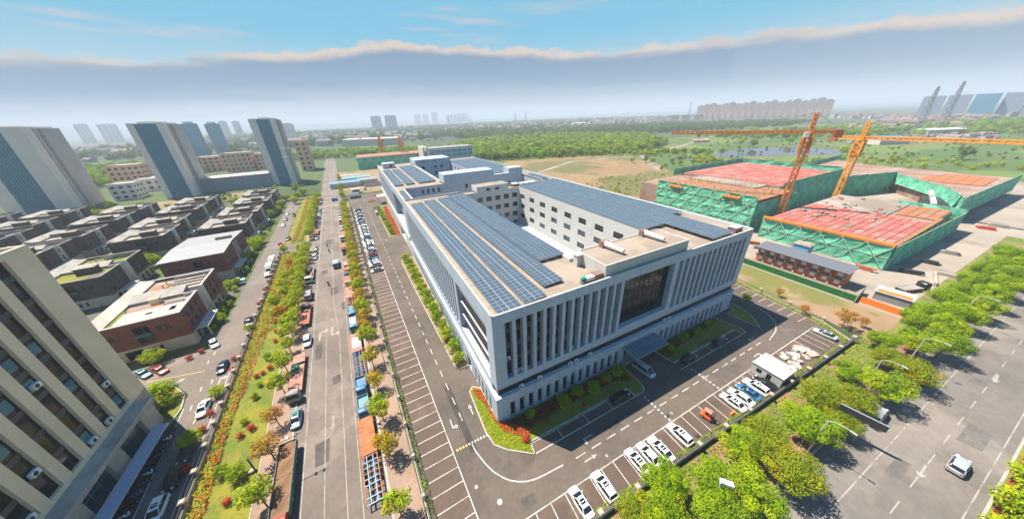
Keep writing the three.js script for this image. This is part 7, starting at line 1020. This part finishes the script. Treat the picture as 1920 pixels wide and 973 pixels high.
// site cabins, hoardings, booth
{
  const o = thing('site_offices', 'two storey row of orange site offices under a grey roof', 'cabin', 118.2, 0.03, 11.4), g = new GB();
  for (let k = 0; k < 8; k++) for (let r = 0; r < 2; r++) { const b = mk('module', new GB().slab(0, 5.4, 0.1 + r * 2.75, 2.7 + r * 2.75, -(k + 1) * 3.12 + 0.06, -k * 3.12 - 0.06), M.cabinorange, o); mk('window', new GB().slab(-0.06, -0.005, 1.0 + r * 2.75, 2.2 + r * 2.75, -(k + 0.72) * 3.12, -(k + 0.3) * 3.12), M.carwhite, b); mk('air_unit', new GB().slab(-0.4, -0.01, 0.3 + r * 2.75, 0.8 + r * 2.75, -(k + 0.2) * 3.12, -(k + 0.05) * 3.12), M.carwhite, b); }
  mk('walkway', new GB().slab(-1.1, -0.02, 2.68, 2.8, -25, 0), M.darkmetal, o); mk('roof', new GB().hexa([V(-1.4, 5.6, 0.6), V(6, 6.3, 0.6), V(6, 6.3, -25.6), V(-1.4, 5.6, -25.6), V(-1.4, 5.75, 0.6), V(6, 6.45, 0.6), V(6, 6.45, -25.6), V(-1.4, 5.75, -25.6)]), plain(0.10, 0.11, 0.13, { roughness: 0.95 }), o);
  const f = thing('site_hoarding', 'long dark green site hoarding along the bare soil', 'fence', 110.6, 0, 16.6); for (let k = 0; k < 24; k++) mk('hoarding_panel', new GB().slab(-0.06, 0.06, 0.05, 2.4, -(k + 1) * 3 + 0.02, -k * 3 - 0.02), M.hoarding, f); mk('plinth', new GB().slab(-0.2, 0.1, 0, 0.3, -72, 0), M.ivory, f);
  const f2 = thing('site_hoarding', 'short green hoarding return by the site gate', 'fence', 110.8, 0, 16.8, -PI / 2 + 0.1); for (let k = 0; k < 3; k++) mk('hoarding_panel', new GB().slab(-0.06, 0.06, 0.05, 2.5, -(k + 1) * 3 + 0.02, -k * 3 - 0.02), M.hoarding, f2);
  const f3 = thing('orange_fence', 'bright orange site fence on a white kerb', 'fence', 111.2, 0, 17.4); for (let k = 0; k < 4; k++) mk('fence_panel', new GB().slab(-0.06, 0.06, 0.5, 2.5, k * 2.3 + 0.02, (k + 1) * 2.3 - 0.02), M.orange, f3); mk('kerb_base', new GB().slab(-0.25, 0.15, 0, 0.5, 0, 9.3), M.ivory, f3);
  const s = thing('gate_shed', 'flat grey shed with orange roof panel inside the orange fence', 'shed', 121, 0.03, 21.5, 0.1); mk('wall', new GB().slab(-2.4, 2.6, 0, 2.6, -3.5, 3.5), M.greymetal, s); mk('roof', new GB().slab(-2.7, 2.9, 2.6, 2.75, -3.8, 3.8), M.alu, s); mk('roof_panel', new GB().slab(-2.3, -0.6, 2.76, 3.0, -3.3, 3.3), M.orange, s);
  const b = thing('site_booth', 'small blue booth with tan roof at the foot of the scaffold', 'booth', 138.4, 0.03, -7.2); mk('wall', new GB().slab(-2.2, 2.2, 0, 4.2, -2.4, 2.4), plain(0.10, 0.28, 0.50), b); mk('roof', new GB().slab(-2.5, 2.5, 4.2, 4.5, -2.7, 2.7), M.terrace, b); mk('door', new GB().slab(-2.26, -2.21, 0.1, 2.3, -0.5, 0.6), M.carwhite, b);
  const R = rng(44); [[134, -22, M.rust, 'rusty steel stack behind the site offices'], [136, -14, M.darkmetal, 'dark machine behind the site offices'], [131, -18, M.slate, 'grey pile behind the site offices'], [133, 2, M.ivory, 'white bags beside the booth'], [137, 6, M.deckorange, 'orange timber stack near the scaffold corner'], [141, 10, M.rust, 'red brown steel bars near the scaffold corner'], [236, 22, M.carred, 'red steel pile on the far site road'], [245, 24, M.slate, 'grey pile on the far site road'], [150, 19, M.darkmetal, 'dark materials along the scaffold foot'], [166, 20, M.darkmetal, 'second dark materials pile along the scaffold foot'], [184, 21, M.slate, 'third materials pile along the scaffold foot']].forEach(([x, z, m, l]) => { const q = thing('material_stack', l, 'stack', x, 0.03, z, R() * 0.6, 'material stacks on the site'); for (let k = 0; k < 5; k++) mk('bundle', new GB().box((k % 2) * 1.1 - 0.5, 0.25 + Math.floor(k / 2) * 0.5, (R() - 0.5) * 1.2, 1.0, 0.45, 3 + R() * 2), m, q); });
  delete flatTrailer('dark site lorry by the site gate', 133, 22, 1.2, 7, M.slate, { cab: M.carblack }).userData.group;
  const w = thing('site_wash_bay', 'low pale wash bay wall on the site road', 'wall', 150, 0.03, 24, 0.2); mk('wall', new GB().slab(-6, 6, 0, 1.1, -0.3, 0.3), M.concrete, w); mk('end_wall', new GB().slab(5.7, 6.3, 0, 1.1, 0.3, 6), M.concrete, w);
}
sheet('bare_lot', [[-330, -275], [-100, -290], [-110, -325], [-330, -322]], 0.024, M.soil, 'bare tan lot between the estate and the towers');
// far site above the avenue, blue sheds, forecourt
{
  const o = thing('scaffolded_building', 'far green netted shell with rusty deck beyond the factory', 'building', 0, 0, 0); netFace(o, -12, -404, 26, -404, 0, 14, 9, 2, 0, 31); netFace(o, -12, -450, -12, -404, 0, 14, 9, 2, 0, 32); mk('core', new GB().slab(-11, 100, 0, 14.5, -450, -405), M.slabconc, o); deck(o, -10, 98, -449, -407, 14.6, 14, 10, M.rebar, 33); netFace(o, 26, -403, 100, -403, 0, 12, 9, 2, 0, 34);
  [[-40, -285, 26, 9, 4.2, plain(0.10, 0.20, 0.32), 'blue roofed site shed beyond the factory'], [-16, -292, 18, 8, 4, M.greymetal, 'grey site shed beside the blue shed'], [-30, -312, 26, 8, 4, plain(0.14, 0.26, 0.28), 'teal roofed site shed behind the blue shed'], [-32, -330, 20, 8, 4, M.slate, 'dark site shed behind the teal shed']].forEach(([x, z, w, d, h, m, l]) => { const q = thing('site_shed', l, 'shed', x, 0.03, z, 0, 'sheds beyond the factory'); mk('wall', new GB().slab(0, w, 0, h, -d, 0), M.ivory, q); mk('roof', new GB().hexa([V(-0.3, h, 0.3), V(w + 0.3, h, 0.3), V(w + 0.3, h, -d - 0.3), V(-0.3, h, -d - 0.3), V(-0.3, h + 0.2, 0.3), V(w + 0.3, h + 0.2, 0.3), V(w + 0.3, h + 1.2, -d - 0.3), V(-0.3, h + 1.2, -d - 0.3)]), m, q); });
  sheet('far_yard', [[-44, -250], [90, -250], [100, -400], [-50, -400]], 0.025, M.soil, 'bare ground between factory and far site');
  const c = thing('car_shelter', 'dark car shelter at the far end of the left lot', 'shelter', -24, 0.05, -232); mk('roof', new GB().slab(-1, 7, 2.8, 3, -9, 1), plain(0.06, 0.08, 0.12), c); for (const [x, z] of [[-0.6, 0.6], [6.6, 0.6], [-0.6, -8.6], [6.6, -8.6]]) mk('post', new GB().slab(x - 0.1, x + 0.1, 0, 2.8, z - 0.1, z + 0.1), M.alu, c);
  const gh = thing('gate_house', 'small white gate house at the far end of the lot', 'hut', -22, 0.05, -250); mk('wall', new GB().slab(0, 6, 0, 3.4, -5, 0), M.ivory, gh); mk('roof', new GB().slab(-0.5, 6.5, 3.4, 3.7, -5.5, 0.5), M.concrete, gh); mk('window', new GB().slab(1, 5, 1, 2.4, 0.01, 0.06), M.glass, gh);
  const wl = thing('yard_wall', 'pale wall across the far end of the yard', 'wall', -12, 0.03, -275); mk('wall', new GB().slab(0, 56, 0, 2.4, -0.4, 0), M.ivory, wl); mk('coping', new GB().slab(-0.1, 56.1, 2.4, 2.6, -0.5, 0.1), M.stone, wl);
  [[-9.5, -212, 'left'], [-4.5, -232, 'right']].forEach(([x, z, l]) => { const b = bedding('orange planting in the ' + l + ' far yard island', 620 + z, [[x - 2.5, z - 3], [x + 2.5, z - 3], [x + 2.5, z + 3], [x - 2.5, z + 3]], 220, 0.7, 0.34, [...RUST, ...RED]); });
}
// ================================================================ countryside: woods, nursery rows, scattered trees, town
function scatter(name, label, kindIdx, pts, s0, s1, seed, category = 'trees') {
  const [cg, tg] = kinds.far[kindIdx], R = rng(seed), o = new THREE.Group(); o.name = numbered(name); o.userData = { label, category, kind: 'stuff' }; scene.add(o);
  const c = new THREE.InstancedMesh(cg, LEAF, pts.length); c.name = 'crowns'; c.castShadow = c.receiveShadow = true; const m = new THREE.Matrix4(), e = new THREE.Euler(), col = new THREE.Color();
  pts.forEach(([x, z], i) => { const s = lerp(s0, s1, R()); m.compose(V(x, -0.8 * s, z), new THREE.Quaternion().setFromEuler(e.set(0, R() * 6.28, 0)), V(s * (0.85 + 0.3 * R()), s * (0.8 + 0.4 * R()), s)); c.setMatrixAt(i, m); const k = 0.72 + 0.5 * R(); c.setColorAt(i, col.setRGB(k * (0.9 + 0.3 * R()), k, k * 0.9)); }); c.userData.kind = 'stuff'; o.add(c); return o;
}
const inPoly = (poly, n, seed) => { const R = rng(seed), xs = poly.map(p => p[0]), zs = poly.map(p => p[1]), x0 = Math.min(...xs), x1 = Math.max(...xs), z0 = Math.min(...zs), z1 = Math.max(...zs), out = []; for (let t = 0; out.length < n && t < n * 12; t++) { const x = lerp(x0, x1, R()), z = lerp(z0, z1, R()); let c = false; for (let i = 0, j = poly.length - 1; i < poly.length; j = i++) { const [a, b] = poly[i], [d, e] = poly[j]; if ((b > z) !== (e > z) && x < (d - a) * (z - b) / (e - b) + a) c = !c; } if (c) out.push([x, z]); } return out; };
const wood1 = [[140, -372], [185, -352], [345, -300], [420, -300], [520, -360], [640, -520], [560, -800], [280, -780], [130, -560]];
scatter('woodland', 'bright green wood behind the factory', 0, inPoly(wood1, 2300, 1), 0.9, 1.7, 2); scatter('woodland', 'darker trees mixed through the wood behind the factory', 1, inPoly(wood1, 900, 3), 0.9, 1.7, 4); scatter('woodland', 'yellow green trees mixed through the wood', 2, inPoly(wood1, 900, 5), 0.9, 1.6, 6);
{ const rows = []; for (let r = 0; r < 7; r++) for (let k = 0; k < 46; k++) rows.push([178 + k * 3.8 + r * 1.4, -343 - r * 5.5 + k * 1.15]); scatter('nursery_rows', 'rows of small nursery trees at the front of the wood', 2, rows, 0.28, 0.42, 7); }
const wood2 = [[-150, -600], [-60, -588], [0, -575], [120, -520], [130, -640], [-40, -760], [-180, -720]]; scatter('woodland', 'tree belt closing the end of the avenue', 0, inPoly(wood2, 420, 8), 0.9, 1.5, 9);
const wood3 = [[-330, -420], [-200, -470], [-220, -700], [-420, -800], [-520, -560]]; scatter('woodland', 'hazy green wood behind the leftmost towers', 0, inPoly(wood3, 700, 10), 0.9, 1.5, 11);
const wood4 = [[300, -830], [700, -560], [1100, -420], [1500, -500], [1300, -1000], [800, -1500], [300, -1500]]; scatter('woodland', 'distant dark tree belts beyond the wood', 1, inPoly(wood4, 2600, 12), 1.2, 2.2, 13); scatter('woodland', 'distant green trees beyond the meadow', 0, inPoly([[700, -420], [1400, -200], [1600, 40], [1000, 40], [620, -300]], 620, 14), 1.0, 1.9, 15);
scatter('woodland', 'far hazy trees towards the centre horizon', 1, inPoly([[-700, -900], [300, -900], [1500, -1600], [2600, -1500], [2400, -3400], [-900, -3200]], 3200, 16), 1.8, 3.4, 17);
scatter('meadow_shrubs', 'scattered shrubs across the green meadow', 1, inPoly([[250, -170], [520, -290], [900, -330], [1100, -60], [560, 20], [430, -70], [330, -110]], 420, 18), 0.16, 0.55, 19); scatter('meadow_shrubs', 'yellow green scrub along the ponds and building site', 2, inPoly([[250, -105], [330, -150], [395, -120], [460, -100], [520, -40], [470, 10], [370, -60]], 170, 20), 0.3, 0.7, 21); scatter('tree_belt', 'belt of trees along the lane between dry field and meadow', 0, inPoly([[190, -346], [345, -272], [400, -205], [430, -215], [380, -290], [230, -372]], 150, 24), 0.6, 1.1, 25); scatter('tree_belt', 'yellow green trees along the lane past the dry field', 2, inPoly([[300, -290], [345, -270], [380, -195], [345, -150], [325, -160], [345, -220]], 46, 26), 0.5, 0.95, 27); scatter('tree_belt', 'trees on the bare land behind the estate', 0, inPoly([[-300, -270], [-60, -268], [-60, -320], [-300, -320]], 80, 28), 0.4, 0.8, 29);
scatter('field_scrub', 'low scrub on the dry field', 2, inPoly([[110, -110], [240, -120], [250, -160], [190, -175], [130, -150]], 160, 22), 0.14, 0.32, 23);
[[300, -176, 0.8], [316, -172, 0.7], [332, -166, 0.8], [343, -158, 0.75], [352, -148, 0.8], [362, -140, 0.8], [306, -190, 0.9], [322, -192, 1.0], [338, -184, 0.9], [286, -200, 1.0], [292, -214, 1.1], [278, -222, 1.0], [410, -196, 1.3], [520, -214, 1.7], [548, -246, 1.5], [586, -197, 1.6], [630, -370, 1.6], [500, -110, 1.4], [455, -86, 1.3], [520, -30, 1.9], [425, -88, 1.2], [700, -140, 1.4]].forEach(([x, z, s], i) => { const v = kinds.far[i % 3], o = thing('meadow_tree', ord(i + 1) + ' rounded tree of the belt between dry field and ponds, from the field outwards', 'tree', x, 0, z, i, 'trees between the dry field and the ponds'); o.scale.setScalar(s); mk('trunk', v[1], M.bark, o); mk('crown', v[0], LEAF, o); });
{ // scattered town: tiny houses, uncountable
  const g = new GB(); g.col = [0.34, 0.33, 0.32]; g.slab(-6, 6, 0, 7, -4, 4); g.col = [0.17, 0.12, 0.11]; g.quad(V(-6.3, 7, 4.3), V(6.3, 7, 4.3), V(6.3, 9.6, 0), V(-6.3, 9.6, 0)); g.quad(V(6.3, 7, -4.3), V(-6.3, 7, -4.3), V(-6.3, 9.6, 0), V(6.3, 9.6, 0)); g.tri(V(6, 7, 4), V(6, 7, -4), V(6, 9.5, 0)); g.tri(V(-6, 7, -4), V(-6, 7, 4), V(-6, 9.5, 0));
  const pts = [...inPoly([[500, -1200], [1200, -900], [1900, -1300], [2200, -2300], [900, -2700], [400, -2000]], 620, 41), ...inPoly([[900, -260], [1500, -330], [1900, -600], [1900, -150], [1100, -120]], 420, 42), ...inPoly([[640, -150], [760, -170], [900, -60], [760, -40]], 90, 43), ...inPoly([[-300, -1000], [250, -900], [300, -1900], [-500, -1900]], 240, 44), ...inPoly([[-1200, -1100], [-500, -800], [-520, -1900], [-1500, -1900]], 260, 45)], R = rng(46), m = new THREE.Matrix4(), geo = g.geo();
  const o = new THREE.InstancedMesh(geo, M.vc, pts.length); o.name = 'distant_town'; o.userData = { kind: 'stuff', label: 'scattered pale houses of the distant town', category: 'houses' }; pts.forEach(([x, z], i) => { const s = (Math.hypot(x, z) < 1000 ? 0.42 : Math.hypot(x, z) < 1950 && x > 0 && z > -640 ? 0.7 : 1) * (0.8 + R() * 0.9); m.compose(V(x, 0, z), new THREE.Quaternion().setFromEuler(new THREE.Euler(0, R() * 3.14, 0)), V(s * (1 + R()), s * (0.7 + R() * 0.8), s)); o.setMatrixAt(i, m); const k = 0.7 + 0.6 * R(); o.setColorAt(i, lin(k, k * (0.94 + 0.06 * R()), k * (0.9 + 0.15 * R()))); }); scene.add(o);
}
[[877, -110, 60, 16, 9, M.ivory, 'long white warehouse on the right horizon'], [672, -118, 40, 18, 8, M.cabblue, 'blue roofed warehouse beyond the meadow'], [1060, -1290, 70, 40, 14, M.ivory, 'white factory hall on the centre horizon'], [1120, -1260, 30, 30, 20, M.cabblue, 'blue hall beside the white factory hall'], [560, -320, 26, 8, 3, M.deckpink, 'small pink farm sheds on the meadow'], [120, -1500, 330, 60, 12, M.blueglass, 'long dark hall below the twin towers'], [40, -900, 150, 40, 16, M.concrete, 'grey depot beyond the far site']].forEach(([x, z, w, d, h, m, l]) => { const o = thing('warehouse', l, 'warehouse', x, 0, z, -0.5, 'distant sheds'); mk('wall', new GB().slab(-w / 2, w / 2, 0, h, -d / 2, d / 2), M.ivory, o); mk('roof', new GB().hexa([V(-w / 2 - 1, h, d / 2 + 1), V(w / 2 + 1, h, d / 2 + 1), V(w / 2 + 1, h, -d / 2 - 1), V(-w / 2 - 1, h, -d / 2 - 1), V(-w / 2 - 1, h + 0.6, d / 2 + 1), V(w / 2 + 1, h + 0.6, d / 2 + 1), V(w / 2 + 1, h + 2.4, -d / 2 - 1), V(-w / 2 - 1, h + 2.4, -d / 2 - 1)]), m, o); });
[[1228, -807, 84, 'lattice pylon left of the distant apartment row'], [871, -136, 74, 'nearer lattice mast on the right horizon'], [973, -130, 82, 'farther lattice mast on the right horizon'], [1010, -1900, 80, 'lattice pylon on the centre horizon'], [1080, -1880, 84, 'second lattice pylon on the centre horizon'], [760, -2100, 76, 'lattice pylon left of the centre horizon'], [620, -2150, 76, 'farthest left lattice pylon on the horizon']].forEach(([x, z, H, l]) => { const o = thing('pylon', l, 'pylon', x, 0, z, 0.6, 'pylons on the horizon'), g = new GB(), w = t => lerp(5, 0.9, t), C = [[-1, -1], [1, -1], [1, 1], [-1, 1]]; for (let k = 0; k < 9; k++) { const a = k / 9, b = (k + 1) / 9; for (let f = 0; f < 4; f++) { const A = C[f], B = C[(f + 1) % 4]; g.bar(V(A[0] * w(a), a * H, A[1] * w(a)), V(A[0] * w(b), b * H, A[1] * w(b)), 0.7); g.bar(V(A[0] * w(a), a * H, A[1] * w(a)), V(B[0] * w(b), b * H, B[1] * w(b)), 0.45); } } mk('tower', g, M.steel, o); for (const t of [0.68, 0.8, 0.92]) mk('cross_arm', new GB().bar(V(-9, t * H, 0), V(9, t * H, 0), 0.8), M.steel, o); });
{ // low hills closing the horizon
  const g = new GB(), n1 = fbm(256, 1, 16, 1, 5, 55), P = (k, y, D) => { const a = (-70 + k * 180 / 200) * PI / 180; return V(-13 + D * Math.sin(a), y, 35 - D * Math.cos(a)); };
  for (let k = 0; k < 200; k++) { const az = -70 + k * 0.9, f = q => { const a = -70 + q * 0.9; return lerp(40, 190, sstep(24, -30, a) ) * (0.35 + 0.9 * n1[(q * 1.2 | 0) % 256]) + 10; }; g.quad(P(k, 0, 8200), P(k + 1, 0, 8200), P(k + 1, f(k + 1), 9600), P(k, f(k), 9600)); g.quad(P(k, f(k), 9600), P(k + 1, f(k + 1), 9600), P(k + 1, 0, 11500), P(k, 0, 11500)); }
  struct('hills', g, M.land, 'low hazy hills along the horizon');
}
renderer.render(scene, camera);
